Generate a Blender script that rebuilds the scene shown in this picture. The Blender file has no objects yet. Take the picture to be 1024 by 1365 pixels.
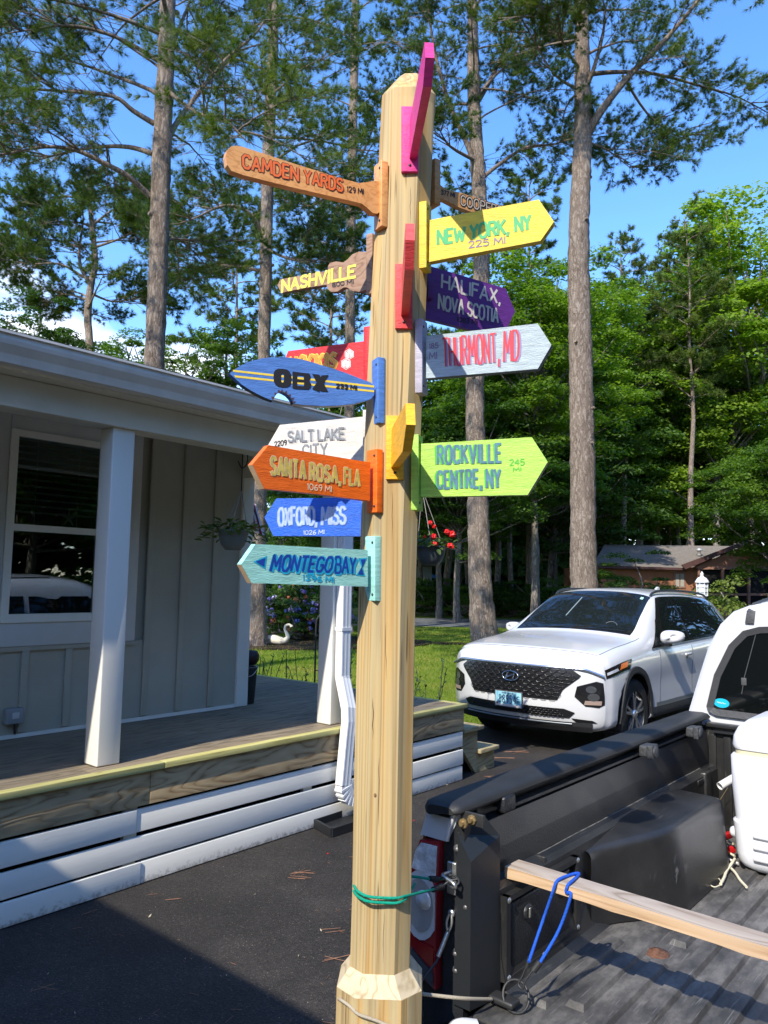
import bpy, math, random
import numpy as np
from mathutils import Vector, Matrix
SC = bpy.context.scene
COL = SC.collection
rad = math.radians
# ------------------------------------------------------------ camera
PITCH, ROLL, FPX, CZ = rad(5.21), rad(1.03), 1025.0, 1.7
Fv = Vector((0, math.cos(PITCH), math.sin(PITCH)))
R0 = Vector((1, 0, 0)); U0 = Vector((0, -math.sin(PITCH), math.cos(PITCH)))
Rv = R0*math.cos(ROLL) + U0*math.sin(ROLL)
Uv = U0*math.cos(ROLL) - R0*math.sin(ROLL)
CP = Vector((0, 0, CZ))
cam = bpy.data.cameras.new('camera'); camo = bpy.data.objects.new('camera', cam); COL.objects.link(camo)
cam.sensor_fit = 'VERTICAL'; cam.sensor_height = 36; cam.sensor_width = 27
cam.lens = 36*FPX/1365; cam.clip_start = .05; cam.clip_end = 2000
mw = Matrix((( Rv.x, Uv.x, -Fv.x, 0), (Rv.y, Uv.y, -Fv.y, 0), (Rv.z, Uv.z, -Fv.z, CZ), (0, 0, 0, 1)))
camo.matrix_world = mw
SC.camera = camo
# ------------------------------------------------------------ light
SUN_AZ, SUN_EL = 210.5, 43
SC.view_settings.view_transform = 'Standard'; SC.view_settings.look = 'None'
SC.view_settings.gamma = 1; SC.view_settings.use_curve_mapping = False
SC.view_settings.exposure = 0.84
W = bpy.data.worlds.new('World'); SC.world = W; W.use_nodes = True
wn, wl = W.node_tree.nodes, W.node_tree.links
wn.clear()
sky = wn.new('ShaderNodeTexSky'); sky.sky_type = 'NISHITA'; sky.sun_disc = False
sky.sun_elevation = rad(SUN_EL); sky.sun_rotation = rad(SUN_AZ)
sky.altitude = 0; sky.air_density = 1.0; sky.dust_density = 0.3; sky.ozone_density = 3.0
hs = wn.new('ShaderNodeHueSaturation'); hs.inputs['Saturation'].default_value = 1.2; hs.inputs['Value'].default_value = 1.75
tint = wn.new('ShaderNodeMixRGB'); tint.blend_type = 'MULTIPLY'; tint.inputs[0].default_value = 1; tint.inputs[2].default_value = (1.02, .985, 1.06, 1)
wl.new(sky.outputs[0], tint.inputs[1]); wl.new(tint.outputs[0], hs.inputs['Color'])
# soft white summer clouds, low in the sky
tc = wn.new('ShaderNodeTexCoord'); mp = wn.new('ShaderNodeMapping'); mp.inputs['Scale'].default_value = (1, 1, 2.4)
mp.inputs['Location'].default_value = (.35, .1, 0)
nz = wn.new('ShaderNodeTexNoise'); nz.inputs['Scale'].default_value = 2.6; nz.inputs['Detail'].default_value = 6; nz.inputs['Roughness'].default_value = .55
rp = wn.new('ShaderNodeValToRGB'); rp.color_ramp.elements[0].position = .48; rp.color_ramp.elements[1].position = .62
sx = wn.new('ShaderNodeSeparateXYZ'); mr = wn.new('ShaderNodeMapRange')
mr.inputs['From Min'].default_value = .62; mr.inputs['From Max'].default_value = .3
mm = wn.new('ShaderNodeMath'); mm.operation = 'MULTIPLY'
mxc = wn.new('ShaderNodeMixRGB'); mxc.inputs[2].default_value = (8.5, 8.8, 9.2, 1)
wl.new(tc.outputs['Generated'], mp.inputs[0]); wl.new(mp.outputs[0], nz.inputs['Vector']); wl.new(nz.outputs['Fac'], rp.inputs[0])
wl.new(tc.outputs['Generated'], sx.inputs[0]); wl.new(sx.outputs['Z'], mr.inputs['Value'])
wl.new(rp.outputs[0], mm.inputs[0]); wl.new(mr.outputs[0], mm.inputs[1])
mr2 = wn.new('ShaderNodeMapRange'); mr2.inputs['From Min'].default_value = -.05; mr2.inputs['From Max'].default_value = -.22
mm2 = wn.new('ShaderNodeMath'); mm2.operation = 'MULTIPLY'
wl.new(sx.outputs['X'], mr2.inputs['Value']); wl.new(mm.outputs[0], mm2.inputs[0]); wl.new(mr2.outputs[0], mm2.inputs[1])
wl.new(mm2.outputs[0], mxc.inputs[0]); wl.new(hs.outputs[0], mxc.inputs[1])
bg = wn.new('ShaderNodeBackground'); bg.inputs['Strength'].default_value = 0.13
wo = wn.new('ShaderNodeOutputWorld')
wl.new(mxc.outputs[0], bg.inputs[0]); wl.new(bg.outputs[0], wo.inputs[0])
sl = bpy.data.lights.new('sun', 'SUN'); sl.energy = 3.9; sl.angle = rad(.5); sl.color = (1, .94, .82)
so = bpy.data.objects.new('sun', sl); COL.objects.link(so)
sd = Vector((math.sin(rad(SUN_AZ))*math.cos(rad(SUN_EL)), math.cos(rad(SUN_AZ))*math.cos(rad(SUN_EL)), math.sin(rad(SUN_EL))))
so.rotation_euler = sd.to_track_quat('Z', 'Y').to_euler(); so.location = (-3, -8, 12)

# ------------------------------------------------------------ helpers
def ray(x, y): return Fv + Rv*((x-512)/FPX) + Uv*((682.5-y)/FPX)
def onz(x, y, z): d = ray(x, y); return CP + d*((z-CZ)/d.z)
def ony(x, y, Y): d = ray(x, y); return CP + d*(Y/d.y)
def onp(x, y, P0, n): d = ray(x, y); return CP + d*((P0-CP).dot(n)/d.dot(n))
def azv(az): return Vector((math.sin(rad(az)), math.cos(rad(az)), 0))

MATS = {}
def nodes_of(m):
    m.use_nodes = True
    return m.node_tree.nodes, m.node_tree.links, m.node_tree.nodes['Principled BSDF']
def M(name, col, rough=.6, spec=.5, metal=0., var=None, bump=None, coat=0., stretch=(1, 1, 1), emit=None, col2=None, alpha=None):
    if name in MATS: return MATS[name]
    m = bpy.data.materials.new(name); n, l, b = nodes_of(m)
    b.inputs['Base Color'].default_value = (*col, 1); b.inputs['Roughness'].default_value = rough
    b.inputs['Specular IOR Level'].default_value = spec; b.inputs['Metallic'].default_value = metal
    b.inputs['Coat Weight'].default_value = coat; b.inputs['Coat Roughness'].default_value = .04
    if var or bump:
        tc = n.new('ShaderNodeTexCoord'); mp = n.new('ShaderNodeMapping'); mp.inputs['Scale'].default_value = stretch
        l.new(tc.outputs['Object'], mp.inputs[0])
    if var:
        sc, am = var[0], var[1]
        nz = n.new('ShaderNodeTexNoise'); nz.inputs['Scale'].default_value = sc; nz.inputs['Detail'].default_value = 6
        nz.inputs['Roughness'].default_value = .6
        l.new(mp.outputs[0], nz.inputs['Vector'])
        r = n.new('ShaderNodeValToRGB'); r.color_ramp.elements[0].position = .3; r.color_ramp.elements[1].position = .7
        c2 = col2 or tuple(min(1, c*(1+am)) for c in col)
        c1 = tuple(c*(1-am) for c in col)
        r.color_ramp.elements[0].color = (*c1, 1); r.color_ramp.elements[1].color = (*c2, 1)
        l.new(nz.outputs['Fac'], r.inputs[0]); l.new(r.outputs[0], b.inputs['Base Color'])
    if bump:
        nb = n.new('ShaderNodeTexNoise'); nb.inputs['Scale'].default_value = bump[0]; nb.inputs['Detail'].default_value = 5
        l.new(mp.outputs[0], nb.inputs['Vector'])
        bu = n.new('ShaderNodeBump'); bu.inputs['Strength'].default_value = bump[1]; bu.inputs['Distance'].default_value = bump[2] if len(bump) > 2 else .01
        l.new(nb.outputs['Fac'], bu.inputs['Height']); l.new(bu.outputs[0], b.inputs['Normal'])
    MATS[name] = m
    return m
def ramp(n, pts):
    r = n.new('ShaderNodeValToRGB'); e = r.color_ramp.elements
    while len(e) < len(pts): e.new(.5)
    for el, (p, c) in zip(e, pts): el.position = p; el.color = (*c, 1)
    return r
def wood(name, cols, axis='z', freq=9, along=.35, rough=.7, bump=.25, dist=3., knots=0, streak=0):
    """cut timber: wandering annual lines running along one local axis"""
    if name in MATS: return MATS[name]
    m = bpy.data.materials.new(name); n, l, b = nodes_of(m)
    tc = n.new('ShaderNodeTexCoord'); mp = n.new('ShaderNodeMapping')
    s = [1, 1, 1]; s['xyz'.index(axis)] = along/ (freq/9)*.25
    mp.inputs['Scale'].default_value = s
    l.new(tc.outputs['Object'], mp.inputs[0])
    n1 = n.new('ShaderNodeTexNoise'); n1.inputs['Scale'].default_value = freq*.9; n1.inputs['Detail'].default_value = 2; n1.inputs['Distortion'].default_value = .3
    l.new(mp.outputs[0], n1.inputs['Vector'])
    m1 = n.new('ShaderNodeMath'); m1.operation = 'MULTIPLY'; m1.inputs[1].default_value = dist*4
    l.new(n1.outputs['Fac'], m1.inputs[0])
    m2 = n.new('ShaderNodeMath'); m2.operation = 'FRACT'
    l.new(m1.outputs[0], m2.inputs[0])
    pp = n.new('ShaderNodeMath'); pp.operation = 'PINGPONG'; pp.inputs[1].default_value = .5
    l.new(m1.outputs[0], pp.inputs[0])
    n2 = n.new('ShaderNodeTexNoise'); n2.inputs['Scale'].default_value = freq*7; n2.inputs['Detail'].default_value = 4
    l.new(mp.outputs[0], n2.inputs['Vector'])
    r = ramp(n, [(.0, cols[0]), (.3, cols[1]), (1, cols[2])])
    ad = n.new('ShaderNodeMath'); ad.operation = 'MULTIPLY_ADD'; ad.inputs[1].default_value = 1.25
    sb = n.new('ShaderNodeMath'); sb.operation = 'MULTIPLY_ADD'; sb.inputs[1].default_value = .7; sb.inputs[2].default_value = -.25
    l.new(n2.outputs['Fac'], sb.inputs[0]); l.new(pp.outputs[0], ad.inputs[0]); l.new(sb.outputs[0], ad.inputs[2])
    l.new(ad.outputs[0], r.inputs[0])
    if streak:
        mq = n.new('ShaderNodeMapping'); mq.inputs['Scale'].default_value = [1 if i != 'xyz'.index(axis) else .03 for i in range(3)]; mq.inputs['Location'].default_value = (.3, .1, .7)
        l.new(tc.outputs['Object'], mq.inputs[0]); nq = n.new('ShaderNodeTexNoise'); nq.inputs['Scale'].default_value = 34; nq.inputs['Detail'].default_value = 3; l.new(mq.outputs[0], nq.inputs['Vector'])
        rq = ramp(n, [(.34, (.80, .80, .84)), (.5, (1, 1, 1)), (.60, (1.08, .95, .78)), (.72, (1.03, .80, .56))]); l.new(nq.outputs['Fac'], rq.inputs[0])
        nc_ = n.new('ShaderNodeTexNoise'); nc_.inputs['Scale'].default_value = 120; nc_.inputs['Detail'].default_value = 2; l.new(mq.outputs[0], nc_.inputs['Vector'])
        rc = ramp(n, [(.30, (.45, .40, .35)), (.345, (1, 1, 1))]); l.new(nc_.outputs['Fac'], rc.inputs[0])
        ms = n.new('ShaderNodeMixRGB'); ms.blend_type = 'MULTIPLY'; ms.inputs[0].default_value = 1; l.new(rq.outputs[0], ms.inputs[1]); l.new(rc.outputs[0], ms.inputs[2])
        ms2 = n.new('ShaderNodeMixRGB'); ms2.blend_type = 'MULTIPLY'; ms2.inputs[0].default_value = 1; l.new(r.outputs[0], ms2.inputs[1]); l.new(ms.outputs[0], ms2.inputs[2]); r = ms2
    n3 = n.new('ShaderNodeTexNoise'); n3.inputs['Scale'].default_value = 2.2; n3.inputs['Detail'].default_value = 3
    mp3 = n.new('ShaderNodeMapping'); mp3.inputs['Scale'].default_value = [1 if i != 'xyz'.index(axis) else .35 for i in range(3)]
    l.new(tc.outputs['Object'], mp3.inputs[0]); l.new(mp3.outputs[0], n3.inputs['Vector'])
    r3 = ramp(n, [(.35, (.78, .78, .8)), (.65, (1.12, 1.08, 1.0))])
    l.new(n3.outputs['Fac'], r3.inputs[0])
    mx = n.new('ShaderNodeMixRGB'); mx.blend_type = 'MULTIPLY'; mx.inputs[0].default_value = 1
    l.new(r.outputs[0], mx.inputs[1]); l.new(r3.outputs[0], mx.inputs[2])
    out = mx
    if knots:
        v = n.new('ShaderNodeTexVoronoi'); v.inputs['Scale'].default_value = knots
        mk = n.new('ShaderNodeMapping'); mk.inputs['Scale'].default_value = [1 if i != 'xyz'.index(axis) else .5 for i in range(3)]
        l.new(tc.outputs['Object'], mk.inputs[0]); l.new(mk.outputs[0], v.inputs['Vector'])
        rk = ramp(n, [(.05, (.30, .2, .12)), (.085, (1, 1, 1))])
        l.new(v.outputs['Distance'], rk.inputs[0])
        mx2 = n.new('ShaderNodeMixRGB'); mx2.blend_type = 'MULTIPLY'; mx2.inputs[0].default_value = 1
        l.new(mx.outputs[0], mx2.inputs[1]); l.new(rk.outputs[0], mx2.inputs[2]); out = mx2
    l.new(out.outputs[0], b.inputs['Base Color'])
    b.inputs['Roughness'].default_value = rough; b.inputs['Specular IOR Level'].default_value = .25
    bu = n.new('ShaderNodeBump'); bu.inputs['Strength'].default_value = bump; bu.inputs['Distance'].default_value = .002
    l.new(ad.outputs[0], bu.inputs['Height']); l.new(bu.outputs[0], b.inputs['Normal'])
    MATS[name] = m
    return m

WM = {}
def setp(o, label=None, cat=None, group=None, kind=None):
    if label: o['label'] = label
    if cat: o['category'] = cat
    if group: o['group'] = group
    if kind: o['kind'] = kind
    return o
def thing(name, label, cat, loc=(0, 0, 0), az=0., group=None):
    """Empty at the thing's base; local +y looks along compass bearing az"""
    o = bpy.data.objects.new(name, None); COL.objects.link(o); o.empty_display_size = .2
    o.location = loc; o.rotation_euler = (0, 0, -rad(az))
    WM[o.name] = Matrix.Translation(Vector(loc)) @ Matrix.Rotation(-rad(az), 4, 'Z')
    return setp(o, label, cat, group)
class MB:
    def __init__(s): s.v = []; s.f = []; s.sm = []
    def add(s, vs, fs, sm=False):
        b = len(s.v); s.v += [Vector(v) for v in vs]; s.f += [tuple(b+i for i in f) for f in fs]; s.sm += [sm]*len(fs)
        return s
    def box(s, a, b):
        x0, y0, z0 = a; x1, y1, z1 = b
        return s.add([(x0,y0,z0),(x1,y0,z0),(x1,y1,z0),(x0,y1,z0),(x0,y0,z1),(x1,y0,z1),(x1,y1,z1),(x0,y1,z1)],
                     [(0,3,2,1),(4,5,6,7),(0,1,5,4),(1,2,6,5),(2,3,7,6),(3,0,4,7)])
    def obox(s, c, X, Y, Z, hx, hy, hz, bev=0.):
        """oriented box from centre, axes and half sizes; bev chamfers all edges"""
        c, X, Y, Z = Vector(c), Vector(X), Vector(Y), Vector(Z)
        if not bev:
            vs = [c+X*hx*i+Y*hy*j+Z*hz*k for k in (-1,1) for j in (-1,1) for i in (-1,1)]
            return s.add(vs, [(0,2,3,1),(4,5,7,6),(0,1,5,4),(1,3,7,5),(3,2,6,7),(2,0,4,6)])
        bm = __import__('bmesh').new()
        vs = [bm.verts.new(c+X*hx*i+Y*hy*j+Z*hz*k) for k in (-1,1) for j in (-1,1) for i in (-1,1)]
        for f in [(0,2,3,1),(4,5,7,6),(0,1,5,4),(1,3,7,5),(3,2,6,7),(2,0,4,6)]: bm.faces.new([vs[i] for i in f])
        import bmesh
        bmesh.ops.bevel(bm, geom=bm.edges[:], offset=bev, segments=2, profile=.6, affect='EDGES')
        bm.verts.index_update()
        s.add([v.co.copy() for v in bm.verts], [tuple(v.index for v in f.verts) for f in bm.faces], True); bm.free()
        return s
    def prism(s, poly, off):
        off = Vector(off); n = len(poly); p = [Vector(q) for q in poly]
        return s.add(p + [q+off for q in p], [tuple(range(n)), tuple(range(2*n-1, n-1, -1))] + [(i, i+n, (i+1) % n+n, (i+1) % n) for i in range(n)])
    def poly(s, pts): return s.add(pts, [tuple(range(len(pts)))])
    def tube(s, pts, r, n=8, closed=False, cap=True, sm=True):
        pts = [Vector(p) for p in pts]; m = len(pts)
        if not hasattr(r, '__len__'): r = [r]*m
        vs = []; prev = None
        for i, p in enumerate(pts):
            a = pts[(i-1) % m] if (i > 0 or closed) else p; b = pts[(i+1) % m] if (i < m-1 or closed) else p
            t = (b-a).normalized()
            if prev is None:
                x = t.cross(Vector((0, 0, 1)))
                if x.length < .1: x = t.cross(Vector((1, 0, 0)))
            else: x = prev - t*prev.dot(t)
            x.normalize(); prev = x; y = t.cross(x)
            vs += [p + (x*math.cos(2*math.pi*k/n) + y*math.sin(2*math.pi*k/n))*r[i] for k in range(n)]
        fs = []
        for i in range(m if closed else m-1):
            j = (i+1) % m
            fs += [(i*n+k, i*n+(k+1) % n, j*n+(k+1) % n, j*n+k) for k in range(n)]
        s.add(vs, fs, sm)
        if cap and not closed:
            s.add(vs[:n], [tuple(range(n-1, -1, -1))]); s.add(vs[-n:], [tuple(range(n))])
        return s
    def lathe(s, prof, c=(0, 0, 0), X=(1, 0, 0), Y=(0, 1, 0), Z=(0, 0, 1), n=24, sm=True):
        c, X, Y, Z = Vector(c), Vector(X), Vector(Y), Vector(Z); vs = []
        for r, z in prof: vs += [c + Z*z + (X*math.cos(2*math.pi*k/n) + Y*math.sin(2*math.pi*k/n))*r for k in range(n)]
        fs = [(i*n+k, i*n+(k+1) % n, (i+1)*n+(k+1) % n, (i+1)*n+k) for i in range(len(prof)-1) for k in range(n)]
        return s.add(vs, fs, sm)
    def grid(s, f, nu, nv, sm=True):
        vs = [f(i/nu, j/nv) for j in range(nv+1) for i in range(nu+1)]
        return s.add(vs, [(j*(nu+1)+i, j*(nu+1)+i+1, (j+1)*(nu+1)+i+1, (j+1)*(nu+1)+i) for j in range(nv) for i in range(nu)], sm)
    def build(s, name, mat, parent=None, local=False, fixn=True, merge=0):
        me = bpy.data.meshes.new(name)
        vs = s.v
        wm = WM.get(parent.name) if parent else None
        if parent and not local and wm is not None:
            inv = wm.inverted(); vs = [inv @ v for v in vs]
        me.from_pydata([tuple(v) for v in vs], [], s.f)
        for mt in (mat if isinstance(mat, (list, tuple)) else [mat]): me.materials.append(mt)
        me.polygons.foreach_set('use_smooth', s.sm)
        if fixn:
            import bmesh
            bm = bmesh.new(); bm.from_mesh(me)
            if merge: bmesh.ops.remove_doubles(bm, verts=bm.verts, dist=merge)
            bmesh.ops.recalc_face_normals(bm, faces=bm.faces); bm.to_mesh(me); bm.free()
        o = bpy.data.objects.new(name, me); COL.objects.link(o)
        if parent: o.parent = parent; WM[o.name] = wm
        else: WM[o.name] = Matrix.Identity(4)
        return o
def smooth_pts(pts, k=6, closed=False):
    P = [Vector(p) for p in pts]; n = len(P); out = []
    rng = range(n) if closed else range(n-1)
    for i in rng:
        a = P[(i-1) % n] if closed else P[max(i-1, 0)]; b = P[i]; c = P[(i+1) % n]; d = P[(i+2) % n] if closed else P[min(i+2, n-1)]
        for t in range(k):
            u = t/k
            out.append(.5*((2*b) + (c-a)*u + (2*a-5*b+4*c-d)*u*u + (3*b-a-3*c+d)*u**3))
    if not closed: out.append(P[-1])
    return out
def fastmesh(name, verts, nper, mat, parent=None, world=True):
    """numpy (N*nper,3) vertices, faces of nper corners each"""
    N = len(verts)//nper
    v = np.asarray(verts, dtype=np.float32)
    if parent is not None and world:
        inv = np.array(WM[parent.name].inverted()); v = (v @ inv[:3, :3].T + inv[:3, 3]).astype(np.float32)
    me = bpy.data.meshes.new(name)
    me.vertices.add(len(v)); me.vertices.foreach_set('co', v.ravel())
    me.loops.add(len(v)); me.loops.foreach_set('vertex_index', np.arange(len(v), dtype=np.int32))
    me.polygons.add(N); me.polygons.foreach_set('loop_start', np.arange(0, N*nper, nper, dtype=np.int32))
    me.polygons.foreach_set('loop_total', np.full(N, nper, dtype=np.int32))
    me.update(calc_edges=True); me.materials.append(mat)
    o = bpy.data.objects.new(name, me); COL.objects.link(o)
    if parent is not None: o.parent = parent; WM[o.name] = WM.get(parent.name)
    return o

# ---------------------------------------------------------- lettering: single strokes painted with a flat brush
GL = {
'A':(.62,[[(0,0),(.31,1),(.62,0)],[(.12,.34),(.5,.34)]]),
'B':(.54,[[(0,0),(0,1),(.34,1),(.48,.9),(.48,.64),(.34,.54),(0,.54)],[(.34,.54),(.54,.42),(.54,.13),(.38,0),(0,0)]]),
'C':(.54,[[(.54,.8),(.42,.98),(.16,.98),(0,.78),(0,.2),(.16,.02),(.42,.02),(.54,.2)]]),
'D':(.56,[[(0,0),(0,1),(.3,1),(.5,.84),(.56,.5),(.5,.16),(.3,0),(0,0)]]),
'E':(.48,[[(.48,1),(0,1),(0,0),(.48,0)],[(0,.52),(.4,.52)]]),
'F':(.48,[[(.48,1),(0,1),(0,0)],[(0,.54),(.4,.54)]]),
'G':(.58,[[(.56,.8),(.42,.98),(.16,.98),(0,.78),(0,.2),(.16,.02),(.44,.02),(.58,.18),(.58,.46),(.32,.46)]]),
'H':(.56,[[(0,0),(0,1)],[(.56,0),(.56,1)],[(0,.5),(.56,.5)]]),
'I':(.06,[[(.03,0),(.03,1)]]),
'J':(.42,[[(.42,1),(.42,.18),(.28,.0),(.1,.02),(0,.2)]]),
'K':(.56,[[(0,0),(0,1)],[(.54,1),(.02,.42)],[(.16,.58),(.56,0)]]),
'L':(.46,[[(0,1),(0,0),(.46,0)]]),
'M':(.74,[[(0,0),(.06,1),(.37,.3),(.68,1),(.74,0)]]),
'N':(.58,[[(0,0),(0,1),(.58,0),(.58,1)]]),
'O':(.62,[[(.18,1),(.02,.78),(0,.25),(.18,0),(.44,0),(.62,.25),(.6,.78),(.44,1),(.18,1)]]),
'P':(.52,[[(0,0),(0,1),(.36,1),(.52,.86),(.52,.62),(.36,.48),(0,.48)]]),
'R':(.54,[[(0,0),(0,1),(.36,1),(.5,.87),(.5,.64),(.36,.52),(0,.52)],[(.28,.52),(.54,0)]]),
'S':(.52,[[(.5,.82),(.38,.98),(.14,.98),(.01,.82),(.03,.62),(.18,.52),(.36,.47),(.51,.34),(.51,.16),(.38,.02),(.13,.02),(0,.18)]]),
'T':(.56,[[(0,1),(.56,1)],[(.28,1),(.28,0)]]),
'U':(.56,[[(0,1),(0,.22),(.14,0),(.42,0),(.56,.22),(.56,1)]]),
'V':(.6,[[(0,1),(.3,0),(.6,1)]]),
'W':(.82,[[(0,1),(.2,0),(.41,.72),(.62,0),(.82,1)]]),
'X':(.58,[[(0,0),(.56,1)],[(.02,1),(.58,0)]]),
'Y':(.58,[[(0,1),(.29,.48),(.58,1)],[(.29,.48),(.29,0)]]),
'0':(.5,[[(.15,1),(0,.75),(0,.25),(.15,0),(.35,0),(.5,.25),(.5,.75),(.35,1),(.15,1)]]),
'1':(.16,[[(0,.82),(.12,1),(.12,0)]]),
'2':(.5,[[(0,.78),(.1,.97),(.36,1),(.48,.8),(.42,.56),(.02,0),(.52,.02)]]),
'3':(.48,[[(0,.86),(.16,1),(.38,.98),(.46,.8),(.38,.6),(.18,.54)],[(.38,.6),(.18,.54),(.4,.48),(.48,.26),(.36,.04),(.14,0),(0,.12)]]),
'4':(.52,[[(.4,0),(.4,1),(0,.34),(.54,.34)]]),
'5':(.5,[[(.46,1),(.08,1),(.04,.56),(.3,.62),(.48,.46),(.46,.16),(.28,0),(0,.06)]]),
'6':(.5,[[(.42,.96),(.16,.76),(.02,.36),(.1,.06),(.32,0),(.5,.16),(.46,.42),(.24,.5),(.04,.34)]]),
'7':(.46,[[(0,.97),(.46,1),(.14,0)]]),
'8':(.5,[[(.25,.53),(.06,.66),(.06,.88),(.25,1),(.44,.88),(.44,.66),(.25,.53),(.02,.36),(.02,.12),(.25,0),(.48,.12),(.48,.36),(.25,.53)]]),
'9':(.48,[[(.46,.62),(.26,.48),(.06,.58),(.02,.84),(.2,1),(.4,.96),(.47,.7),(.42,.3),(.24,0)]]),
',':(.1,[[(.07,.1),(.02,-.16)]]),
'.':(.06,[[(.02,.0),(.05,.03)]]),
'g':(.5,[[(.46,.6),(.2,.66),(.02,.45),(.08,.14),(.3,.08),(.46,.3),(.5,.66),(.46,-.16),(.22,-.3),(.04,-.16)]]),
'e':(.46,[[(.04,.34),(.44,.42),(.4,.6),(.2,.68),(.02,.42),(.1,.08),(.3,.0),(.46,.12)]]),
'a':(.48,[[(.42,.58),(.2,.66),(.02,.42),(.08,.08),(.28,.04),(.42,.28),(.44,.66),(.48,.02)]]),
'v':(.42,[[(0,.66),(.2,0),(.42,.66)]]),
's':(.42,[[(.4,.6),(.2,.68),(.04,.52),(.2,.38),(.4,.22),(.28,.0),(.02,.06)]]),
}
def stroke_text(mb, txt, BL, BR, TL, width, nrm, lift=.0006, jit=.012, seed=1, gap=.16, serif=0, dx=0., dy=0.):
    """paint txt inside the parallelogram BL-BR-TL; every dab is a hair higher than the last"""
    rng = random.Random(seed); BL, BR, TL = Vector(BL), Vector(BR), Vector(TL)
    tot = 0; lay = []
    for ch in txt:
        if ch == ' ': tot += .32; continue
        w, st = GL[ch]; lay.append((tot, w, st)); tot += w+gap
    tot -= gap
    ex = (BR-BL); ey = (TL-BL); ux = ex.normalized(); k = 0
    for x0, w, st in lay:
        jy = rng.uniform(-jit, jit)*1.5; js = 1+rng.uniform(-jit, jit)*2
        if serif:
            st = st + [[(p[0]-.07, p[1]), (p[0]+.07, p[1])] for q in st for p in (q[0], q[-1]) if p[1] in (0, 1)]
        for q in st:
            P = [BL + ex*((x0+a[0]+rng.uniform(-jit, jit)+dx)/tot) + ey*(a[1]*js+jy+rng.uniform(-jit, jit)+dy) for a in q]
            for i in range(len(P)-1):
                a, b = P[i], P[i+1]; t = (b-a)
                if t.length < 1e-6: continue
                t.normalize(); sd_ = t.cross(nrm).normalized()*width*.5; z = nrm*(lift+k*.000012); k += 1
                wv = 1+rng.uniform(-.1, .1)
                mb.add([a+sd_*wv-t*width*.12+z, b+sd_+t*width*.12+z, b-sd_*wv+t*width*.12+z, a-sd_-t*width*.12+z], [(0, 1, 2, 3)])
                if i:
                    z = nrm*(lift+k*.000012); k += 1
                    o = sd_.normalized(); mb.add([a + (o*math.cos(c*math.pi/4)+t*math.sin(c*math.pi/4))*width*.5 + z for c in range(8)], [tuple(range(8))])
    return mb
# ============================================================ materials
WHITE = M('white_trim', (.79, .76, .67), .45, .4, var=(3, .06), bump=(60, .05))
WHITEP = M('white_painted_board', (.82, .79, .71), .5, .35, var=(5, .10), bump=(140, .05), stretch=(1, .1, 1))
# splashed dirt near the ground on the lowest boards
def add_dirt(m, zmax, col=(.20, .16, .12), sc=16, lo=.46):
    n, l = m.node_tree.nodes, m.node_tree.links; b = n['Principled BSDF']; src = b.inputs['Base Color'].links[0].from_socket
    tc = n.new('ShaderNodeTexCoord'); s = n.new('ShaderNodeSeparateXYZ'); l.new(tc.outputs['Object'], s.inputs[0])
    mr = n.new('ShaderNodeMapRange'); mr.inputs['From Min'].default_value = zmax; mr.inputs['From Max'].default_value = 0; l.new(s.outputs['Z'], mr.inputs['Value'])
    q = n.new('ShaderNodeTexNoise'); q.inputs['Scale'].default_value = sc; q.inputs['Detail'].default_value = 8; q.inputs['Roughness'].default_value = .7; l.new(tc.outputs['Object'], q.inputs['Vector'])
    a = n.new('ShaderNodeMath'); a.operation = 'MULTIPLY'; l.new(mr.outputs[0], a.inputs[0]); l.new(q.outputs['Fac'], a.inputs[1])
    r = ramp(n, [(lo-.12, (0, 0, 0)), (lo+.06, (1, 1, 1))]); l.new(a.outputs[0], r.inputs[0])
    x = n.new('ShaderNodeMixRGB'); x.inputs[2].default_value = (*col, 1); l.new(r.outputs[0], x.inputs[0]); l.new(src, x.inputs[1]); l.new(x.outputs[0], b.inputs['Base Color'])
add_dirt(WHITEP, .15, (.42, .38, .32), 30, .50)
GREYSID = M('grey_siding', (.41, .38, .30), .6, .3, var=(2.5, .07), bump=(120, .08))
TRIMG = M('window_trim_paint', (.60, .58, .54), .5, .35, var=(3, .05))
BEAMP = M('beam_paint', (.69, .65, .54), .5, .35, var=(2.5, .08), bump=(30, .06))
GUTW = M('gutter_metal', (.70, .68, .63), .35, .5, var=(6, .10), bump=(9, .15))
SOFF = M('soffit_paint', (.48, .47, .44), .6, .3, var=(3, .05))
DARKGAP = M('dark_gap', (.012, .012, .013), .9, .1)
VINYL = M('white_vinyl', (.78, .75, .67), .3, .5, bump=(15, .03))
DECKW = wood('deck_timber', [(.12, .095, .065), (.21, .17, .12), (.27, .225, .165)], 'y', 9, .5, .8, .5, 2.2)
LIPW = wood('deck_edge_timber', [(.30, .27, .10), (.44, .41, .16), (.50, .48, .22)], 'y', 8, .4, .75, .4, 2)
RIMW = wood('rim_joist_timber', [(.22, .14, .07), (.43, .32, .18), (.52, .41, .25)], 'y', 5, .55, .75, .5, 4, knots=2.2)
POSTW = wood('post_timber', [(.34, .235, .105), (.49, .37, .185), (.58, .47, .255)], 'z', 17, .13, .65, .3, 2.6, knots=3.6, streak=1)
ENDG = wood('post_end_grain', [(.36, .28, .16), (.56, .46, .30), (.62, .53, .36)], 'y', 11, 1., .7, .4, 2.5)
BLACKP = M('black_plastic', (.016, .017, .019), .42, .45, var=(12, .3), bump=(160, .25))
STEEL = M('zinc_steel', (.55, .54, .5), .35, .5, metal=.9, var=(20, .2))
BLKMET = M('black_metal', (.02, .02, .02), .5, .5)

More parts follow.
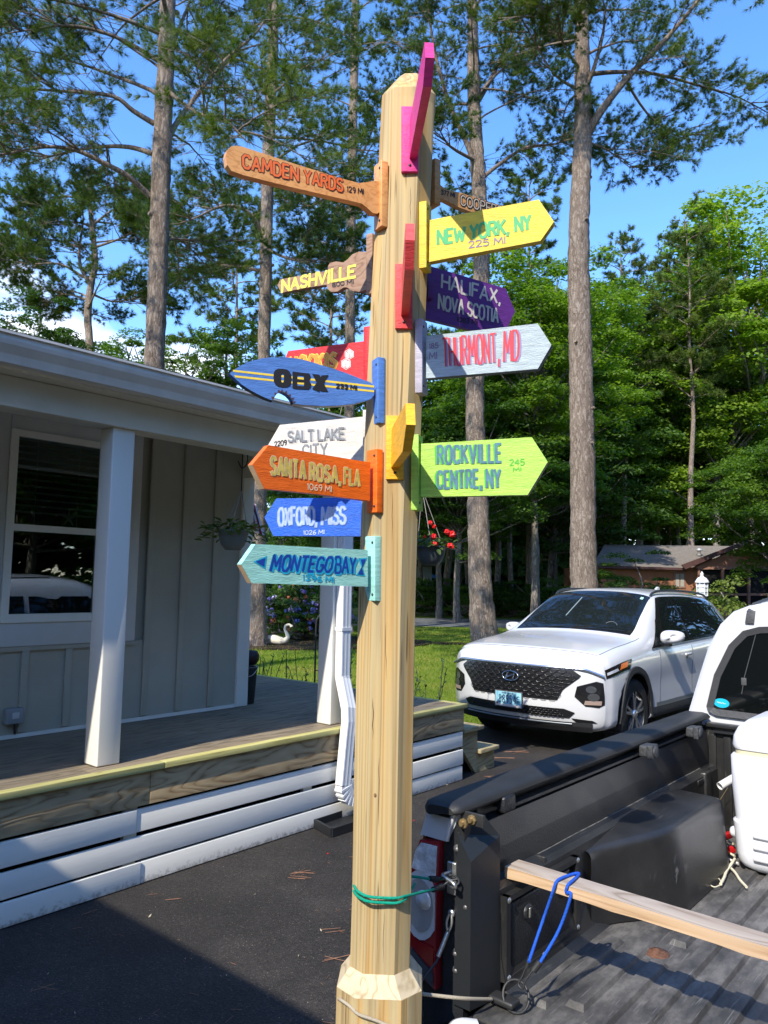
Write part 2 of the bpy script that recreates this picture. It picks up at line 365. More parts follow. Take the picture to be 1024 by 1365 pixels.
# ground sheets
m = bpy.data.materials.new('lawn_ground'); n, l, b = nodes_of(m)
tcg = n.new('ShaderNodeTexCoord')
def nzz(scale, det=6, vec=None, rgh=.6):
    q = n.new('ShaderNodeTexNoise'); q.inputs['Scale'].default_value = scale; q.inputs['Detail'].default_value = det; q.inputs['Roughness'].default_value = rgh
    l.new(tcg.outputs['Object'], q.inputs['Vector']); return q
a1 = nzz(.45, 5); r1 = ramp(n, [(.32, (.085, .135, .012)), (.5, (.15, .20, .018)), (.68, (.27, .23, .05))])
l.new(a1.outputs['Fac'], r1.inputs[0])
a2 = nzz(26, 8, rgh=.75); r2 = ramp(n, [(.3, (.55, .55, .5)), (.7, (1.4, 1.4, 1.3))]); l.new(a2.outputs['Fac'], r2.inputs[0])
mx = n.new('ShaderNodeMixRGB'); mx.blend_type = 'MULTIPLY'; mx.inputs[0].default_value = 1
l.new(r1.outputs[0], mx.inputs[1]); l.new(r2.outputs[0], mx.inputs[2]); l.new(mx.outputs[0], b.inputs['Base Color'])
b.inputs['Roughness'].default_value = .9; b.inputs['Specular IOR Level'].default_value = .15
bu = n.new('ShaderNodeBump'); bu.inputs['Strength'].default_value = .8; bu.inputs['Distance'].default_value = .04
l.new(a2.outputs['Fac'], bu.inputs['Height']); l.new(bu.outputs[0], b.inputs['Normal'])
LAWN = m
m = bpy.data.materials.new('asphalt'); n, l, b = nodes_of(m)
tcg = n.new('ShaderNodeTexCoord')
a1 = nzz(1.1, 9, rgh=.7); r1 = ramp(n, [(.30, (.022, .020, .018)), (.5, (.034, .0305, .0275)), (.70, (.058, .051, .045))]); l.new(a1.outputs['Fac'], r1.inputs[0])
v = n.new('ShaderNodeTexVoronoi'); v.inputs['Scale'].default_value = 170; l.new(tcg.outputs['Object'], v.inputs['Vector'])
sp = n.new('ShaderNodeSeparateColor'); l.new(v.outputs['Color'], sp.inputs[0])
r2 = ramp(n, [(.0, (.5, .5, .5)), (.8, (1.15, 1.12, 1.1)), (.97, (1.5, 1.45, 1.4)), (1, (3.2, 3, 2.8))]); l.new(sp.outputs[0], r2.inputs[0])
mx = n.new('ShaderNodeMixRGB'); mx.blend_type = 'MULTIPLY'; mx.inputs[0].default_value = 1
l.new(r1.outputs[0], mx.inputs[1]); l.new(r2.outputs[0], mx.inputs[2]); l.new(mx.outputs[0], b.inputs['Base Color'])
b.inputs['Roughness'].default_value = .75; b.inputs['Specular IOR Level'].default_value = .3
bu = n.new('ShaderNodeBump'); bu.inputs['Strength'].default_value = .9; bu.inputs['Distance'].default_value = .004
l.new(v.outputs['Distance'], bu.inputs['Height']); l.new(bu.outputs[0], b.inputs['Normal'])
ASPH = m
ROADM = M('road_asphalt', (.11, .115, .12), .85, .2, var=(2, .15), bump=(60, .3))
setp(MB().box((-400, -400, -.3), (400, 400, -.008)).build('ground', LAWN), kind='structure')
setp(MB().prism([(-14, -14, -.05), (16, -14, -.05), (16, 8, -.05), (13.2, 19, -.05), (21, 30.6, -.05), (15, 30.6, -.05), (7.2, 17.6, -.05), (2.2, 10.9, -.05), (.45, 8.35, -.05), (-.6, 7.6, -.05), (-3, 4.5, -.05), (-14, -7, -.05)], (0, 0, .05)).build('driveway', ASPH), kind='structure')
def curve_strip(x0, x1, y0f, y1f, z0, z1, k=24):
    mb = MB()
    for i in range(k):
        xa = x0+(x1-x0)*i/k; xb = x0+(x1-x0)*(i+1)/k
        mb.prism([(xa, y0f(xa), z0), (xb, y0f(xb), z0), (xb, y1f(xb), z0), (xa, y1f(xa), z0)], (0, 0, z1-z0))
    return mb
setp(curve_strip(-60, 60, lambda x: 30.5+.02*x+.002*x*x, lambda x: 37.5+.02*x+.002*x*x, -.05, .004).build('road', ROADM), kind='structure')

# ============================================================ house with porch (local x = out from the wall, y = along the porch)
HO = (.7256, 6.8587, 0); HAZ = 40.3
H = thing('house', 'grey board and batten house with white trim and a low wooden porch on the left', 'house', HO, HAZ)
def hb(name, mat, a, b, bev=.0, parent=None):
    mb = MB()
    if bev:
        c = [(a[i]+b[i])/2 for i in range(3)]; h = [abs(b[i]-a[i])/2 for i in range(3)]
        mb.obox(c, (1, 0, 0), (0, 1, 0), (0, 0, 1), *h, bev)
    else: mb.box(a, b)
    return mb.build(name, mat, parent or H, local=True)
ZD, WX, YC, ZC = .65, -1.22, -1.45, 2.80
# wall core and siding panels with battens
hb('wall', GREYSID, (-9, -9.5, 0), (WX-.03, YC-.03, ZC+.2))
by = [YC-.06 - .30*i for i in range(27)]
WY0, WY1, WZ0, WZ1 = -3.98, -2.52, 1.24, 2.79      # window trim opening on the wall
for i in range(26):
    y1, y0 = by[i], by[i+1]
    segs = [(ZD+.03, ZC)]
    if y0 < WY1 and y1 > WY0: segs = [(ZD+.03, WZ0)]
    for z0, z1 in segs: hb('siding_panel', GREYSID, (WX-.03, y0+.002, z0), (WX, y1-.002, z1))
    if i:
        z1 = WZ0-.005 if WY0-.03 < y1 < WY1+.03 else ZC
        hb('batten', GREYSID, (WX, y1-.024, ZD+.035), (WX+.019, y1+.024, z1), .004)
for i in range(12):
    y = YC; x = WX-.2-.3*i
    hb('batten', GREYSID, (x-.024, YC-.03, ZD+.03), (x+.024, YC-.01, ZC), .004)
hb('corner_trim', WHITE, (WX-.10, YC-.10, ZD+.004), (WX+.024, YC+.02, ZC), .004)
hb('base_trim', WHITE, (WX-.001, -9.5, ZD+.002), (WX+.012, YC-.102, ZD+.028))
# window
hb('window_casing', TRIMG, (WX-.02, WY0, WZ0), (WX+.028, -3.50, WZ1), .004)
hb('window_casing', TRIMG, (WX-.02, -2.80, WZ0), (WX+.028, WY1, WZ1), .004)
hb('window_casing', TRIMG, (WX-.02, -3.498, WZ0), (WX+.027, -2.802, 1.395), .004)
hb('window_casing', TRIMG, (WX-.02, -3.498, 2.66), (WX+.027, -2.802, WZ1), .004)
hb('sill_band', GREYSID, (WX, WY0-.02, WZ0-.03), (WX+.022, WY1+.02, WZ0-.002))
glm = bpy.data.materials.new('window_glass'); n, l, b = nodes_of(glm); n.remove(b)
gl = n.new('ShaderNodeBsdfGlossy'); gl.inputs['Roughness'].default_value = .01; gl.inputs['Color'].default_value = (.9, .95, 1, 1)
tr = n.new('ShaderNodeBsdfTransparent'); tr.inputs['Color'].default_value = (.62, .68, .65, 1)
fr = n.new('ShaderNodeFresnel'); fr.inputs['IOR'].default_value = 1.9
mxs = n.new('ShaderNodeMixShader'); l.new(fr.outputs[0], mxs.inputs[0]); l.new(tr.outputs[0], mxs.inputs[1]); l.new(gl.outputs[0], mxs.inputs[2])
l.new(mxs.outputs[0], n['Material Output'].inputs[0]); WGLASS = glm
winf = MB()
y0, y1, z0, z1, zm = -3.498, -2.80, 1.395, 2.66, 2.015
x0, x1 = WX-.015, WX+.040
for a, c in [((x0, y0, z0), (x1, y0+.05, z1)), ((x0, y1-.05, z0), (x1, y1, z1)), ((x0, y0+.05, z0), (x1, y1-.05, z0+.055)),
             ((x0, y0+.05, z1-.045), (x1, y1-.05, z1)), ((x0, y0+.05, zm-.022), (x1-.012, y1-.05, zm+.022))]: winf.box(a, c)
WIN = winf.build('window', WHITE, H, local=True)
hb('glass_pane', WGLASS, (WX+.006, y0+.05, z0+.055), (WX+.010, y1-.05, zm-.022), parent=WIN)
hb('glass_pane', WGLASS, (WX+.014, y0+.05, zm+.022), (WX+.018, y1-.05, z1-.045), parent=WIN)
hb('dark_room_sheet', DARKGAP, (WX-.028, y0+.02, z0+.02), (WX-.022, y1-.02, z1-.02), parent=WIN)  # near-black sheet; the unlit room is put in as colour
bl = MB()
BLIND = M('blind_slats', (.55, .57, .56), .5, .4)
for i in range(13):
    z = zm+.10+i*.044
    bl.prism([(WX-.016, y0+.055, z), (WX-.004, y0+.055, z+.010), (WX-.004, y0+.055, z+.013), (WX-.016, y0+.055, z+.003)], (0, y1-y0-.11, 0))
for yy in (y0+.2, y1-.2): bl.box((WX-.004, yy-.001, zm+.02), (WX-.002, yy+.001, z1-.05))
bl.build('window_blind', BLIND, WIN, local=True)
st = MB(); c = Vector((WX-.002, -3.06, zm+.085)); pts = []
for k in range(10):
    a = math.pi/2+k*math.pi/5; r = .062 if k % 2 == 0 else .016
    pts.append(c+Vector((0, math.cos(a)*r, math.sin(a)*r)))
st.prism(pts, (.006, 0, 0)); st = st.build('starfish', M('dried_starfish', (.75, .70, .60), .8, .2, bump=(200, .5)), None); st.parent = H
setp(st, 'pale dried starfish standing in the house window below the blind', None)
st.name = 'starfish'
# outlet box
ob = MB(); ob.obox((WX+.035, -3.375, .80), (1, 0, 0), (0, 1, 0), (0, 0, 1), .03, .055, .05, .01)
OB = ob.build('outlet_box', M('outlet_cover', (.28, .29, .29), .25, .5), H, local=True)
hb('outlet_face', M('outlet_face', (.5, .5, .48), .5), (WX+.060, -3.395, .785), (WX+.068, -3.35, .825), .004, parent=OB)
MB().tube([(WX+.02, -3.355, .75), (WX+.02, -3.353, ZD+.03)], .008).build('conduit', BLKMET, OB, local=True)
# deck boards
rng = random.Random(4)
nb = 9; bw = 1.20/nb
for i in range(nb):
    x1 = -.035-i*bw; cuts = [-9.5, -6.3+rng.uniform(-.6, .6), -2.9+rng.uniform(-.7, .7), -.03]
    for a, c in zip(cuts, cuts[1:]):
        hb('deck_board', DECKW, (x1-bw+.005, a+.0015, ZD-.035+rng.uniform(-.0015, .0015)), (x1, c-.0015, ZD+rng.uniform(-.0015, .0015)), .003)
for i in range(13):
    x1 = -.035-(nb+i)*bw
    hb('deck_board', DECKW, (x1-bw+.005, YC-.004 + .03, ZD-.035), (x1, -.03, ZD+rng.uniform(-.0015, .0015)), .003)
for a, c in [(-9.5, -6.2), (-6.197, -3.05), (-3.047, .03)]:
    hb('deck_edge_board', LIPW, (-.033, a, ZD-.034), (.028, c, ZD+.003), .004)
hb('deck_edge_board', LIPW, (-3, -.028, ZD-.034), (-.036, .03, ZD+.003), .004)
for a, c in [(-9.5, -6.4), (-6.396, -3.13), (-3.126, 0)]: hb('rim_joist', RIMW, (-.03, a, ZD-.22), (.006, c, ZD-.036), .002)
hb('rim_joist', RIMW, (-3, -.03, ZD-.22), (-.032, 0, ZD-.036), .002)
hb('crawl_space_shade', DARKGAP, (-3, -9.5, 0), (-.10, -.06, ZD-.05))  # near-black block; the shade below the deck is painted into it
rows = [(.005, .122), (.136, .262), (.288, .412)]
for r, (z0, z1) in enumerate(rows):
    cuts = [[-9.5, -6.1, -3.16, 0], [-9.5, -5.2, -1.30, 0], [-9.5, -6.3, -3.2, 0]][r]
    for k, (a, c) in enumerate(zip(cuts, cuts[1:])):
        dx = .006*((k+r) % 2)
        hb('skirting_board', WHITEP, (-.024+dx, a+.002, z0), (-.003+dx, c-.002, z1), .003)
        hb('skirting_board', WHITEP, (-3, -.024, z0), (-.03, -.004, z1), .003) if k == 2 else None
for yy in (-7.3, -5.2, -3.22, -1.85, -.8): hb('skirting_stud', WHITEP, (-.06, yy-.04, .0), (-.030, yy+.04, .43))
# columns, beam, roof, gutter
def column(x, y): hb('porch_column', VINYL, (x-.07, y-.07, ZD+.004), (x+.07, y+.07, 2.56), .008)
column(-.19, -3.32); column(-.17, -1.50); column(-.19, -6.3)
hb('porch_beam', BEAMP, (-.26, -9.5, 2.56), (-.09, -1.40, 2.72), .004)
hb('porch_beam', BEAMP, (-3.2, -1.56, 2.55), (-.262, -1.42, 2.70), .004)
YE = -1.30
hb('fascia', BEAMP, (-.26, -9.5, 2.7225), (.012, YE, 2.86), .003)
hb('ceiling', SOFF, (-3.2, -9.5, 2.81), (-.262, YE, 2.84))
g = MB(); prof = [(.014, 2.865), (.014, 2.735), (.095, 2.735), (.102, 2.752), (.112, 2.775), (.142, 2.815), (.150, 2.835), (.150, 2.862), (.163, 2.862), (.163, 2.874), (.143, 2.874), (.143, 2.84), (.10, 2.785), (.088, 2.745), (.02, 2.745), (.02, 2.865)]
g.prism([(x, -9.5, z) for x, z in prof], (0, 9.5+YE+.0, 0)); GUT = g.build('gutter', GUTW, H, local=True)
e = MB(); e.prism([(x, YE, z) for x, z in prof[:10]], (0, .004, 0)); e.build('end_cap', GUTW, GUT, local=True)
SHIN = M('roof_shingles', (.065, .058, .05), .9, .2, var=(14, .4), bump=(40, .8))
rf = MB()
for k in range(34):       # courses of shingle seen edge-on above the gutter
    xa = .10-k*.135; xb = xa-.15; za = 2.885+k*.135*.28
    rf.prism([(xa, -9.5, za), (xa, -9.5, za+.012), (xb, -9.5, za+.012+.15*.28), (xb, -9.5, za+.15*.28)], (0, 9.5+YE+.04, 0))
rf.build('roof', SHIN, H, local=True)
ge = MB(); ge.prism([(.0, YE-.02, 2.87), (-4.4, YE-.02, 4.10), (-4.4, YE-.02, 2.87)], (0, -.03, 0)); ge.build('gable_panel', GREYSID, H, local=True)
# projecting wing behind and left of the camera: only its eave shadow reaches the picture
wg = MB()
EV = [(-4.00, 1.60), (-2.10, -.03)]
WING = thing('house_wing', 'grey gabled wing of the porch house, behind the photographer', 'house', (EV[0][0], EV[0][1], 0), 130.6)
MB().box((.3, -.0, 0), (4.2, 2.2, 3.2)).build('wall', GREYSID, WING, local=True)
MB().prism([(0, -.6, 3.32), (0, -.6, 3.46), (2.6, -.6, 4.7), (2.6, -.6, 4.56)], (0, 3.85, 0)).build('roof', SHIN, WING, local=True)
# downspout
def rtube(pts, hx, hy, ax):
    """rectangular corrugated downpipe along pts; ax = local sideways axis"""
    mb = MB(); pts = [Vector(p) for p in pts]; ax = Vector(ax); pr = []
    prof = []
    for a, c in [((-1, -1), (1, -1)), ((1, -1), (1, 1)), ((1, 1), (-1, 1)), ((-1, 1), (-1, -1))]:
        for t in range(8):
            u = t/8; x = a[0]+(c[0]-a[0])*u; y = a[1]+(c[1]-a[1])*u; dd = .955 if t in (2, 3, 5, 6) else 1
            if t == 0: dd = .95
            prof.append((x*(dd if abs(x) == 1 and abs(y) < 1 else 1)*(.95 if t == 0 else 1), y*(dd if abs(y) == 1 and abs(x) < 1 else 1)*(.95 if t == 0 else 1)))
    for i, p in enumerate(pts):
        a = pts[max(i-1, 0)]; c = pts[min(i+1, len(pts)-1)]; t = (c-a).normalized(); x = (ax-t*ax.dot(t)).normalized(); y = t.cross(x)
        pr.append([p+x*hx*u+y*hy*v for u, v in prof])
    vs = [q for r_ in pr for q in r_]; k = len(prof)
    mb.add(vs, [(i*k+j, i*k+(j+1) % k, (i+1)*k+(j+1) % k, (i+1)*k+j) for i in range(len(pts)-1) for j in range(k)])
    return mb
Hr = WM[H.name].to_3x3(); Hi = WM[H.name].inverted()
def hx(px, py, x): return Hi @ onp(px, py, WM[H.name] @ Vector((x, 0, 0)), Hr @ Vector((1, 0, 0)))
def hl(x, y, z=0): return WM[H.name] @ Vector((x, y, z))
u0 = hx(459, 800, -.055); u1 = hx(458, 900, -.055); u1.y = u0.y
pipe = [Vector((u0.x, u0.y, 2.70)), u1, u1+Vector((.006, 0, -.03)), hx(465, 945, .060), hx(465.5, 962, .070), hx(463.5, 980, .073), hx(457.5, 1046, .073)]
eb = pipe[-1]; bend = []
for k in range(0, 13):
    a = math.radians(98)*k/12; bend.append(Vector((eb.x, eb.y+.105*(1-math.cos(a)), eb.z-.105*math.sin(a))))
DP = rtube(pipe, .034, .050, (1, 0, 0)).build('downspout', M('downspout_white', (.76, .76, .75), .35, .5, bump=(20, .05)), H, local=True)
rt = MB()
for i in range(len(bend)-1):
    a, c = Vector(bend[i]), Vector(bend[i+1]); t = (c-a).normalized(); y = Vector((1, 0, 0)).cross(t)
    s = 1.04 if i % 2 else .90
    rt.obox((a+c)/2, (1, 0, 0), y, t, .035*s, .052*s, (c-a).length*.56)
rt.obox(Vector(bend[-1])+Vector((0, .09, .01)), (1, 0, 0), (0, 0, 1), (0, 1, 0), .033, .048, .09)
rt.build('elbow', DP.data.materials[0], DP, local=True)
for zz in (2.2, 1.35): MB().obox((u0.x, u0.y, zz), (1, 0, 0), (0, 1, 0), (0, 0, 1), .037, .054, .012).build('pipe_strap', DP.data.materials[0], DP, local=True)
# splash block
sb = thing('splash_block', 'black plastic splash block on the asphalt under the white downspout', 'splash block', (.3, 5.3, 0), HAZ)
q = MB(); cx, cy = .09, -1.56
def sbp(x, y, z): return hl(cx+x, cy+y, z)
q.prism([sbp(-.09, -.24, .0), sbp(.13, -.30, 0), sbp(.15, .40, 0), sbp(-.12, .40, 0)], (0, 0, .012))
for a, c in [((-.09, -.24), (-.12, .40)), ((.13, -.30), (.15, .40)), ((-.09, -.24), (.13, -.30))]:
    d = Vector((c[0]-a[0], c[1]-a[1])); nn = Vector((-d.y, d.x)).normalized()*.010
    q.prism([sbp(a[0]-nn.x, a[1]-nn.y, .005), sbp(c[0]-nn.x, c[1]-nn.y, .005), sbp(c[0]+nn.x, c[1]+nn.y, .005), sbp(a[0]+nn.x, a[1]+nn.y, .005)], (0, 0, .055))
q.build('tray', BLACKP, sb)
# steps at the end of the deck
STP = thing('porch_steps', 'two weathered wooden steps at the far end of the porch', 'steps', tuple(hl(-.6, .35)), HAZ)
STW = wood('step_timber', [(.20, .16, .085), (.33, .28, .16), (.42, .36, .22)], 'y', 7, .5, .8, .4, 3)
for xx in (-.07, -1.1):
    s_ = MB(); s_.prism([hl(xx, .034, ZD-.05), hl(xx, .034, .30), hl(xx, .30, .0), hl(xx, .62, .0), hl(xx, .62, .17), hl(xx, .33, .17), hl(xx, .33, .385), hl(xx, .06, .385), hl(xx, .06, ZD-.05)], hl(xx-.04, 0)-hl(xx, 0)); s_.build('stringer', STW, STP)
for ya, z in ((.05, .387), (.31, .172)):
    s_ = MB(); s_.obox(hl(-.585, ya+.155, z+.018), hl(1, 0)-hl(0, 0), hl(0, 1)-hl(0, 0), (0, 0, 1), .57, .155, .018, .004); s_.build('tread', STW, STP)
    s_ = MB(); s_.obox(hl(-.585, ya+.27, z-.10), hl(1, 0)-hl(0, 0), hl(0, 1)-hl(0, 0), (0, 0, 1), .50, .010, .095); s_.build('riser', WHITEP, STP)

# ============================================================ signpost
SPT = thing('signpost', 'tall wooden signpost with many painted direction boards in front of the truck bed', 'signpost', (0, 1.87, 0), 0)
PY = 1.87
axis = [(1310, 506.5), (1180, 509.8), (1050, 511.5), (900, 514.2), (800, 516.5), (700, 519.6), (600, 523.5), (500, 527.8), (400, 532.2), (250, 539.5), (150, 544.2)]
AX = [ony(x, y, PY) for y, x in axis]; AX.sort(key=lambda v: v.z)
def octa(c, h, ch, rot=-3):
    a = rad(rot); out = []
    for x, y in [(-h+ch, -h), (h-ch, -h), (h, -h+ch), (h, h-ch), (h-ch, h), (-h+ch, h), (-h, h-ch), (-h, -h+ch)]:
        out.append(Vector((c.x+x*math.cos(a)-y*math.sin(a), c.y+x*math.sin(a)+y*math.cos(a), c.z)))
    return out
def loft(rings, caps=True):
    mb = MB(); k = len(rings[0]); vs = [v for r_ in rings for v in r_]
    mb.add(vs, [(i*k+j, i*k+(j+1) % k, (i+1)*k+(j+1) % k, (i+1)*k+j) for i in range(len(rings)-1) for j in range(k)])
    if caps: mb.add(rings[0], [tuple(range(k-1, -1, -1))]); mb.add(rings[-1], [tuple(range(k))])
    return mb
zt = 2.86
top = AX[-1]+Vector((0, 0, 0)); base = Vector((AX[0].x-.004, PY, 0))
HH, CH = .0675, .033
zs = ony(506.5, 1303, PY).z+.045
rings = [octa(Vector((AX[0].x, PY, zs-.05)), HH, CH)] + [octa(p, HH*(1 if i < 8 else .985), CH) for i, p in enumerate(AX[1:])]
tp = ony(545.5, 138, PY)
rings.append(octa(tp, HH, CH)); rings.append(octa(ony(548, 108, PY), HH*.45, CH*.45))
loft(rings).build('post', POSTW, SPT)
cb = Vector((AX[0].x+.001, PY, 0))
# the thicker foot with its sloping shoulder
rings = [octa(Vector((cb.x-.004, PY, 0)), .096, .045), octa(Vector((cb.x, PY, zs-.045)), .096, .045)]
loft(rings).build('foot_block', POSTW, SPT)
loft([octa(Vector((cb.x, PY, zs-.0445)), .0955, .045), octa(Vector((cb.x, PY, zs-.006)), .068, .034)]).build('foot_shoulder', ENDG, SPT)

rg_ = random.Random(6)
for px, y0, y1 in ((514, 830, 905), (505, 1010, 1100), (519, 1130, 1200), (512, 1215, 1283), (541, 470, 520), (547, 250, 300), (523, 655, 720), (497, 930, 985)):
    a, c = ony(px, y0, PY-HH+.0), ony(px+rg_.uniform(-1.5, 1.5), y1, PY-HH); k_ = 6; m_ = MB()
    P_ = [a.lerp(c, t/k_)+Vector((rg_.uniform(-.0012, .0012), -.0006, 0)) for t in range(k_+1)]
    m_.tube(P_, [.0001, .0004, .0006, .0005, .0006, .0003, .0001], 4, cap=False); m_.build('drying_crack', M('crack_shadow', (.17, .11, .06), .9), SPT, fixn=False)
for px, py, s_ in ((529, 420, .0035), (500, 1060, .003)):
    c = ony(px, py, PY-HH-.0004 if px < 530 else PY-HH+.006); m_ = MB().lathe([(0, .0008), (s_*.6, .0007), (s_, 0)], c, (1, 0, 0), (0, 0, 1.5), (0, -1, 0), 16); m_.build('knot', M('knot_wood', (.24, .13, .06), .7, var=(200, .5)), SPT)
def paint(name, c, **k): 
    return M(name, c, .46, .4, var=(9, .20), bump=(45, .5, .003), stretch=(2, 2, 16), **k)
def sign(label, az, Y0, anc, outline, zo, color, texts, brk, thick=.019, side=None, extra=None, flat=.038, bcol=None):
    """outline and texts in enlarged-crop coordinates: zo=(ox,oy,scale); brk=(px centre, py top, py bottom)"""
    D = azv(az); P0 = ony(anc[0], anc[1], Y0); nn = Vector((D.y, -D.x, 0)); nn = nn if nn.dot(CP-P0) > 0 else -nn
    def q(p, off=0): return onp(zo[0]+p[0]/zo[2], zo[1]+p[1]/zo[2], P0+nn*off, nn)
    face = [q(p) for p in outline]
    mb = MB().prism(face, -nn*thick); bd = mb.build('direction_board', color, SPT); bd['label'] = label
    if side:
        k = len(face); cen = sum(face, Vector())/k
        runs = []
        for i in sorted(side[1]):
            if runs and runs[-1][-1] == i-1: runs[-1].append(i)
            else: runs.append([i])
        for rn in runs:
            sm = MB()
            for i in rn:
                a, c = face[i], face[(i+1) % k]; o = (c-a).cross(nn).normalized()
                if o.dot((a+c)/2-cen) < 0: o = -o
                sm.add([a+o*.0006, c+o*.0006, c+o*.0006-nn*thick, a+o*.0006-nn*thick], [(0, 1, 2, 3)])
            sm.build('board_edge', side[0], bd)
    for t in texts:
        mb = MB(); 
        for (txt, BL, BR, TL, w, mat, kw) in t[1]:
            m2 = MB(); stroke_text(m2, txt, q(BL), q(BR), q(TL), w, nn, **kw); m2.build(t[0], mat, bd, fixn=False)
    if extra:
        for nm, mat, polys, lift in extra:
            mb = MB()
            for i, pl in enumerate(polys): mb.poly([q(p)+nn*(lift+i*.00001) for p in pl])
            mb.build(nm, mat, bd, fixn=False)
    # bracket: a short upright screwed to the post
    if brk:
        bx, yt, yb = brk; pb = P0-nn*thick*.5
        T = onp(bx, yt, pb, nn); Bm = onp(bx, yb, pb, nn); c = (T+Bm)/2; Z = (T-Bm).normalized(); X = D
        mb = MB().obox(c, X, nn, Z, .0095, flat/2, (T-Bm).length/2, .0015)
        br = mb.build('bracket', bcol or color, bd)
        for s_ in (.80, -.80):
            sc = MB().lathe([(0, .0016), (.003, .0014), (.0035, 0)], c + Z*(T-Bm).length/2*s_ + D*.0095 + nn*.010, nn, Z, D, 10); sc.build('screw', BLKMET, bd)
        return bd
    return bd
Z1 = (300, 180, 4.6545); Z3 = (540, 240, 4.55); Z4 = (300, 440, 4.6545); Z5 = (310, 580, 4.876); Z6 = (500, 520, 4.267)
mBat = wood('bat_varnish', [(.52, .24, .08), (.68, .34, .125), (.74, .40, .16)], 'x', 40, .1, .35, .1, 1.5)
INK = M('black_paint', (.012, .012, .014), .5); ORG = M('orange_lettering', (.80, .16, .03), .5, var=(40, .12)); 
CRM = M('cream_paint', (.62, .5, .38), .5)
sign('orange brown baseball bat board reading CAMDEN YARDS', 240, 1.80, (503, 255),
     [(5,130),(12,95),(38,70),(70,66),(110,72),(400,168),(700,262),(830,298),(880,292),(925,284),(975,286),(970,470),(945,488),(915,482),(880,450),(850,425),(800,413),(400,320),(120,250),(40,222),(15,185)], Z1, mBat,
     [('lettering', [('CAMDEN', (112,203), (452,283), (112,122), .0086, INK, dict(jit=.01, gap=.2)), ('YARDS', (492,296), (728,352), (492,218), .0086, INK, dict(jit=.01, gap=.2)),
                     ('CAMDEN', (112,203), (452,283), (112,122), .0056, ORG, dict(lift=.0010, jit=.01, gap=.2)), ('YARDS', (492,296), (728,352), (492,218), .0056, ORG, dict(lift=.0010, jit=.01, gap=.2))]),
      ('distance_lettering', [('129 MI', (757,353), (858,368), (757,319), .0022, INK, {})])], (508, 219, 306))
mGui = wood('guitar_brown', [(.20, .115, .08), (.32, .20, .14), (.40, .27, .20)], 'x', 22, .3, .7, .3, 2)
YLT = M('pale_yellow_paint', (.78, .66, .10), .5, var=(40, .1))
sign('brown guitar shaped board with NASHVILLE in pale yellow letters', 301, 1.905, (497, 365),
     [(325,932),(345,895),(600,848),(638,845),(640,812),(652,792),(690,784),(735,790),(762,770),(790,740),(830,723),(880,725),(912,745),(912,925),(885,955),(840,972),(795,968),(755,945),(735,945),(700,970),(660,974),(637,955),(630,928),(400,966),(350,980),(340,960)], Z1, mGui,
     [('lettering', [('NASHVILLE', (355,970), (805,882), (358,902), .0074, YLT, dict(gap=.2, serif=1))]),
      ('distance_lettering', [('800 MI', (668,944), (800,921), (665,920), .0022, INK, {})])], (497.5, 315, 395), thick=.014)
RED = paint('red_paint', (.60, .018, .022)); FLM = M('flame_orange_paint', (.85, .30, .03), .5, var=(60, .3)); WHT = M('white_paint', (.8, .78, .75), .5)
hexa = lambda cx, cy, r: [(cx+r*math.cos(math.pi/2+k*math.pi/3)*.95, cy+r*math.sin(math.pi/2+k*math.pi/3)*1.05) for k in range(6)]
def ringpoly(P, s, c):   # thin outline of a polygon, as quads
    k = len(P); out = []
    for i in range(k):
        a, b_ = P[i], P[(i+1) % k]; out.append([a, b_, (c[0]+(b_[0]-c[0])*s, c[1]+(b_[1]-c[1])*s), (c[0]+(a[0]-c[0])*s, c[1]+(a[1]-c[1])*s)])
    return out
h1, h2 = hexa(772, 150, 33), hexa(752, 210, 35)
dots = [[(x+3.2*math.cos(a), y+3.2*math.sin(a)) for a in (0, 1, 2, 3, 4, 5)] for x, y in [(762,140),(772,152),(782,163),(786,138),(740,205),(752,216),(764,206),(745,228),(762,190),(757,132)]]
spk = [[(cx-6, cy), (cx+9, cy-2), (cx+2, cy-20)] for cx, cy in [(505,168),(525,164),(600,160),(640,160),(680,158)]]
sign('red board lettered vegas in flame colours and a pair of white dice, behind the surfboard', 297, 1.905, (494, 470),
     [(392,130),(892,65),(892,312),(405,345),(352,235)], Z4, RED,
     [('lettering', [('vegas', (400,250), (694,232), (400,128), .0120, YLT, dict(gap=.14)), ('vegas', (400,250), (694,232), (400,128), .0082, FLM, dict(gap=.14, lift=.002))])], (493.8, 438, 520),
     extra=[('dice', WHT, [h1, h2], .0007), ('dice_marks', RED, ringpoly(hexa(772,150,29), .9, (772,150))+ringpoly(hexa(752,210,31), .9, (752,210))+[[(750,205),(754,205),(754,240),(750,240)],[(770,148),(774,148),(774,180),(770,180)]]+dots, .0012), ('flame_spikes', FLM, spk, .0006)])
BLU = paint('surf_blue_paint', (.075, .19, .50)); YEL = M('stripe_yellow', (.80, .60, .07), .5, var=(30, .12)); EDGB = M('black_edge_paint', (.012, .012, .02), .4)
def stripe(a, b_, w, n=1): return [[(a[0], a[1]-w), (b_[0], b_[1]-w), (b_[0], b_[1]+w), (a[0], a[1]+w)]]
obx_out = [(28,268),(58,246),(95,222),(150,196),(230,175),(300,168),(370,168),(420,172),(470,180),(540,198),(600,218),(680,242),(750,265),(850,305),(905,325),(926,348),(926,402),(905,428),(850,445),(800,458),(700,468),(600,471),(500,465),(425,456),(418,438),(405,420),(388,402),(365,388),(345,380),(325,392),(310,412),(298,438),(250,420),(200,396),(150,368),(105,338),(62,300)]
OBXL = []
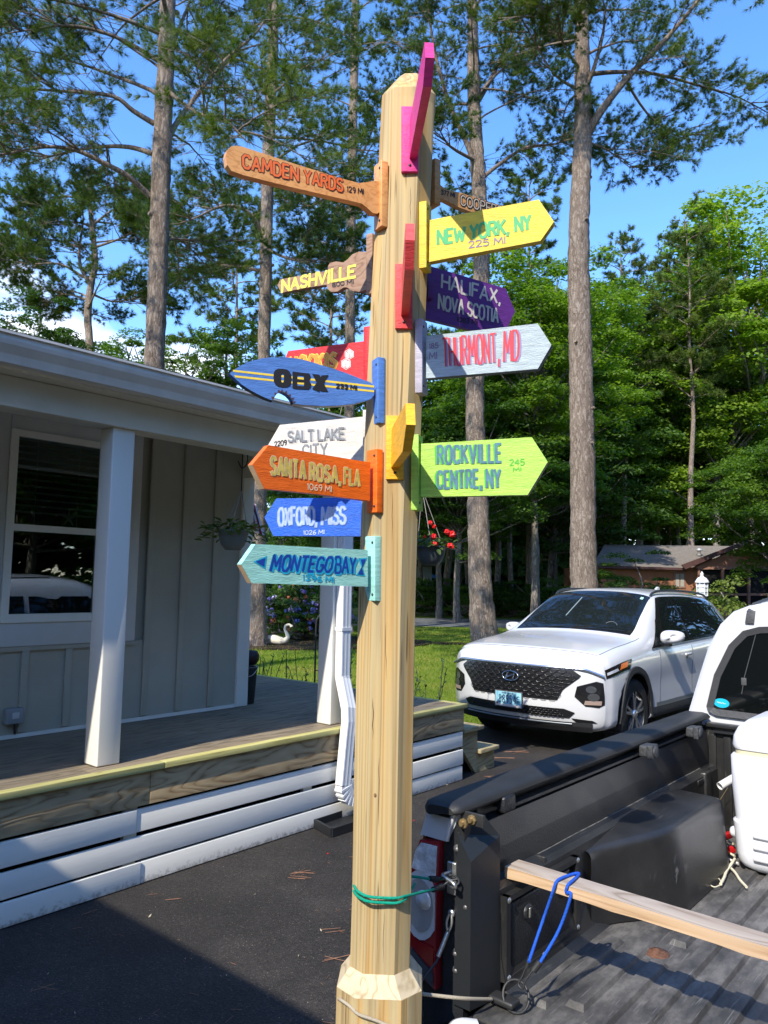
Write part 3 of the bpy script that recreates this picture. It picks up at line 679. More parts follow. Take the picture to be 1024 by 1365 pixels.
def arcs(cx, cy, rx, ry, ix, iy, n=16, sk=.12):
    for t in range(n):
        a0, a1 = 2*math.pi*t/n, 2*math.pi*(t+1)/n
        f = lambda a, x_, y_: (cx+x_*math.copysign(abs(math.cos(a))**.7, math.cos(a)), cy+y_*math.copysign(abs(math.sin(a))**.7, math.sin(a))+sk*(math.cos(a)*x_))
        OBXL.append([f(a0, rx, ry), f(a1, rx, ry), f(a1, ix, iy), f(a0, ix, iy)])
arcs(356, 298, 56, 58, 9, 28)
OBXL += [[(418,258),(448,261),(446,366),(418,362)], [(446,261),(520,270),(530,285),(446,279)], [(446,304),(522,312),(522,324),(446,322)], [(446,346),(530,352),(518,370),(446,366)], [(488,268),(524,271),(532,296),(522,316),(488,310)], [(490,312),(522,318),(536,338),(528,362),(488,370)],
         [(540,272),(584,277),(640,384),(594,380)], [(600,282),(642,278),(584,384),(540,366)]]
teeth = []
ring_in = [(298,438),(310,412),(325,392),(345,380),(365,388),(388,402),(405,420),(418,438),(425,456)]
for i in range(8):
    a, b_ = ring_in[i], ring_in[i+1]; mx_, my_ = (a[0]+b_[0])/2, (a[1]+b_[1])/2; dx_, dy_ = mx_-358, my_-455; k_ = 20/math.hypot(dx_, dy_)
    teeth.append([a, b_, (mx_+dx_*k_, my_+dy_*k_)])
sign('blue surfboard board reading OBX with yellow stripes and a shark bite', 247, 1.80, (499, 520), obx_out, Z4, BLU,
     [('distance_lettering', [('233 MI', (690,358), (815,370), (690,334), .0030, INK, dict(lift=.0012))])], (504.5, 479, 566), side=(EDGB, [34, 33, 32, 31, 30, 29, 23, 22, 21, 20, 19, 18]),
     extra=[('lettering', INK, OBXL, .0010), ('stripe', YEL, [[(48,246),(925,344),(925,357),(52,259)], [(56,280),(925,374),(925,386),(66,294)]], .0004), ('shark_teeth', M('bite_brown', (.06, .035, .04), .6), teeth, .0006)])
WBD = paint('whitewash_paint', (.62, .575, .52)); GRT = M('grey_stencil_paint', (.20, .21, .22), .6, var=(60, .25)); GRL = M('light_grey_shadow_paint', (.42, .43, .44), .6)
sign('white board reading SALT LAKE CITY, partly behind the orange board', 300, 1.905, (492, 580),
     [(340,588),(900,533),(900,820),(335,825),(255,735)], Z4, WBD,
     [('lettering', [('SALT LAKE', (402,696), (752,678), (400,632), .0062, GRL, dict(jit=.008)), ('SALT LAKE', (396,694), (744,676), (394,630), .0052, GRT, dict(lift=.002, jit=.008)), ('CITY', (486,790), (636,778), (484,716), .0055, GRT, dict(jit=.008))]),
      ('distance_lettering', [('2209', (308,724), (383,712), (308,694), .0026, INK, {})])], (493, 548, 600))
ORR = paint('orange_red_paint', (.90, .15, .012)); MUS = M('mustard_paint', (.62, .47, .10), .6, var=(70, .3)); PAL = M('pale_outline_paint', (.78, .62, .42), .6)
RAW = M('bare_wood_edge', (.55, .38, .22), .7, var=(30, .2))
sign('orange board reading SANTA ROSA, FLA', 230, 1.79, (496, 640),
     [(235,65),(560,122),(897,178),(893,428),(550,382),(207,348),(130,190)], Z5, ORR,
     [('lettering', [('SANTA', (252,254), (472,284), (252,142), .0088, PAL, dict(jit=.008, gap=.30)), ('ROSA,', (505,288), (700,314), (505,186), .0088, PAL, dict(jit=.008, gap=.30)), ('FLA', (728,318), (824,331), (728,216), .0084, PAL, dict(jit=.008, gap=.30)),
                     ('SANTA', (252,254), (472,284), (252,142), .0062, MUS, dict(jit=.008, gap=.30, lift=.0010)), ('ROSA,', (505,288), (700,314), (505,186), .0062, MUS, dict(jit=.008, gap=.30, lift=.0010)), ('FLA', (728,318), (824,331), (728,216), .0060, MUS, dict(jit=.008, gap=.30, lift=.0010))]),
      ('distance_lettering', [('1069 MI', (486,353), (643,370), (486,315), .0022, PAL, {})])], (499.7, 600, 684), side=(RAW, [5]))
COB = paint('cobalt_blue_paint', (.006, .10, .56)); LBL = M('pale_blue_lettering', (.33, .42, .62), .6, var=(60, .25)); HAL = M('mid_blue_paint', (.10, .22, .60), .6)
sign('cobalt blue board reading OXFORD, MISS', 287, 1.90, (488, 690),
     [(285,412),(865,405),(862,658),(265,655),(208,535)], Z5, COB,
     [('lettering', [('OXFORD,', (300,586), (548,580), (300,478), .0098, HAL, dict(jit=.01)), ('MISS', (582,582), (735,574), (582,474), .0098, HAL, dict(jit=.01)),
                     ('OXFORD,', (300,586), (548,580), (300,478), .0062, LBL, dict(jit=.01, lift=.0010)), ('MISS', (582,582), (735,574), (582,474), .0062, LBL, dict(jit=.01, lift=.0010))]),
      ('distance_lettering', [('1026 MI', (462,648), (598,642), (462,622), .0024, LBL, {})])], (489, 655, 712))
MNT = paint('mint_paint', (.33, .66, .58)); NVY = M('navy_paint', (.010, .055, .34), .5, var=(50, .2)); CYN = M('cyan_paint', (.02, .40, .62), .5, var=(50, .2))
sign('mint board reading MONTEGO BAY with a painted blue arrow, lowest on the left', 232, 1.79, (490, 755),
     [(150,708),(880,747),(880,985),(125,962),(57,840)], Z5, MNT,
     [('lettering', [('MONTEGO', (250,882), (640,892), (272,790), .0125, CYN, dict(jit=.008, gap=.22)), ('BAY', (672,894), (800,900), (676,800), .0125, CYN, dict(jit=.008)),
                     ('MONTEGO', (245,878), (636,888), (267,782), .0056, NVY, dict(jit=.014, lift=.0010, gap=.22)), ('BAY', (667,892), (795,898), (671,792), .0052, NVY, dict(jit=.012, lift=.0010))]),
      ('distance_lettering', [('1396 MI', (457,944), (656,957), (457,908), .0032, CYN, {})])], (497.5, 715, 801), side=(RAW, [3]),
     extra=[('arrow_mark', CYN, [[(133,822),(224,784),(212,872)], [(816,803),(875,797),(846,860),(862,918),(800,912),(838,860)]], .0006),
            ('arrow_mark', NVY, [[(150,822),(212,798),(204,856)], [(832,808),(864,806),(838,858),(850,906),(814,904),(842,858)]], .0012)])
YSG = paint('yellow_paint', (.70, .52, .03)); GRN = M('green_lettering', (.012, .34, .09), .5, var=(40, .12)); PUR = M('purple_grey_ink', (.18, .12, .22), .5)
sign('yellow board reading NEW YORK, NY', 112, 1.797, (574, 320),
     [(150,242),(480,180),(812,118),(903,252),(822,368),(480,432),(146,496)], Z3, YSG,
     [('lettering', [('NEW YORK,', (200,390), (628,324), (200,308), .0068, GRN, dict(jit=.008)), ('NY', (672,312), (762,296), (668,228), .0068, GRN, dict(jit=.01))]),
      ('distance_lettering', [('225 MI', (388,412), (608,384), (386,374), .0026, PUR, {})])], (567, 273, 361))
MGT = paint('magenta_paint', (.62, .035, .22)); PURP = paint('deep_purple_paint', (.13, .028, .22)); OFW = M('off_white_lettering', (.60, .56, .50), .6, var=(50, .15))
sign('purple board reading HALIFAX, NOVA SCOTIA', 60, 1.91, (572, 400),
     [(120,512),(610,658),(668,795),(625,888),(420,912),(120,838)], Z3, PURP,
     [('lettering', [('HALIFAX,', (222,652), (575,752), (226,572), .0060, OFW, dict(jit=.01)), ('NOVA SCOTIA', (202,778), (562,868), (206,694), .0060, OFW, dict(jit=.012))]),
      ('distance_lettering', [('1083 MI', (315,857), (437,876), (315,830), .0022, INK, {})])], (569, 372, 400), thick=.015)
LGR = paint('pale_grey_paint', (.34, .41, .44)); RDL = M('red_lettering', (.50, .016, .035), .5, var=(40, .2)); PRP = M('violet_shadow_paint', (.24, .17, .34), .5); LIL = paint('lilac_grey_paint', (.40, .37, .43))
sign('pale grey board reading THURMONT, MD in red', 112, 1.797, (569, 470),
     [(130,945),(805,870),(888,1000),(805,1145),(128,1202)], Z3, LGR,
     [('lettering', [('THURMONT,', (240,1132), (578,1104), (234,964), .0052, PRP, dict(jit=.006, gap=.2)), ('MD', (608,1102), (700,1092), (608,926), .0056, PRP, dict(jit=.006)),
                     ('THURMONT,', (234,1130), (572,1102), (228,962), .0044, RDL, dict(jit=.006, lift=.0010, gap=.2)), ('MD', (600,1100), (690,1090), (600,922), .0048, RDL, dict(jit=.006, lift=.0010))]),
      ('distance_lettering', [('185', (147,1023), (202,1018), (147,993), .0022, PUR, {}), ('MI', (148,1088), (194,1084), (148,1048), .0022, PUR, {})])], (561.5, 428, 526), side=(M('dark_slate_edge', (.10, .11, .14), .6), [2, 3]), bcol=LIL)
LIM = paint('lime_paint', (.35, .58, .075)); SLB = M('slate_blue_lettering', (.06, .16, .22), .6, var=(70, .3)); BGR = M('bright_green_paint', (.07, .42, .03), .5)
sign('lime green board reading ROCKVILLE CENTRE, NY', 109, 1.797, (562, 620),
     [(262,305),(892,268),(982,408),(868,596),(258,607)], Z6, LIM,
     [('lettering', [('ROCKVILLE', (353,420), (716,408), (350,324), .0066, BGR, dict(jit=.006, gap=.26, dx=-.06)), ('CENTRE, NY', (352,558), (712,550), (349,466), .0066, BGR, dict(jit=.006, gap=.26, dx=-.06)),
                     ('ROCKVILLE', (359,420), (718,408), (358,320), .0060, SLB, dict(jit=.006, gap=.26, lift=.0010)), ('CENTRE, NY', (358,560), (714,552), (356,462), .0060, SLB, dict(jit=.006, gap=.26, lift=.0010))]),
      ('distance_lettering', [('245', (766,429), (850,426), (766,396), .0022, BGR, {}), ('MI', (786,462), (831,459), (786,443), .0022, BGR, {})])], (556, 581, 681), side=(M('bare_grey_edge', (.35, .30, .22), .7), [2]))
sign('orange brown bat board reading COOPERSTOWN, half hidden behind the yellow board', 54, 1.915, (580, 262),
     [(165,-12),(205,22),(250,58),(330,75),(450,112),(600,160),(740,208),(775,250),(740,285),(560,238),(400,192),(330,166),(250,124),(215,112),(178,125),(165,120)], Z3, mBat,
     [('lettering', [('COOPERSTOWN', (338,150), (735,262), (340,92), .0085, INK, dict(jit=.01, gap=.22)), ('COOPERSTOWN', (338,150), (735,262), (340,92), .0032, CRM, dict(jit=.01, gap=.22, lift=.0010))]),
      ('distance_lettering', [('377 MI', (219,86), (300,106), (219,60), .0028, INK, {})])], (577.5, 216, 276), thick=.016)
# the three boards that point at the viewer: side profile in (distance from post, height)
def fwd_sign(label, mat, x0, x1, y0, prof, brk, th=.019, flat=.042, under=None):
    a = Vector((x0, y0, 0)); bdir = (Vector((x1, y0-.27, 0))-a).normalized(); nn = Vector((bdir.y, -bdir.x, 0))
    mb = MB().prism([a+bdir*s+Vector((0, 0, z))-nn*th/2 for s, z in prof], nn*th); bd = mb.build('direction_board', mat, SPT); bd['label'] = label
    bx, yt, yb = brk; T = ony(bx, yt, y0); Bm = ony(bx, yb, y0); Z = (T-Bm).normalized()
    MB().obox((T+Bm)/2+Vector((0, .008, 0)), (1, 0, 0), (0, 1, 0), Z, flat/2, .0095, (T-Bm).length/2, .0015).build('bracket', mat, bd)
    MB().lathe([(0, .0016), (.003, .0014), (.0035, 0)], Bm+Z*.016+Vector((0, -.002, 0)), (1, 0, 0), Z, (0, -1, 0), 10).build('screw', BLKMET, bd)
    return bd
zy = lambda py, Y: ony(545, py, Y).z
PINK = paint('hot_pink_paint', (.68, .035, .23)); SCR = paint('coral_red_paint', (.70, .06, .06)); GLD = paint('golden_yellow_paint', (.80, .42, .015))
fwd_sign('hot pink board at the top of the post, pointing at the viewer', PINK, .056, .077, 1.795, [(0, zy(212,1.795)), (.255, zy(115,1.54)), (.290, zy(76,1.505)), (.272, zy(56,1.523)), (0, zy(56,1.523))], (546.5, 142, 229))
fwd_sign('red board high on the post, pointing at the viewer', SCR, .042, .043, 1.795, [(0, zy(421.5,1.795)), (.260, zy(360,1.535)), (.290, zy(320,1.505)), (.272, zy(298,1.523)), (0, zy(298,1.523))], (538.5, 352, 438))
fwd_sign('golden yellow board on the middle of the post, pointing at the viewer', GLD, .024, .050, 1.795, [(0, zy(624,1.795)), (.225, zy(602,1.57)), (.278, zy(566,1.517)), (.262, zy(537.6,1.533)), (0, zy(537.6,1.533))], (526.5, 554, 639))
# ============================================================ pickup truck (local x = towards its right side, y = forward)
TO = (.152, 2.065, 0); TAZ = 40.0
TK = thing('pickup_truck', 'white pickup truck with a lined black bed and its tailgate down', 'pickup truck', TO, TAZ)
TM = WM[TK.name]
def tw(r, u, z): return TM @ Vector((r, u, z))
def tb(name, mb, mat, parent=None, **k): return mb.build(name, mat, parent or TK, local=True, **k)
X3, Y3, Z3v = Vector((1, 0, 0)), Vector((0, 1, 0)), Vector((0, 0, 1))
LINER = M('bed_liner', (.015, .0155, .016), .36, .5, var=(5, .35), bump=(220, .35, .002), col2=(.030, .029, .028))
def scuff(m, amt=.4, col=(.16, .155, .15), sc=5):
    n, l = m.node_tree.nodes, m.node_tree.links; b = n['Principled BSDF']; src = b.inputs['Base Color'].links[0].from_socket
    tc = n.new('ShaderNodeTexCoord'); mp = n.new('ShaderNodeMapping'); mp.inputs['Rotation'].default_value = (.3, .5, .4); mp.inputs['Scale'].default_value = (22, 1.5, 3); l.new(tc.outputs['Object'], mp.inputs[0])
    q = n.new('ShaderNodeTexNoise'); q.inputs['Scale'].default_value = sc; q.inputs['Detail'].default_value = 3; l.new(mp.outputs[0], q.inputs['Vector'])
    q2 = n.new('ShaderNodeTexNoise'); q2.inputs['Scale'].default_value = 6; q2.inputs['Detail'].default_value = 6; l.new(tc.outputs['Object'], q2.inputs['Vector'])
    r = ramp(n, [(.62, (0, 0, 0)), (.70, (1, 1, 1))]); l.new(q.outputs['Fac'], r.inputs[0]); r2 = ramp(n, [(.5, (0, 0, 0)), (.7, (1, 1, 1))]); l.new(q2.outputs['Fac'], r2.inputs[0])
    a = n.new('ShaderNodeMath'); a.operation = 'MULTIPLY'; l.new(r.outputs[0], a.inputs[0]); l.new(r2.outputs[0], a.inputs[1])
    a2 = n.new('ShaderNodeMath'); a2.operation = 'MULTIPLY'; a2.inputs[1].default_value = amt; l.new(a.outputs[0], a2.inputs[0])
    x = n.new('ShaderNodeMixRGB'); x.inputs[2].default_value = (*col, 1); l.new(a2.outputs[0], x.inputs[0]); l.new(src, x.inputs[1]); l.new(x.outputs[0], b.inputs['Base Color'])
scuff(LINER, .7)
RAILP = M('bed_rail_cap', (.025, .0255, .026), .55, .4, var=(6, .25), bump=(260, .4, .002))
FLRM = bpy.data.materials.new('bed_floor'); n, l, b = nodes_of(FLRM)
tcg = n.new('ShaderNodeTexCoord')
mpf = n.new('ShaderNodeMapping'); mpf.inputs['Scale'].default_value = (1, .45, 1); l.new(tcg.outputs['Object'], mpf.inputs[0])
q1 = n.new('ShaderNodeTexNoise'); q1.inputs['Scale'].default_value = 11; q1.inputs['Detail'].default_value = 9; q1.inputs['Roughness'].default_value = .7; l.new(mpf.outputs[0], q1.inputs['Vector'])
r1 = ramp(n, [(.36, (.036, .035, .033)), (.5, (.080, .075, .069)), (.68, (.18, .168, .15))]); l.new(q1.outputs['Fac'], r1.inputs[0])
q2 = n.new('ShaderNodeTexNoise'); q2.inputs['Scale'].default_value = 3; q2.inputs['Detail'].default_value = 2; l.new(tcg.outputs['Object'], q2.inputs['Vector'])
mps = n.new('ShaderNodeMapping'); mps.inputs['Rotation'].default_value = (0, 0, .9); mps.inputs['Scale'].default_value = (60, 2.2, 1); l.new(tcg.outputs['Object'], mps.inputs[0])
q3 = n.new('ShaderNodeTexNoise'); q3.inputs['Scale'].default_value = 4; q3.inputs['Detail'].default_value = 1; l.new(mps.outputs[0], q3.inputs['Vector'])
r3 = ramp(n, [(.70, (0, 0, 0)), (.74, (1, 1, 1))]); l.new(q3.outputs['Fac'], r3.inputs[0])
mx = n.new('ShaderNodeMixRGB'); mx.inputs[2].default_value = (.22, .21, .20, 1)
sc_ = n.new('ShaderNodeMath'); sc_.operation = 'MULTIPLY'; sc_.inputs[1].default_value = .5; l.new(r3.outputs[0], sc_.inputs[0])
l.new(sc_.outputs[0], mx.inputs[0]); l.new(r1.outputs[0], mx.inputs[1]); l.new(mx.outputs[0], b.inputs['Base Color'])
b.inputs['Roughness'].default_value = .55; b.inputs['Specular IOR Level'].default_value = .4
bu = n.new('ShaderNodeBump'); bu.inputs['Strength'].default_value = .5; bu.inputs['Distance'].default_value = .003; l.new(q1.outputs['Fac'], bu.inputs['Height']); l.new(bu.outputs[0], b.inputs['Normal'])
CARW = M('white_car_paint', (.60, .60, .60), .22, .5, coat=.8)
GLASSD = M('dark_car_glass', (.006, .008, .009), .02, .9)
RUBB = M('tyre_rubber', (.022, .022, .023), .75, .3, bump=(60, .3))
SEAL = M('window_seal', (.05, .05, .052), .5, .4, bump=(90, .2))
BL, UF = 1.93, .67          # bed length, floor height
RC = .82                    # centre line
# floor with raised ribs
fl = MB().box((.13, -.02, .55), (2*RC-.13, BL, UF-.012)); FLO = tb('bed_floor', fl, FLRM)
rbx = .20; k = 0
while rbx < 2*RC-.22:
    w = .050
    y0 = .10 if .22 < rbx < 1.4 else .14
    if rbx < .31: y0, y1 = (.12 + .05*(k % 2), .60 if rbx < .26 else .72)
    else: y1 = BL-.04
    if abs(rbx+w/2-.36) < .035: spans = [(y0, .54), (.68, y1)]
    elif rbx > 2*RC-.34: spans = [(y0, .6)]
    else: spans = [(y0, y1)]
    for a, c in spans:
        h = .013; x0, x1 = rbx, rbx+w
        m_ = MB(); m_.add([(x0, a, UF-.012), (x1, a, UF-.012), (x1, c, UF-.012), (x0, c, UF-.012), (x0+.006, a+.012, UF-.012+h), (x1-.006, a+.012, UF-.012+h), (x1-.006, c-.012, UF-.012+h), (x0+.006, c-.012, UF-.012+h)],
                          [(4,5,6,7),(0,1,5,4),(1,2,6,5),(2,3,7,6),(3,0,4,7)])
        tb('floor_rib', m_, FLRM, FLO)
    rbx += w+.026; k += 1
bolt = MB().lathe([(0, .012), (.009, .012), (.010, .006), (.022, .006), (.026, .002), (.036, .001), (.036, 0)], (.345, .60, UF-.012), n=20)
tb('rusty_bolt', bolt, M('rusty_steel', (.13, .06, .035), .75, .3, var=(60, .5), bump=(120, .5)), FLO)
# side walls
def side(sgn):
    """sgn=+1 the left side seen from inside, -1 its mirror"""
    def X(r): return r if sgn > 0 else 2*RC-r
    def box(a, b_): return MB().box((min(X(a[0]), X(b_[0])), a[1], a[2]), (max(X(a[0]), X(b_[0])), b_[1], b_[2]))
    # wall skin in profile, swept forward
    prof = [(.085, 1.125), (.088, 1.12), (.060, 1.118), (.058, 1.083), (.083, 1.076), (.092, 1.0), (.094, .935), (.115, .928), (.128, .915), (.134, .75), (.15, .675), (.175, .655)]
    m_ = MB()
    ys = [.10, .115, BL]
    m_.add([(X(r+(0 if j else 0)), y, z) for j, y in enumerate(ys) for r, z in prof], [(j*len(prof)+i, j*len(prof)+i+1, (j+1)*len(prof)+i+1, (j+1)*len(prof)+i) for j in range(2) for i in range(len(prof)-1)])
    wl_ = tb('bed_side_wall', m_, LINER)
    # plain wall where the ledge has not begun (near the tail)
    tb('corner_panel', box((.060, .06, .66), (.0945, .345, .932)), LINER, wl_) if False else None
    # rail cap
    rp_ = [(-.028, 1.108), (-.032, 1.122), (-.026, 1.136), (-.010, 1.144), (.060, 1.146), (.082, 1.142), (.094, 1.130), (.090, 1.121), (.055, 1.119), (-.02, 1.104)]
    st_ = [(-.030, .66, -.006), (-.022, .86, -.003), (-.008, .97, -.001), (.03, 1, 0), (.5, 1, 0), (1.2, 1, 0), (BL+.005, 1, 0)]
    m_ = MB(); c0 = (.03, 1.13)
    for y, s, dz in st_: pass
    rings_ = [[Vector((X(c0[0]+(r-c0[0])*s), y, c0[1]+(z-c0[1])*s+dz)) for r, z in rp_] for y, s, dz in st_]
    k = len(rp_); vs = [v for R_ in rings_ for v in R_]
    m_.add(vs, [(i*k+j, i*k+(j+1) % k, (i+1)*k+(j+1) % k, (i+1)*k+j) for i in range(len(rings_)-1) for j in range(k)], True)
    m_.add(rings_[0], [tuple(range(k))]); m_.add(rings_[-1], [tuple(range(k))])
    tb('rail_cap', m_, RAILP)
    # adjustable cleat track
    tb('cleat_track', box((.062, .20, 1.088), (.090, BL-.12, 1.096)), BLACKP, wl_)
    tb('cleat_track', box((.062, .20, 1.120), (.089, BL-.12, 1.1245)), BLACKP, wl_)
    e_ = MB().obox((X(.088), .20, 1.106), X3, Y3, Z3v, .014, .03, .022, .008); tb('track_end', e_, BLACKP, wl_)
    for u_ in (1.16, 1.66):
        m_ = MB().obox((X(.105), u_, 1.105), X3, Y3, Z3v, .016, .035, .020, .006)
        m_.lathe([(.0, 0), (.020, 0), (.022, .006), (.022, .03), (.018, .034), (0, .034)], (X(.115), u_-.012, 1.105), Y3, Z3v, X3*sgn, 12)
        for s_ in range(4): m_.obox((X(.132), u_-.012, 1.105), Y3, (Z3v*math.cos(s_*.785)+Y3*math.sin(s_*.785)), X3, .028 if s_ == 0 else .006, .024, .010, .003)
        m_.obox((X(.118), u_+.032, 1.098), X3, Y3, Z3v, .011, .022, .011, .004)
        tb('tie_down_cleat', m_, M('cleat_grey', (.045, .047, .05), .6, .4, bump=(90, .5)))
    # wheel arch hump
    def hump(i, j):
        u = .60+.84*i                    # along the bed
        t = j                             # 0 = on the wall top, 1 = on the floor
        e_ = min(1, max(0, i/.42)); e_ = e_*e_*(3-2*e_); e2 = min(1, (1-i)/.035); e_ = min(e_, .25+.75*e2)
        wdt = .125+.150*e_; hgt = UF+.255-.03*(1-e_)
        if t < .45: s_ = t/.45; r_ = .12+(wdt-.12)*s_; z_ = hgt-.004*s_
        elif t < .6: a_ = (t-.45)/.15*math.pi/2; r_ = wdt+.022*math.sin(a_); z_ = hgt-.004-.022*(1-math.cos(a_))
        else: s_ = (t-.6)/.4; r_ = wdt+.022+.022*s_*e_; z_ = (hgt-.026)*(1-s_)+(UF-.008)*s_
        if i > .97: r_ = min(r_, .12+(r_-.12)*((1-i)/.03*.999+.001))
        return Vector((X(r_), u, z_))
    m_ = MB().grid(hump, 40, 24); tb('wheel_arch', m_, LINER)
    DUST = M('pale_dust', (.13, .125, .11), .9, .1, var=(30, .7))
    tb('dust_line', MB().tube([(X(.0965+.001*math.sin(q_*1.7)), .36+.083*q_, .9335) for q_ in range(18)], .0022, 4), DUST, wl_)
    tb('dust_line', MB().tube([(X(.152+.002*math.sin(q_*2.1)), .30+.05*q_, UF-.006) for q_ in range(7)], .004, 4), DUST, wl_)
    tb('dust_line', MB().tube([hump(.985, t_)+Vector((0, .004, 0)) for t_ in (.5, .6, .7, .8, .9, 1.0)], .0022, 4), DUST, wl_)
    # ledge start block, forward bracket
    tb('ledge_end', MB().obox((X(.100), .352, .905), X3, Y3, Z3v, .026, .006, .030, .003), LINER)
    tb('corner_post', MB().obox((X(.115), BL-.175, .80), X3, Y3, Z3v, .025, .035, .13, .008), LINER)
    tb('front_gusset', MB().obox((X(.110), BL-.24, .90), X3, Y3, Z3v, .022, .045, .010, .004), LINER)
    # recess with a storage door below the ledge, near the tail
    dr = tb('storage_door', MB().obox((X(.134), .305, .790), X3, Y3, Z3v, .008, .165, .085, .006), BLACKP)
    fr_ = MB()
    for a, c in [((.127, .11, .885), (.147, .52, .900)), ((.127, .11, .69), (.147, .52, .700)), ((.127, .105, .69), (.147, .125, .90)), ((.127, .50, .69), (.147, .52, .90))]:
        fr_.box((min(X(a[0]), X(c[0])), a[1], a[2]), (max(X(a[0]), X(c[0])), c[1], c[2]))
    tb('door_frame', fr_, LINER)
    for u_ in (.22, .42):
        tb('door_latch', MB().lathe([(0, .004), (.010, .004), (.013, .007), (.019, .007), (.021, 0)], (X(.1425), u_, .83), Y3, Z3v, X3*sgn, 18), BLACKP, dr)
        tb('latch_bar', MB().obox((X(.149), u_, .83), X3, Y3, Z3v, .003, .004, .013, .002), STEEL, dr)
    for u_, z_ in ((.117, .89), (.117, .70), (.51, .89), (.51, .70), (.30, .694)):
        tb('screw', MB().lathe([(0, .004), (.006, .003), (.008, 0)], (X(.1475), u_, z_), Y3, Z3v, X3*sgn, 10), STEEL)
    # tail jamb: pressed pillar, plates and bolts
    if True:
        tb('jamb_panel', box((.022, .002, .60), (.085, .10, 1.095)), BLACKP)
        A, B_, C_, D_, E_ = (.070, -.006, 1.066), (.098, .075, 1.100), (.126, .105, 1.050), (.110, -.006, 1.008), (.098, .115, 1.10)
        vv = [A, B_, C_, D_, (.060, -.006, .655), (.110, -.006, .655), (.130, .105, .655), (.02, .09, .655), (.02, .06, 1.10)]
        m_ = MB().add([(X(p[0]), p[1], p[2]) for p in vv], [(0, 1, 2, 3), (0, 3, 5, 4), (3, 2, 6, 5), (0, 8, 1), (0, 4, 7, 8), (1, 8, 7, 6, 2)]); m_2 = tb('jamb_pillar', m_, M('gloss_black_plastic', (.016, .018, .020), .42, .5, bump=(30, .05)), fixn=True)
        tb('hinge_plate', MB().obox((X(.112), -.002, 1.112), X3, Y3, Z3v, .034, .004, .016, .002), BLKMET)
        for a, c in ((.088, 1.098), (.114, 1.112)):
            m_ = MB().lathe([(.0, .013), (.006, .013), (.007, .006), (.0125, .005), (.0125, 0)], (X(a), -.007, c), X3, Z3v, -Y3, 8, sm=False); tb('brass_bolt', m_, M('brass_bolt', (.38, .27, .13), .4, .5, metal=.7, var=(90, .4)))
        for a, c in ((.066, 1.028), (.094, .895), (.064, .775), (.066, .735)):
            m_ = MB().lathe([(.0, .008), (.005, .008), (.006, .003), (.011, .003), (.012, 0)], (X(a), 0, c), X3, Z3v, -Y3, 12); tb('jamb_bolt', m_, M('grey_bolt', (.16, .155, .15), .5, .5, metal=.6))
        # striker with its loop
        m_ = MB().obox((X(.052), -.003, .955), X3, Y3, Z3v, .014, .005, .040, .004); tb('striker_plate', m_, STEEL)
        m_ = MB().tube(smooth_pts([(X(.045), -.008, .968), (X(.045), -.035, .968), (X(.083), -.045, .962), (X(.087), -.040, .950), (X(.05), -.018, .944)], 5), .0045, 8); tb('striker_loop', m_, STEEL)
    # outer body side
    op = [(-.03, 1.10), (-.050, 1.04), (-.078, .95), (-.090, .85), (-.092, .74), (-.085, .62), (-.070, .52), (-.055, .48)]
    def outer(i, j):
        f_ = j*(len(op)-1); a = int(min(f_, len(op)-2)); t = f_-a
        r_ = op[a][0]+(op[a+1][0]-op[a][0])*t; z_ = op[a][1]+(op[a+1][1]-op[a][1])*t
        return Vector((X(r_), .012+i*(BL-.01), z_))
    bs = MB().grid(outer, 24, 16)
    lip = [(-.03, 1.10), (-.050, 1.04), (.02, 1.04), (.034, 1.04), (.060, 1.085), (.070, 1.118), (.040, 1.10)]
    tbm = tb('bed_outer_side', bs, CARW)
    tb('tail_corner', MB().prism([(X(r_), -.004, z_) for r_, z_ in lip], (0, .03, 0)), CARW)
    tb('tail_flange', MB().tube([(X(.036), -.006, 1.045), (X(.046), -.010, 1.075), (X(.062), -.010, 1.118), (X(.072), -.008, 1.128)], .007, 6), CARW)
    tb('outer_liner', box((-.05, .02, .50), (.02, BL, 1.08)), BLACKP)
    # wheel, with a dark disc drawn as the shaded opening behind it
    WY = 1.02
    ar = MB()
    for t in range(14):
        a0, a1 = math.pi*t/14, math.pi*(t+1)/14
        ar.prism([(X(-.100), WY+math.cos(a_)*R_, .38+math.sin(a_)*R_) for a_, R_ in ((a0, .43), (a1, .43), (a1, .50), (a0, .50))], (.02*sgn, 0, 0))
    tb('arch_flare', ar, BLACKP)
    dk = MB().lathe([(0, 0), (.43, 0), (.43, .02), (0, .02)], (X(-.097), WY, .38), Y3, Z3v, X3*sgn, 28, sm=False); tb('wheel_well_shade', dk, DARKGAP)
    def mkwheel(cy):
        w_ = tb('wheel', MB().lathe([(.25, -.01), (.34, -.01), (.365, .0), (.375, .02), (.375, .22), (.36, .24), (.25, .24)], (X(-.125), cy, .375), Y3, Z3v, X3*sgn, 36), RUBB)
        rm = MB().lathe([(0, -.005), (.06, -.005), (.08, .01), (.19, .03), (.215, -.005), (.25, -.005), (.25, .03)], (X(-.12), cy, .375), Y3, Z3v, X3*sgn, 30)
        tb('rim', rm, M('truck_alloy', (.4, .41, .42), .35, .5, metal=.8), w_)
    mkwheel(WY); mkwheel(WY+3.23-.05)
    # lamp cluster
    lm = [(-.045, 1.030), (.019, 1.038), (.015, .98), (.010, .88), (.008, .74), (.010, .672), (-.03, .69), (-.060, .715), (-.080, .78), (-.090, .84), (-.082, .92), (-.062, .985)]
    LRED = M('lamp_red_lens', (.30, .006, .008), .12, .6, coat=.5); LCLR = M('lamp_clear_lens', (.88, .87, .86), .12, .8, metal=.1, var=(38, .5), bump=(40, .9)); LHSG = M('lamp_housing', (.30, .02, .025), .2, .6, coat=.5)
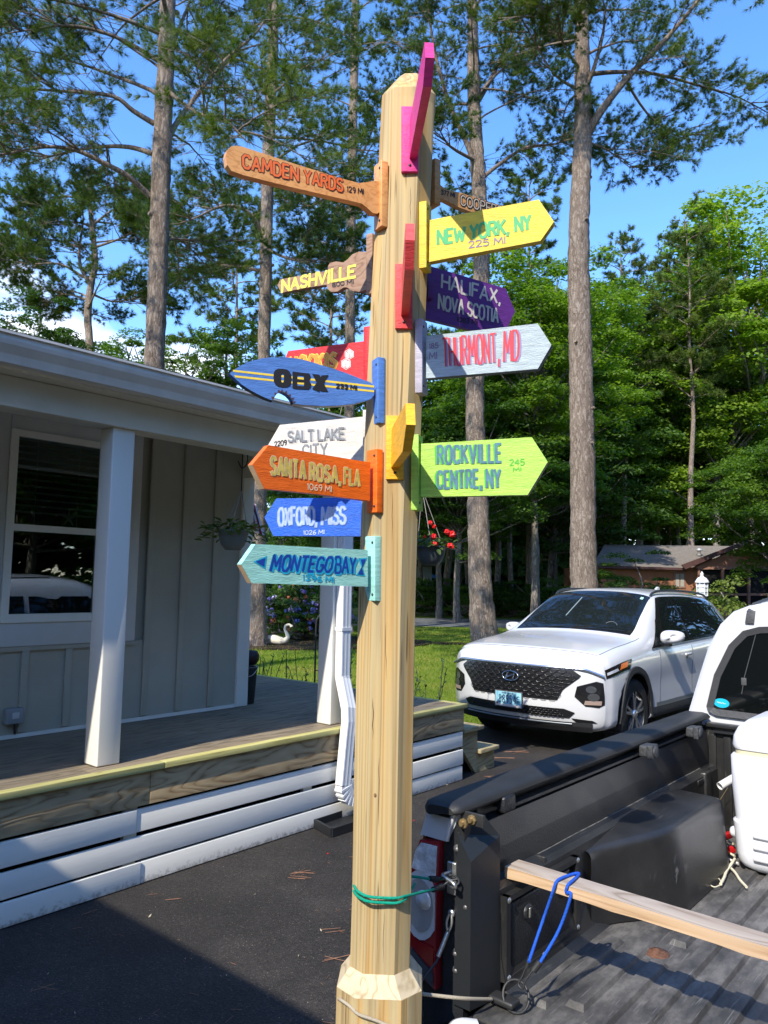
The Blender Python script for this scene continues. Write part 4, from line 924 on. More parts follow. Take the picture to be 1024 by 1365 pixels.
    lmb = MB().prism([(X(a), -.012, c) for a, c in lm], (0, .03, 0)); LH = tb('tail_lamp', lmb, LHSG)
    def lp(pts, mat, nm, y=-.014):
        return tb(nm, MB().prism([(X(a), y, c) for a, c in pts], (0, .004, 0)), mat, LH)
    lp([(-.040, 1.024), (.012, 1.026), (.008, .945), (-.068, .955), (-.056, 1.0)], LCLR, 'clear_lens', -.017)
    ell = [(-.034+.056*math.cos(a_)-.005, .868+.086*math.sin(a_)) for a_ in [k_*math.pi/10 for k_ in range(20)]]
    ell = [(min(a, .007), c) for a, c in ell]
    lp(ell, M('lamp_chrome', (.78, .78, .78), .12, .8, metal=.2, bump=(25, .2)), 'reflector', -.017)
    ell2 = [(-.034+.043*math.cos(a_)-.004, .870+.066*math.sin(a_)) for a_ in [k_*math.pi/10 for k_ in range(20)]]
    ell2 = [(min(a, .006), c) for a, c in ell2]
    lp(ell2, M('lamp_grey_bowl', (.42, .41, .40), .3, .5, metal=.2, bump=(60, .3)), 'bowl', -.0195)
    tb('bulb_cup', MB().lathe([(0, .010), (.008, .010), (.012, .006), (.021, .006), (.025, 0)], (X(-.026), -.019, .885), X3, Z3v, -Y3, 18), M('lamp_chrome', (0, 0, 0)), LH)
    lp([(-.072, .795), (-.04, .778), (.006, .775), (.004, .725), (-.03, .74), (-.065, .765)], LRED, 'red_lens', -.017)
    lp([(-.068, .755), (-.03, .732), (.004, .715), (.004, .68), (-.03, .697), (-.056, .715)], M('lamp_grey_lens', (.06, .06, .065), .2, .5, bump=(200, .5), stretch=(1, 1, 6)), 'grey_lens', -.017)
    # branches of the wood mirrored in the lens are only reflections: left to the glossy lens
for s_ in (1, -1): side(s_)
# lower body, tailgate, cables
tb('frame_underside', MB().box((.02, .0, .42), (2*RC-.02, BL, .55)), DARKGAP)
TG = tb('tailgate', MB().obox((RC, -.30, .615), X3, Y3, Z3v, .70, .27, .025, .01), CARW)
tb('tailgate_liner', MB().obox((RC, -.30, .650), X3, Y3, Z3v, .67, .255, .010, .004), LINER, TG)
tb('tailgate_edge', MB().tube(smooth_pts([(.155, -.05, .655), (.135, -.09, .665), (.130, -.13, .655), (.135, -.30, .640), (.135, -.55, .64)], 5), .016, 8), CARW, TG)
tb('rear_bumper', MB().obox((RC, -.13, .50), X3, Y3, Z3v, .88, .10, .07, .03), M('chrome', (.6, .6, .62), .12, .5, metal=1))
tb('tail_gap_cover', MB().box((.12, -.04, .60), (2*RC-.12, .10, .652)), BLACKP)
for sgn in (1, -1):
    X_ = (lambda r: r) if sgn > 0 else (lambda r: 2*RC-r)
    tb('tailgate_cable', MB().tube([(X_(.048), -.012, .815), (X_(.040), -.05, .765), (X_(.075), -.42, .665)], .0032, 6), BLKMET)
    tb('cable_eye', MB().tube(smooth_pts([(X_(.052), -.010, .874), (X_(.045), -.015, .85), (X_(.050), -.016, .828), (X_(.060), -.015, .85), (X_(.056), -.010, .874)], 5), .0038, 6), STEEL)
    tb('cable_crimp', MB().tube([(X_(.049), -.014, .828), (X_(.041), -.045, .775)], .0055, 8), STEEL)
    tb('cable_stud', MB().lathe([(0, .014), (.009, .014), (.010, .008), (.005, .006), (.005, 0)], (X_(.056), 0, .872), X3, Z3v, -Y3, 12), STEEL)
# front wall of the bed with vertical ribs
fw = tb('bed_front_wall', MB().box((.06, BL-.02, .60), (2*RC-.06, BL+.012, 1.095)), LINER)
for i in range(24):
    x = .11+i*.062
    if x < 2*RC-.12: tb('wall_rib', MB().obox((x, BL-.024, .86), X3, Y3, Z3v, .016, .005, .20, .003), LINER, fw)
tb('front_rail', MB().obox((RC, BL-.012, 1.100), X3, Y3, Z3v, RC-.085, .026, .008, .003), LINER, fw)
tb('front_track', MB().box((.12, BL-.046, 1.072), (2*RC-.12, BL-.02, 1.080)), BLACKP, fw)
# cab: loft of rear-view outlines
halfo = [(-.045, .50), (-.080, .75), (-.085, .95), (-.050, 1.08), (-.018, 1.14), (.035, 1.314), (.075, 1.437), (.128, 1.540), (.185, 1.598), (.26, 1.630), (.34, 1.648), (.55, 1.672), (RC, 1.68)]
def cabring(u, s=1., drop=0., flat=None):
    pts = []
    for r_, z_ in halfo:
        rr, zz = RC+(r_-RC)*s, z_-drop*(max(0, z_-1.1)/.58)
        if flat is not None: zz = min(zz, flat+ (r_+.1)*.05)
        pts.append((rr, zz))
    full = [Vector((r_, u, z_)) for r_, z_ in pts] + [Vector((2*RC-r_, u, z_)) for r_, z_ in reversed(pts[:-1])]
    return full
sts = [cabring(1.960, .965, .03), cabring(1.972, .992, .006), cabring(2.0, 1, 0), cabring(2.35, 1.0, -.030), cabring(2.9, 1.0, -.045), cabring(3.25, 1.0, -.01), cabring(3.45, .99, .05), cabring(3.9, 1.0, 0, 1.17), cabring(4.3, 1, 0, 1.15), cabring(4.75, .98, 0, 1.10), cabring(4.95, .93, 0, 1.0), cabring(5.02, .88, 0, .85)]
k = len(sts[0]); m_ = MB(); vs = [v for R_ in sts for v in R_]
m_.add(vs, [(i*k+j, i*k+j+1, (i+1)*k+j+1, (i+1)*k+j) for i in range(len(sts)-1) for j in range(k-1)], True)
m_.add(sts[0], [tuple(range(k))], False); m_.add(sts[-1], [tuple(range(k))], False)
CAB = tb('cab', m_, CARW, merge=.0005)
ws = [(.074, 1.170), (.085, 1.148), (.115, 1.136), (.320, 1.134), (RC, 1.134)]
up = [(RC, 1.560), (.45, 1.548), (.30, 1.536), (.235, 1.515), (.175, 1.450), (.110, 1.315)]
hw = ws+up; fullw = hw[:-1]+[hw[-1]]
loop = ws + [(2*RC-a, c) for a, c in reversed(ws[:-1])] + [(2*RC-a, c) for a, c in reversed(up[1:])] + [up[0]] + up[1:]
def shrink(P, d):
    out = []; kk = len(P)
    for i in range(kk):
        a, b_, c = Vector(P[i-1]), Vector(P[i]), Vector(P[(i+1) % kk]); t = (c-a).normalized(); out.append(b_+Vector((-t.y, t.x))*d)
    return out
inn = shrink(loop, .028)
m_ = MB()
kk = len(loop)
for i in range(kk):
    a, b_ = loop[i], loop[(i+1) % kk]; c, d = inn[(i+1) % kk], inn[i]
    m_.prism([(a[0], 1.945, a[1]), (b_[0], 1.945, b_[1]), (c[0], 1.952, c[1]), (d[0], 1.952, d[1])], (0, .03, 0))
tb('rear_window_seal', m_, SEAL, CAB)
TGL = M('tinted_rear_glass', (.004, .005, .005), .03, .6)
tb('rear_glass', MB().prism([(a[0], 1.957, a[1]) for a in inn], (0, .01, 0)), TGL, CAB)
tb('cab_seam', MB().tube([(.112, 1.964, 1.13), (.108, 1.964, 1.108)], .0018, 5), M('seam_brown', (.16, .11, .08), .8), CAB)
seat = MB().obox((.30, 1.99, 1.15), X3, Y3, Z3v, .15, .005, .05, .01)
# faint things behind the glass
tb('belt_strap', MB().tube([(.285, 1.9555, 1.50), (.235, 1.9555, 1.315), (.222, 1.9555, 1.24)], .0022, 5), M('belt_grey', (.06, .06, .06), .6), CAB)
tb('belt_buckle', MB().obox((.232, 1.9555, 1.295), X3, Y3, Z3v, .011, .002, .016, .002), M('belt_grey', (0, 0, 0)), CAB)
# sticker
el = [(.137+.033*math.cos(a), 1.9545, 1.192+.020*math.sin(a)) for a in [q_*math.pi/12 for q_ in range(24)]]
SK = tb('oval_sticker', MB().prism(el, (0, .002, 0)), M('cyan_sticker', (.01, .42, .60), .4), CAB)
sg = MB(); 
sg.tube(smooth_pts([(.118, 1.9538, 1.193), (.122, 1.9538, 1.196), (.127, 1.9538, 1.191), (.131, 1.9538, 1.195), (.136, 1.9538, 1.190), (.142, 1.9538, 1.194), (.148, 1.9538, 1.190), (.156, 1.9538, 1.191)], 4), .0011, 5)
tb('sticker_script', sg, WHT, SK)
# rubber strip over the cab's rear corner
def cabsurf(t):   # along outline from z 1.54 up onto the roof
    return None
m_ = MB()
for (a, c) in [((.262, 1.955, 1.552), (.268, 1.962, 1.600)), ((.268, 1.962, 1.600), (.285, 1.99, 1.634)), ((.285, 1.99, 1.634), (.29, 2.4, 1.672)), ((.29, 2.4, 1.672), (.29, 2.9, 1.690))]:
    a, c = Vector(a), Vector(c); t = (c-a).normalized(); m_.obox((a+c)/2, X3, t, X3.cross(t), .018, (c-a).length/2+.004, .004, .001)
tb('drip_strip', m_, SEAL, CAB)
# side windows, mirrors, handles on both sides
for sgn in (1, -1):
    X_ = (lambda r: r) if sgn > 0 else (lambda r: 2*RC-r)
    def sw(u0, u1, u2, u3, nm):
        P = [(u0, 1.16), (u1, 1.16), (u2, 1.46), (u3, 1.46)]
        m_ = MB(); m_.prism([(X_(-.018+(z_-1.14)*.335-.014), u, z_) for u, z_ in P], (.02*sgn, 0, 0)); tb(nm, m_, GLASSD, CAB)
    sw(2.10, 2.50, 2.50, 2.22, 'side_window'); sw(2.56, 3.62, 3.30, 2.56, 'side_window')
    tb('door_mirror', MB().obox((X_(-.20), 3.60, 1.18), X3, Y3, Z3v, .09, .05, .08, .03), CARW, CAB)
    tb('door_handle', MB().obox((X_(-.095), 2.70, 1.0), X3, Y3, Z3v, .012, .08, .012, .005), CARW, CAB)
    tb('head_lamp', MB().obox((X_(.08), 4.93, .88), X3, Y3, Z3v, .12, .05, .09, .03), M('lamp_clear_lens', (0, 0, 0)), CAB)
m_ = MB(); m_.prism([(.16, 3.88, 1.20), (2*RC-.16, 3.88, 1.20), (2*RC-.30, 3.42, 1.60), (.30, 3.42, 1.60)], (0, .012, .012)); tb('windscreen', m_, GLASSD, CAB)
tb('grille', MB().obox((RC, 5.0, .82), X3, Y3, Z3v, .42, .03, .12, .03), BLACKP, CAB)

# ---------------------------------------------------------- things in and on the bed
WDP = wood('weathered_plank', [(.26, .20, .15), (.41, .34, .275), (.49, .43, .36)], 'x', 10, .5, .75, .5, 4)
WDE = wood('plank_cut_side', [(.36, .23, .13), (.48, .33, .20), (.54, .40, .27)], 'x', 16, .5, .7, .4, 2)
PLk = thing('loose_board', 'long weathered wooden board lying across the truck bed', 'board', tuple(tw(.1, .19, .93)), TAZ+2.3)
PLm = WM[PLk.name]
inv = PLm.inverted()
m_ = MB()
L = 1.45; seg = 24; rr = random.Random(3); ringsb = []
for i in range(seg+1):
    x = .012+L*i/seg; w = .034; j = rr.uniform(-.0012, .0012); z1 = .027
    ringsb.append([Vector((x, -w+j, .001-(.001 if i % 5 else .004))), Vector((x, w, 0)), Vector((x, w+rr.uniform(-.001, .001), z1)), Vector((x, -w+j+.001, z1-.001))])
tp_ = MB(); kq = 4; vs = [v for R_ in ringsb for v in R_]
tp_.add(vs, [(i*4+j, i*4+(j+1) % 4, (i+1)*4+(j+1) % 4, (i+1)*4+j) for i in range(seg) for j in (1, 2)]); tp_.add(ringsb[-1], [(0, 1, 2, 3)])
tp_.build('plank_top', WDP, PLk, local=True)
ed = MB(); ed.add(vs, [(i*4+j, i*4+(j+1) % 4, (i+1)*4+(j+1) % 4, (i+1)*4+j) for i in range(seg) for j in (3, 0)]); ed.add(ringsb[0], [(0, 1, 2, 3)])
ed.build('plank_edge', WDE, PLk, local=True)
# cooler
CW = M('cooler_white', (.66, .665, .69), .38, .45, bump=(30, .06), var=(2, .05)); CRS = M('cooler_cream_gasket', (.66, .60, .40), .5)
CO = thing('cooler', 'large white lidded cooler standing against the front of the truck bed', 'cooler', tuple(tw(.75, 1.64, UF)), TAZ)
def rr_ring(x0, x1, y0, y1, z, R, k=6):
    out = []
    for cx, cy, a0 in ((x1-R, y0+R, -math.pi/2), (x1-R, y1-R, 0), (x0+R, y1-R, math.pi/2), (x0+R, y0+R, math.pi)):
        for t in range(k+1): a = a0+math.pi/2*t/k; out.append(Vector((cx+R*math.cos(a), cy+R*math.sin(a), z)))
    return out
def rloft(levels, smooth=True):
    m_ = MB(); R_ = [rr_ring(*lv) for lv in levels]; k = len(R_[0]); vs = [v for q_ in R_ for v in q_]
    m_.add(vs, [(i*k+j, i*k+(j+1) % k, (i+1)*k+(j+1) % k, (i+1)*k+j) for i in range(len(R_)-1) for j in range(k)], smooth)
    m_.add(R_[0], [tuple(range(k))]); m_.add(R_[-1], [tuple(range(k))]); return m_
xo, yo = -.435, -.22
lo = rloft([(xo+.05, -xo-.05, yo+.03, -yo-.03, .000, .05), (xo+.028, -xo-.028, yo+.012, -yo-.012, .012, .05), (xo+.016, -xo-.016, yo+.004, -yo-.004, .03, .05), (xo+.010, -xo-.010, yo, -yo, .06, .05), (xo+.002, -xo-.002, yo-.004, -yo+.004, .165, .05), (xo+.001, -xo-.001, yo-.004, -yo+.004, .172, .05), (xo+.008, -xo-.008, yo, -yo, .176, .05)])
lo.build('body_base', CW, CO, local=True)
rloft([(xo+.010, -xo-.010, yo+.002, -yo-.002, .172, .05), (xo, -xo, yo-.002, -yo+.002, .30, .05), (xo-.002, -xo+.002, yo-.004, -yo+.004, .405, .05), (xo+.004, -xo-.004, yo, -yo, .412, .05)]).build('body', CW, CO, local=True)
rloft([(xo+.014, -xo-.014, yo+.008, -yo-.008, .405, .045), (xo+.012, -xo-.012, yo+.006, -yo-.006, .436, .045)]).build('gasket', CRS, CO, local=True)
rloft([(xo+.008, -xo-.008, yo+.002, -yo-.002, .434, .05), (xo+.004, -xo-.004, yo, -yo, .445, .05), (xo+.008, -xo-.008, yo+.004, -yo-.004, .48, .05), (xo+.022, -xo-.022, yo+.016, -yo-.016, .510, .05), (xo+.05, -xo-.05, yo+.045, -yo-.045, .535, .05), (xo+.12, -xo-.12, yo+.10, -yo-.10, .548, .05), (xo+.3, -xo-.3, yo+.18, -yo-.18, .552, .03)]).build('lid', CW, CO, local=True)
for i in range(3):
    z = .055+i*.040
    MB().obox((xo+.34, yo-.004, z), X3, Y3, Z3v, .26, .008, .010, .0075).build('grip_ridge', CW, CO, local=True)
    MB().obox((xo, 0, z), X3, Y3, Z3v, .008, .12, .010, .0075).build('grip_ridge', CW, CO, local=True)
MB().lathe([(0, .024), (.014, .024), (.020, .016), (.022, 0)], (xo+.008, -.155, .115), Y3, Z3v, -X3, 16).build('drain_cap', CW, CO, local=True)
# bungee cords, ropes
def cord(name, label, cat, col, pts, r, mat=None, k=6, parts=(), n=8, group=None):
    p = smooth_pts(pts, k); o = MB().tube(p, r, n).build(name, mat or M(name+'_'+str(len(MATS)), col, .6, .3, bump=(150, .4), var=(60, .2)))
    setp(o, label, cat, group); 
    for nm, mb, mt in parts: mb.build(nm, mt, o)
    return o
GRC = M('green_cord', (.0, .30, .19), .5, .3, bump=(400, .6)); BLC = M('blue_cord', (.015, .10, .55), .5, .3, bump=(400, .6))
gz = lambda px, py, y: ony(px, py, y)
gp = [ony(590, 1171.5, 2.02), ony(575, 1172, 1.99), ony(549, 1168.5, 1.955), ony(520, 1172, 1.955), ony(490, 1176, 1.94), ony(474, 1176, 1.89), ony(471.5, 1178, 1.85), ony(475, 1186, 1.815), ony(484, 1192.5, 1.792), ony(493.5, 1195.5, 1.787), ony(512, 1197, 1.790), ony(530, 1197, 1.793), ony(541, 1194.5, 1.812), ony(560, 1190, 1.87), ony(582, 1184.5, 1.96)]
gp2 = [p+Vector((0, 0, -.0105)) for p in gp[6:12]]
gcord = cord('bungee_cord', 'green bungee cord wound round the wooden post and hooked to the truck', 'bungee cord', None, gp, .0033, GRC, 5)
MB().tube(smooth_pts([gp[5]+Vector((0, .004, .006))]+gp2+[ony(541, 1198, 1.812), ony(549, 1185, 1.86), ony(553, 1178, 1.9)], 5), .0033, 8).build('second_turn', GRC, gcord)
for a, c in ((ony(573, 1171, 1.985), ony(583, 1172.5, 2.0)), (ony(577, 1186, 1.945), ony(590, 1181.5, 1.985))):
    MB().tube([a, c], [.0065, .0085], 10).build('hook_sleeve', BLACKP, gcord)
MB().tube(smooth_pts([ony(583, 1172, 2.0), ony(597, 1167, 2.01), ony(607, 1168, 2.0), ony(612, 1176, 1.985), ony(606, 1182, 1.98)], 5), .0028, 6).build('hook', BLKMET, gcord)
MB().tube(smooth_pts([ony(590, 1181, 1.985), ony(600, 1174, 1.99), ony(610, 1172, 1.99)], 5), .0028, 6).build('hook', BLKMET, gcord)
bz = PLm @ Vector((0, 0, 0))
def plp(x, y, z): return PLm @ Vector((x, y, z))
bp1 = [tw(.262, .050, .735), tw(.250, .085, .82), plp(.150, -.045, .002), plp(.156, -.044, .034), plp(.168, -.037, .040), plp(.205, .030, .040), plp(.212, .034, .040), plp(.216, .03, .040), plp(.200, -.037, .040), plp(.198, -.045, .030), plp(.198, -.045, .001), tw(.300, .100, .85), tw(.288, .060, .735)]
def onpl(px, py, y): return onp(px, py, PLm @ Vector((0, y, 0)), (PLm.to_3x3() @ Vector((0, 1, 0))))
def ontop(px, py, z=.029): return onz(px, py, (PLm @ Vector((0, 0, z))).z)
hookb = tw(.245, .060, .70)
bp1 = [onp(705, 1282, hookb, Fv*-1), onpl(722, 1232, -.046), onpl(737, 1189, -.042), onpl(741, 1177, -.038), ontop(746, 1172, .031), ontop(757, 1167.5, .031), ontop(767, 1164.5, .031), ontop(772, 1164.8, .031), ontop(768, 1170, .031), ontop(760, 1177, .031), onpl(756, 1182, -.038), onpl(755, 1190, -.038), onpl(761, 1194, -.040), onpl(745, 1240, -.052), onp(720, 1283, hookb, Fv*-1)]
bc = cord('bungee_cord', 'blue bungee cord holding the loose board down in the truck bed', 'bungee cord', None, bp1, .0040, BLC, 5)
for a, c, r_ in ((ony(706, 1276, hookb.y), ony(702, 1290, hookb.y), .0048), (ony(720, 1282, hookb.y-.01), ony(711, 1294, hookb.y-.01), .0085)):
    MB().tube([a, c], r_, 10).build('hook_sleeve', BLKMET, bc)
MB().tube(smooth_pts([ony(701, 1290, hookb.y), ony(696, 1302, hookb.y), ony(691, 1312, hookb.y), ony(697, 1318, hookb.y-.01), ony(700, 1308, hookb.y-.01), ony(710, 1294, hookb.y-.01)], 5), .0028, 6).build('hook', BLKMET, bc)
tdr = MB().lathe([(0, .006), (.03, .006), (.045, .003), (.05, 0)], tw(.215, .062, UF-.006), n=16)
ring_o = onz(688, 1330, UF+.018)
an = thing('tie_down_ring', 'black steel tie down ring at the tail corner of the truck bed', 'tie down ring', tuple(onz(680, 1334, UF)), TAZ)
c0 = onz(688, 1328, UF+.02); a_ = (Rv*1.0).normalized(); b_ = (Uv*.75+Fv*.66).normalized()
MB().tube([c0+a_*.032*math.cos(t)+b_*.036*math.sin(t) for t in [q_*math.pi/10 for q_ in range(20)]], .0036, 8, closed=True).build('ring', BLKMET, an)
MB().obox(onz(672, 1333, UF+.006), Vector(tw(1, 0, 0))-Vector(tw(0, 0, 0)), tw(0, 1, 0)-tw(0, 0, 0), (0, 0, 1), .035, .020, .008, .006).build('base_plate', BLKMET, an)
# rope from the foot of the post to the ring, wound round the foot block
TANR = M('tan_rope', (.36, .31, .23), .8, .2, bump=(300, .9, .002)); 
rp1 = [onz(655, 1332, UF+.012), ony(620, 1331, 1.92), ony(580, 1327, 1.90), ony(556, 1324, 1.89), ony(540, 1322, 1.965)]
cord('rope', 'tan rope stretched from the truck bed ring to the foot of the wooden post', 'rope', None, rp1, .0042, TANR, 5)
rp2 = [ony(452, 1334, 1.86), ony(453, 1332, 1.81), ony(466, 1341, 1.785), ony(478, 1352, 1.772), ony(500, 1360, 1.770), ony(530, 1372, 1.768), ony(552, 1378, 1.79)]
cord('rope', 'grey tan rope slanting round the thick foot of the wooden post', 'rope', None, rp2, .0036, TANR, 5)
def fz(px, py, z=.678): return onz(px, py, z)
CRR = M('cream_rope', (.58, .54, .40), .75, .2, bump=(260, .8, .002)); WHR = M('white_rope', (.62, .60, .56), .7, .2, bump=(260, .8, .002))
z4 = lambda x, y: (860+x/4.267, 900+y/4.267)
def F4(x, y, z=.675): return onz(*z4(x, y), z)
cord('rope', 'white rope hanging from the bed corner and curling to the cooler', 'rope', None, [F4(335, 720, .76), F4(345, 745, .755), F4(375, 765, .75), F4(385, 785, .74), F4(370, 808, .72), F4(345, 815, .705), F4(350, 850, .70), F4(370, 910, .69), F4(400, 970, .685), F4(450, 1030, .68), F4(530, 1072)], .0048, WHR)
cord('rope', 'cream rope with a loose end pointing at the bed ribs', 'rope', None, [F4(345, 880, .70), F4(380, 875, .70), F4(420, 900, .69), F4(465, 935, .685), F4(500, 960, .68)], .0048, CRR)
cord('rope', 'cream rope end trailing past the wire loop in the bed', 'rope', None, [F4(368, 1015, .69), F4(400, 1045, .685), F4(470, 1085), F4(510, 1120), F4(540, 1165), F4(577, 1205)], .0048, CRR)
cord('rope', 'cream rope end with a cut tip beside the wire loop in the bed', 'rope', None, [F4(510, 1045, .69), F4(490, 1075, .686), F4(465, 1110), F4(450, 1150), F4(430, 1188)], .0052, CRR)
cord('rope', 'short cream rope under the red clamp in the bed', 'rope', None, [F4(355, 950, .70), F4(380, 965, .695), F4(420, 985, .69), F4(460, 1000, .69), F4(510, 1030, .685)], .0046, CRR)
cord('wire_loop', 'thin pale wire loop lying on the ribbed truck bed', 'wire loop', None, [F4(425, 1195), F4(395, 1205), F4(370, 1190), F4(372, 1165), F4(395, 1152), F4(420, 1158), F4(432, 1175)], .0020, CRR)
REDP = M('red_plastic', (.50, .012, .014), .35, .5)
for (a, c, lb) in ((F4(415, 935, .72), F4(485, 905, .72), 'red plastic clamp on the ropes beside the cooler, upper one'), (F4(430, 995, .70), F4(508, 990, .70), 'red plastic clamp on the ropes beside the cooler, lower one')):
    t = (c-a).normalized(); m_ = MB().obox((a+c)/2, t, Z3v.cross(t), Z3v, (c-a).length/2, .010, .012, .004)
    m_.obox(a+t*.01, t, Z3v.cross(t), Z3v, .010, .012, .018, .004); o = m_.build('clamp', REDP); setp(o, lb, 'clamp', 'red clamps in the truck bed')
    MB().lathe([(0, .004), (.003, .004), (.004, 0)], (a+c)/2+Z3v*.012, n=8).build('rivet', STEEL, o)
o = MB().lathe([(0, .018), (.010, .016), (.014, .008), (.014, -.008), (.010, -.016), (0, -.018)], F4(400, 760, .76), Rv, Fv, Uv, 14).build('float_bead', M('yellow_plastic', (.72, .40, .01), .4)); setp(o, 'yellow orange bead threaded on a string beside the cooler', 'bead')
MB().tube([F4(398, 755, .76), F4(470, 640, .86)], .0012, 5).build('string', M('string_brown', (.25, .2, .1), .8), o)
pa = F4(425, 632, .92); pv = thing('pvc_pipe', 'short white plastic pipe leaning behind the cooler', 'pipe', tuple(pa))
pd = (tw(.42, 1.90, 1.06)-pa)
m_ = MB(); P_ = [(.0155, 0), (.0155, 1), (.0115, 1), (.0115, 0), (.0155, 0)]
zz = pd.normalized(); xx = zz.cross(Z3v).normalized(); yy = zz.cross(xx)
m_.lathe([(r_, t*pd.length) for r_, t in P_], pa, xx, yy, zz, 20); m_.build('pipe_wall', M('pvc_white', (.70, .68, .64), .4, .5), pv)
MB().lathe([(0, .02), (.0114, .02)], pa, xx, yy, zz, 16).build('pipe_end', M('brown_fill', (.20, .12, .08), .8), pv)
# ============================================================ white SUV (local x = visible side, y = towards its tail)
VO = (1.35, 8.12, 0); VAZ = 41.2
SV = thing('suv', 'clean white SUV with a black mesh grille parked nose towards the porch steps', 'car', VO, VAZ)
def vb(name, mb, mat, parent=None, **k): return mb.build(name, mat, parent or SV, local=True, **k)
# control rings: station y, then (x, z) from sill to roof centre
R_ = {
 0.00: [(.70,.26),(.86,.30),(.90,.44),(.90,.60),(.895,.74),(.885,.88),(.80,.955),(.62,.985),(.34,1.00),(0,1.01)],
 0.18: [(.72,.24),(.90,.29),(.935,.45),(.94,.62),(.935,.76),(.915,.91),(.83,.995),(.66,1.03),(.36,1.045),(0,1.05)],
 0.60: [(.72,.24),(.91,.29),(.945,.48),(.95,.66),(.945,.80),(.925,.95),(.85,1.04),(.68,1.075),(.36,1.095),(0,1.105)],
 1.05: [(.72,.24),(.91,.28),(.945,.46),(.945,.66),(.945,.82),(.925,.98),(.86,1.075),(.70,1.11),(.36,1.135),(0,1.145)],
 1.32: [(.72,.24),(.91,.28),(.93,.44),(.935,.66),(.945,.84),(.925,1.00),(.865,1.12),(.74,1.165),(.38,1.195),(0,1.205)],
 1.70: [(.72,.24),(.91,.28),(.925,.43),(.93,.66),(.945,.85),(.925,1.01),(.83,1.24),(.70,1.37),(.36,1.42),(0,1.43)],
 2.10: [(.72,.24),(.91,.28),(.925,.43),(.93,.66),(.945,.86),(.925,1.02),(.79,1.36),(.655,1.565),(.36,1.625),(0,1.64)],
 2.60: [(.72,.24),(.91,.28),(.925,.43),(.93,.67),(.945,.87),(.925,1.03),(.78,1.39),(.655,1.595),(.36,1.665),(0,1.68)],
 3.30: [(.72,.24),(.91,.28),(.925,.43),(.935,.68),(.945,.88),(.925,1.05),(.775,1.39),(.65,1.585),(.36,1.655),(0,1.67)],
 4.00: [(.72,.24),(.91,.29),(.93,.45),(.94,.69),(.945,.90),(.92,1.08),(.76,1.37),(.63,1.55),(.35,1.615),(0,1.63)],
 4.45: [(.70,.27),(.88,.32),(.91,.48),(.925,.70),(.92,.91),(.885,1.09),(.71,1.34),(.58,1.49),(.33,1.55),(0,1.565)],
 4.70: [(.66,.34),(.82,.38),(.86,.50),(.875,.70),(.86,.92),(.80,1.08),(.62,1.28),(.50,1.38),(.28,1.42),(0,1.43)],
}
SY = sorted(R_); NR = 10
def bend_(x, y, z):
    """round the nose and tail in plan"""
    f = max(0, 1-y/1.0)**1.6; g = max(0, (y-3.9)/.8)**1.5
    lean = 0
    return y + f*(.30*abs(x/.93)**2.6) - g*.16*abs(x/.93)**2.4
def catm(P, t):
    n_ = len(P)-1; t = max(0, min(n_-1e-9, t)); i = int(t); u = t-i
    a, b_, c, d = P[max(i-1, 0)], P[i], P[i+1], P[min(i+2, n_)]
    return [.5*((2*b_[q])+(c[q]-a[q])*u+(2*a[q]-5*b_[q]+4*c[q]-d[q])*u*u+(3*b_[q]-a[q]-3*c[q]+d[q])*u**3) for q in range(len(b_))]
def yfasc(z):      # how far back the nose surface sits at height z
    return float(np.interp(z, [.24, .30, .38, .48, .62, .78, .88, .95, 1.0, 1.02], [.13, .07, .03, .01, .0, .012, .035, .07, .11, .13]))
def S(s, r):
    """surface point at station parameter s (index) and ring parameter r"""
    rings = [catm(R_[y], r) for y in SY]
    x, z = catm(rings, s); ys = [[y] for y in SY]
    n_ = len(SY)-1; i = int(max(0, min(n_-1e-9, s))); y = SY[i]+(SY[i+1]-SY[i])*(s-i)
    y += max(0, 1-s)*yfasc(z) if s < 1 else 0
    return Vector((x, bend_(x, y, z), z))
def s_of(y):
    return float(np.interp(y, SY, range(len(SY))))
SC_, RC_ = 5, 4
ns, nr = (len(SY)-1)*SC_, (NR-1)*RC_
G = [[S(i/SC_, j/RC_) for j in range(nr+1)] for i in range(ns+1)]
m_ = MB()
def gi(i, j): return i*(nr+1)+j
for sg_ in (1, -1):
    m_.add([Vector((p.x*sg_, p.y, p.z)) for row in G for p in row], [(gi(i, j), gi(i+1, j), gi(i+1, j+1), gi(i, j+1)) for i in range(ns) for j in range(nr)], True)
def face_at(x, z): return Vector((x, bend_(x, yfasc(z), z), z))
for ring, isf in ((G[0], 1), (G[-1], 0)):      # nose and tail caps
    nx_ = 16; rows = []
    for p in ring: rows.append([Vector((p.x*(-1+2*t/nx_), (bend_(p.x*(-1+2*t/nx_), yfasc(p.z), p.z) if isf else bend_(p.x*(-1+2*t/nx_), 4.70, p.z)), p.z)) for t in range(nx_+1)])
    vs = [v for r_ in rows for v in r_]; m_.add(vs, [(a*(nx_+1)+c, a*(nx_+1)+c+1, (a+1)*(nx_+1)+c+1, (a+1)*(nx_+1)+c) for a in range(len(rows)-1) for c in range(nx_)], True)
bot = [Vector((G[i][0].x*q_, G[i][0].y, G[i][0].z)) for i in range(ns+1) for q_ in (-1, 1)]
m_.add(bot, [(2*i, 2*i+1, 2*i+3, 2*i+2) for i in range(ns)])
body = vb('body', m_, [CARW, DARKGAP], merge=.0006)
FWY, RWY, WR = .93, 3.69, .362
cut = MB()
for wy in (FWY, RWY):
    for sg_ in (1, -1): cut.lathe([(0, -.0), (.425, -.0), (.425, .30), (0, .30)], (.74*sg_, wy, .385), Y3, Z3v, X3*sg_, 36, sm=False)
cutter = cut.build('cutter', DARKGAP, SV, local=True)
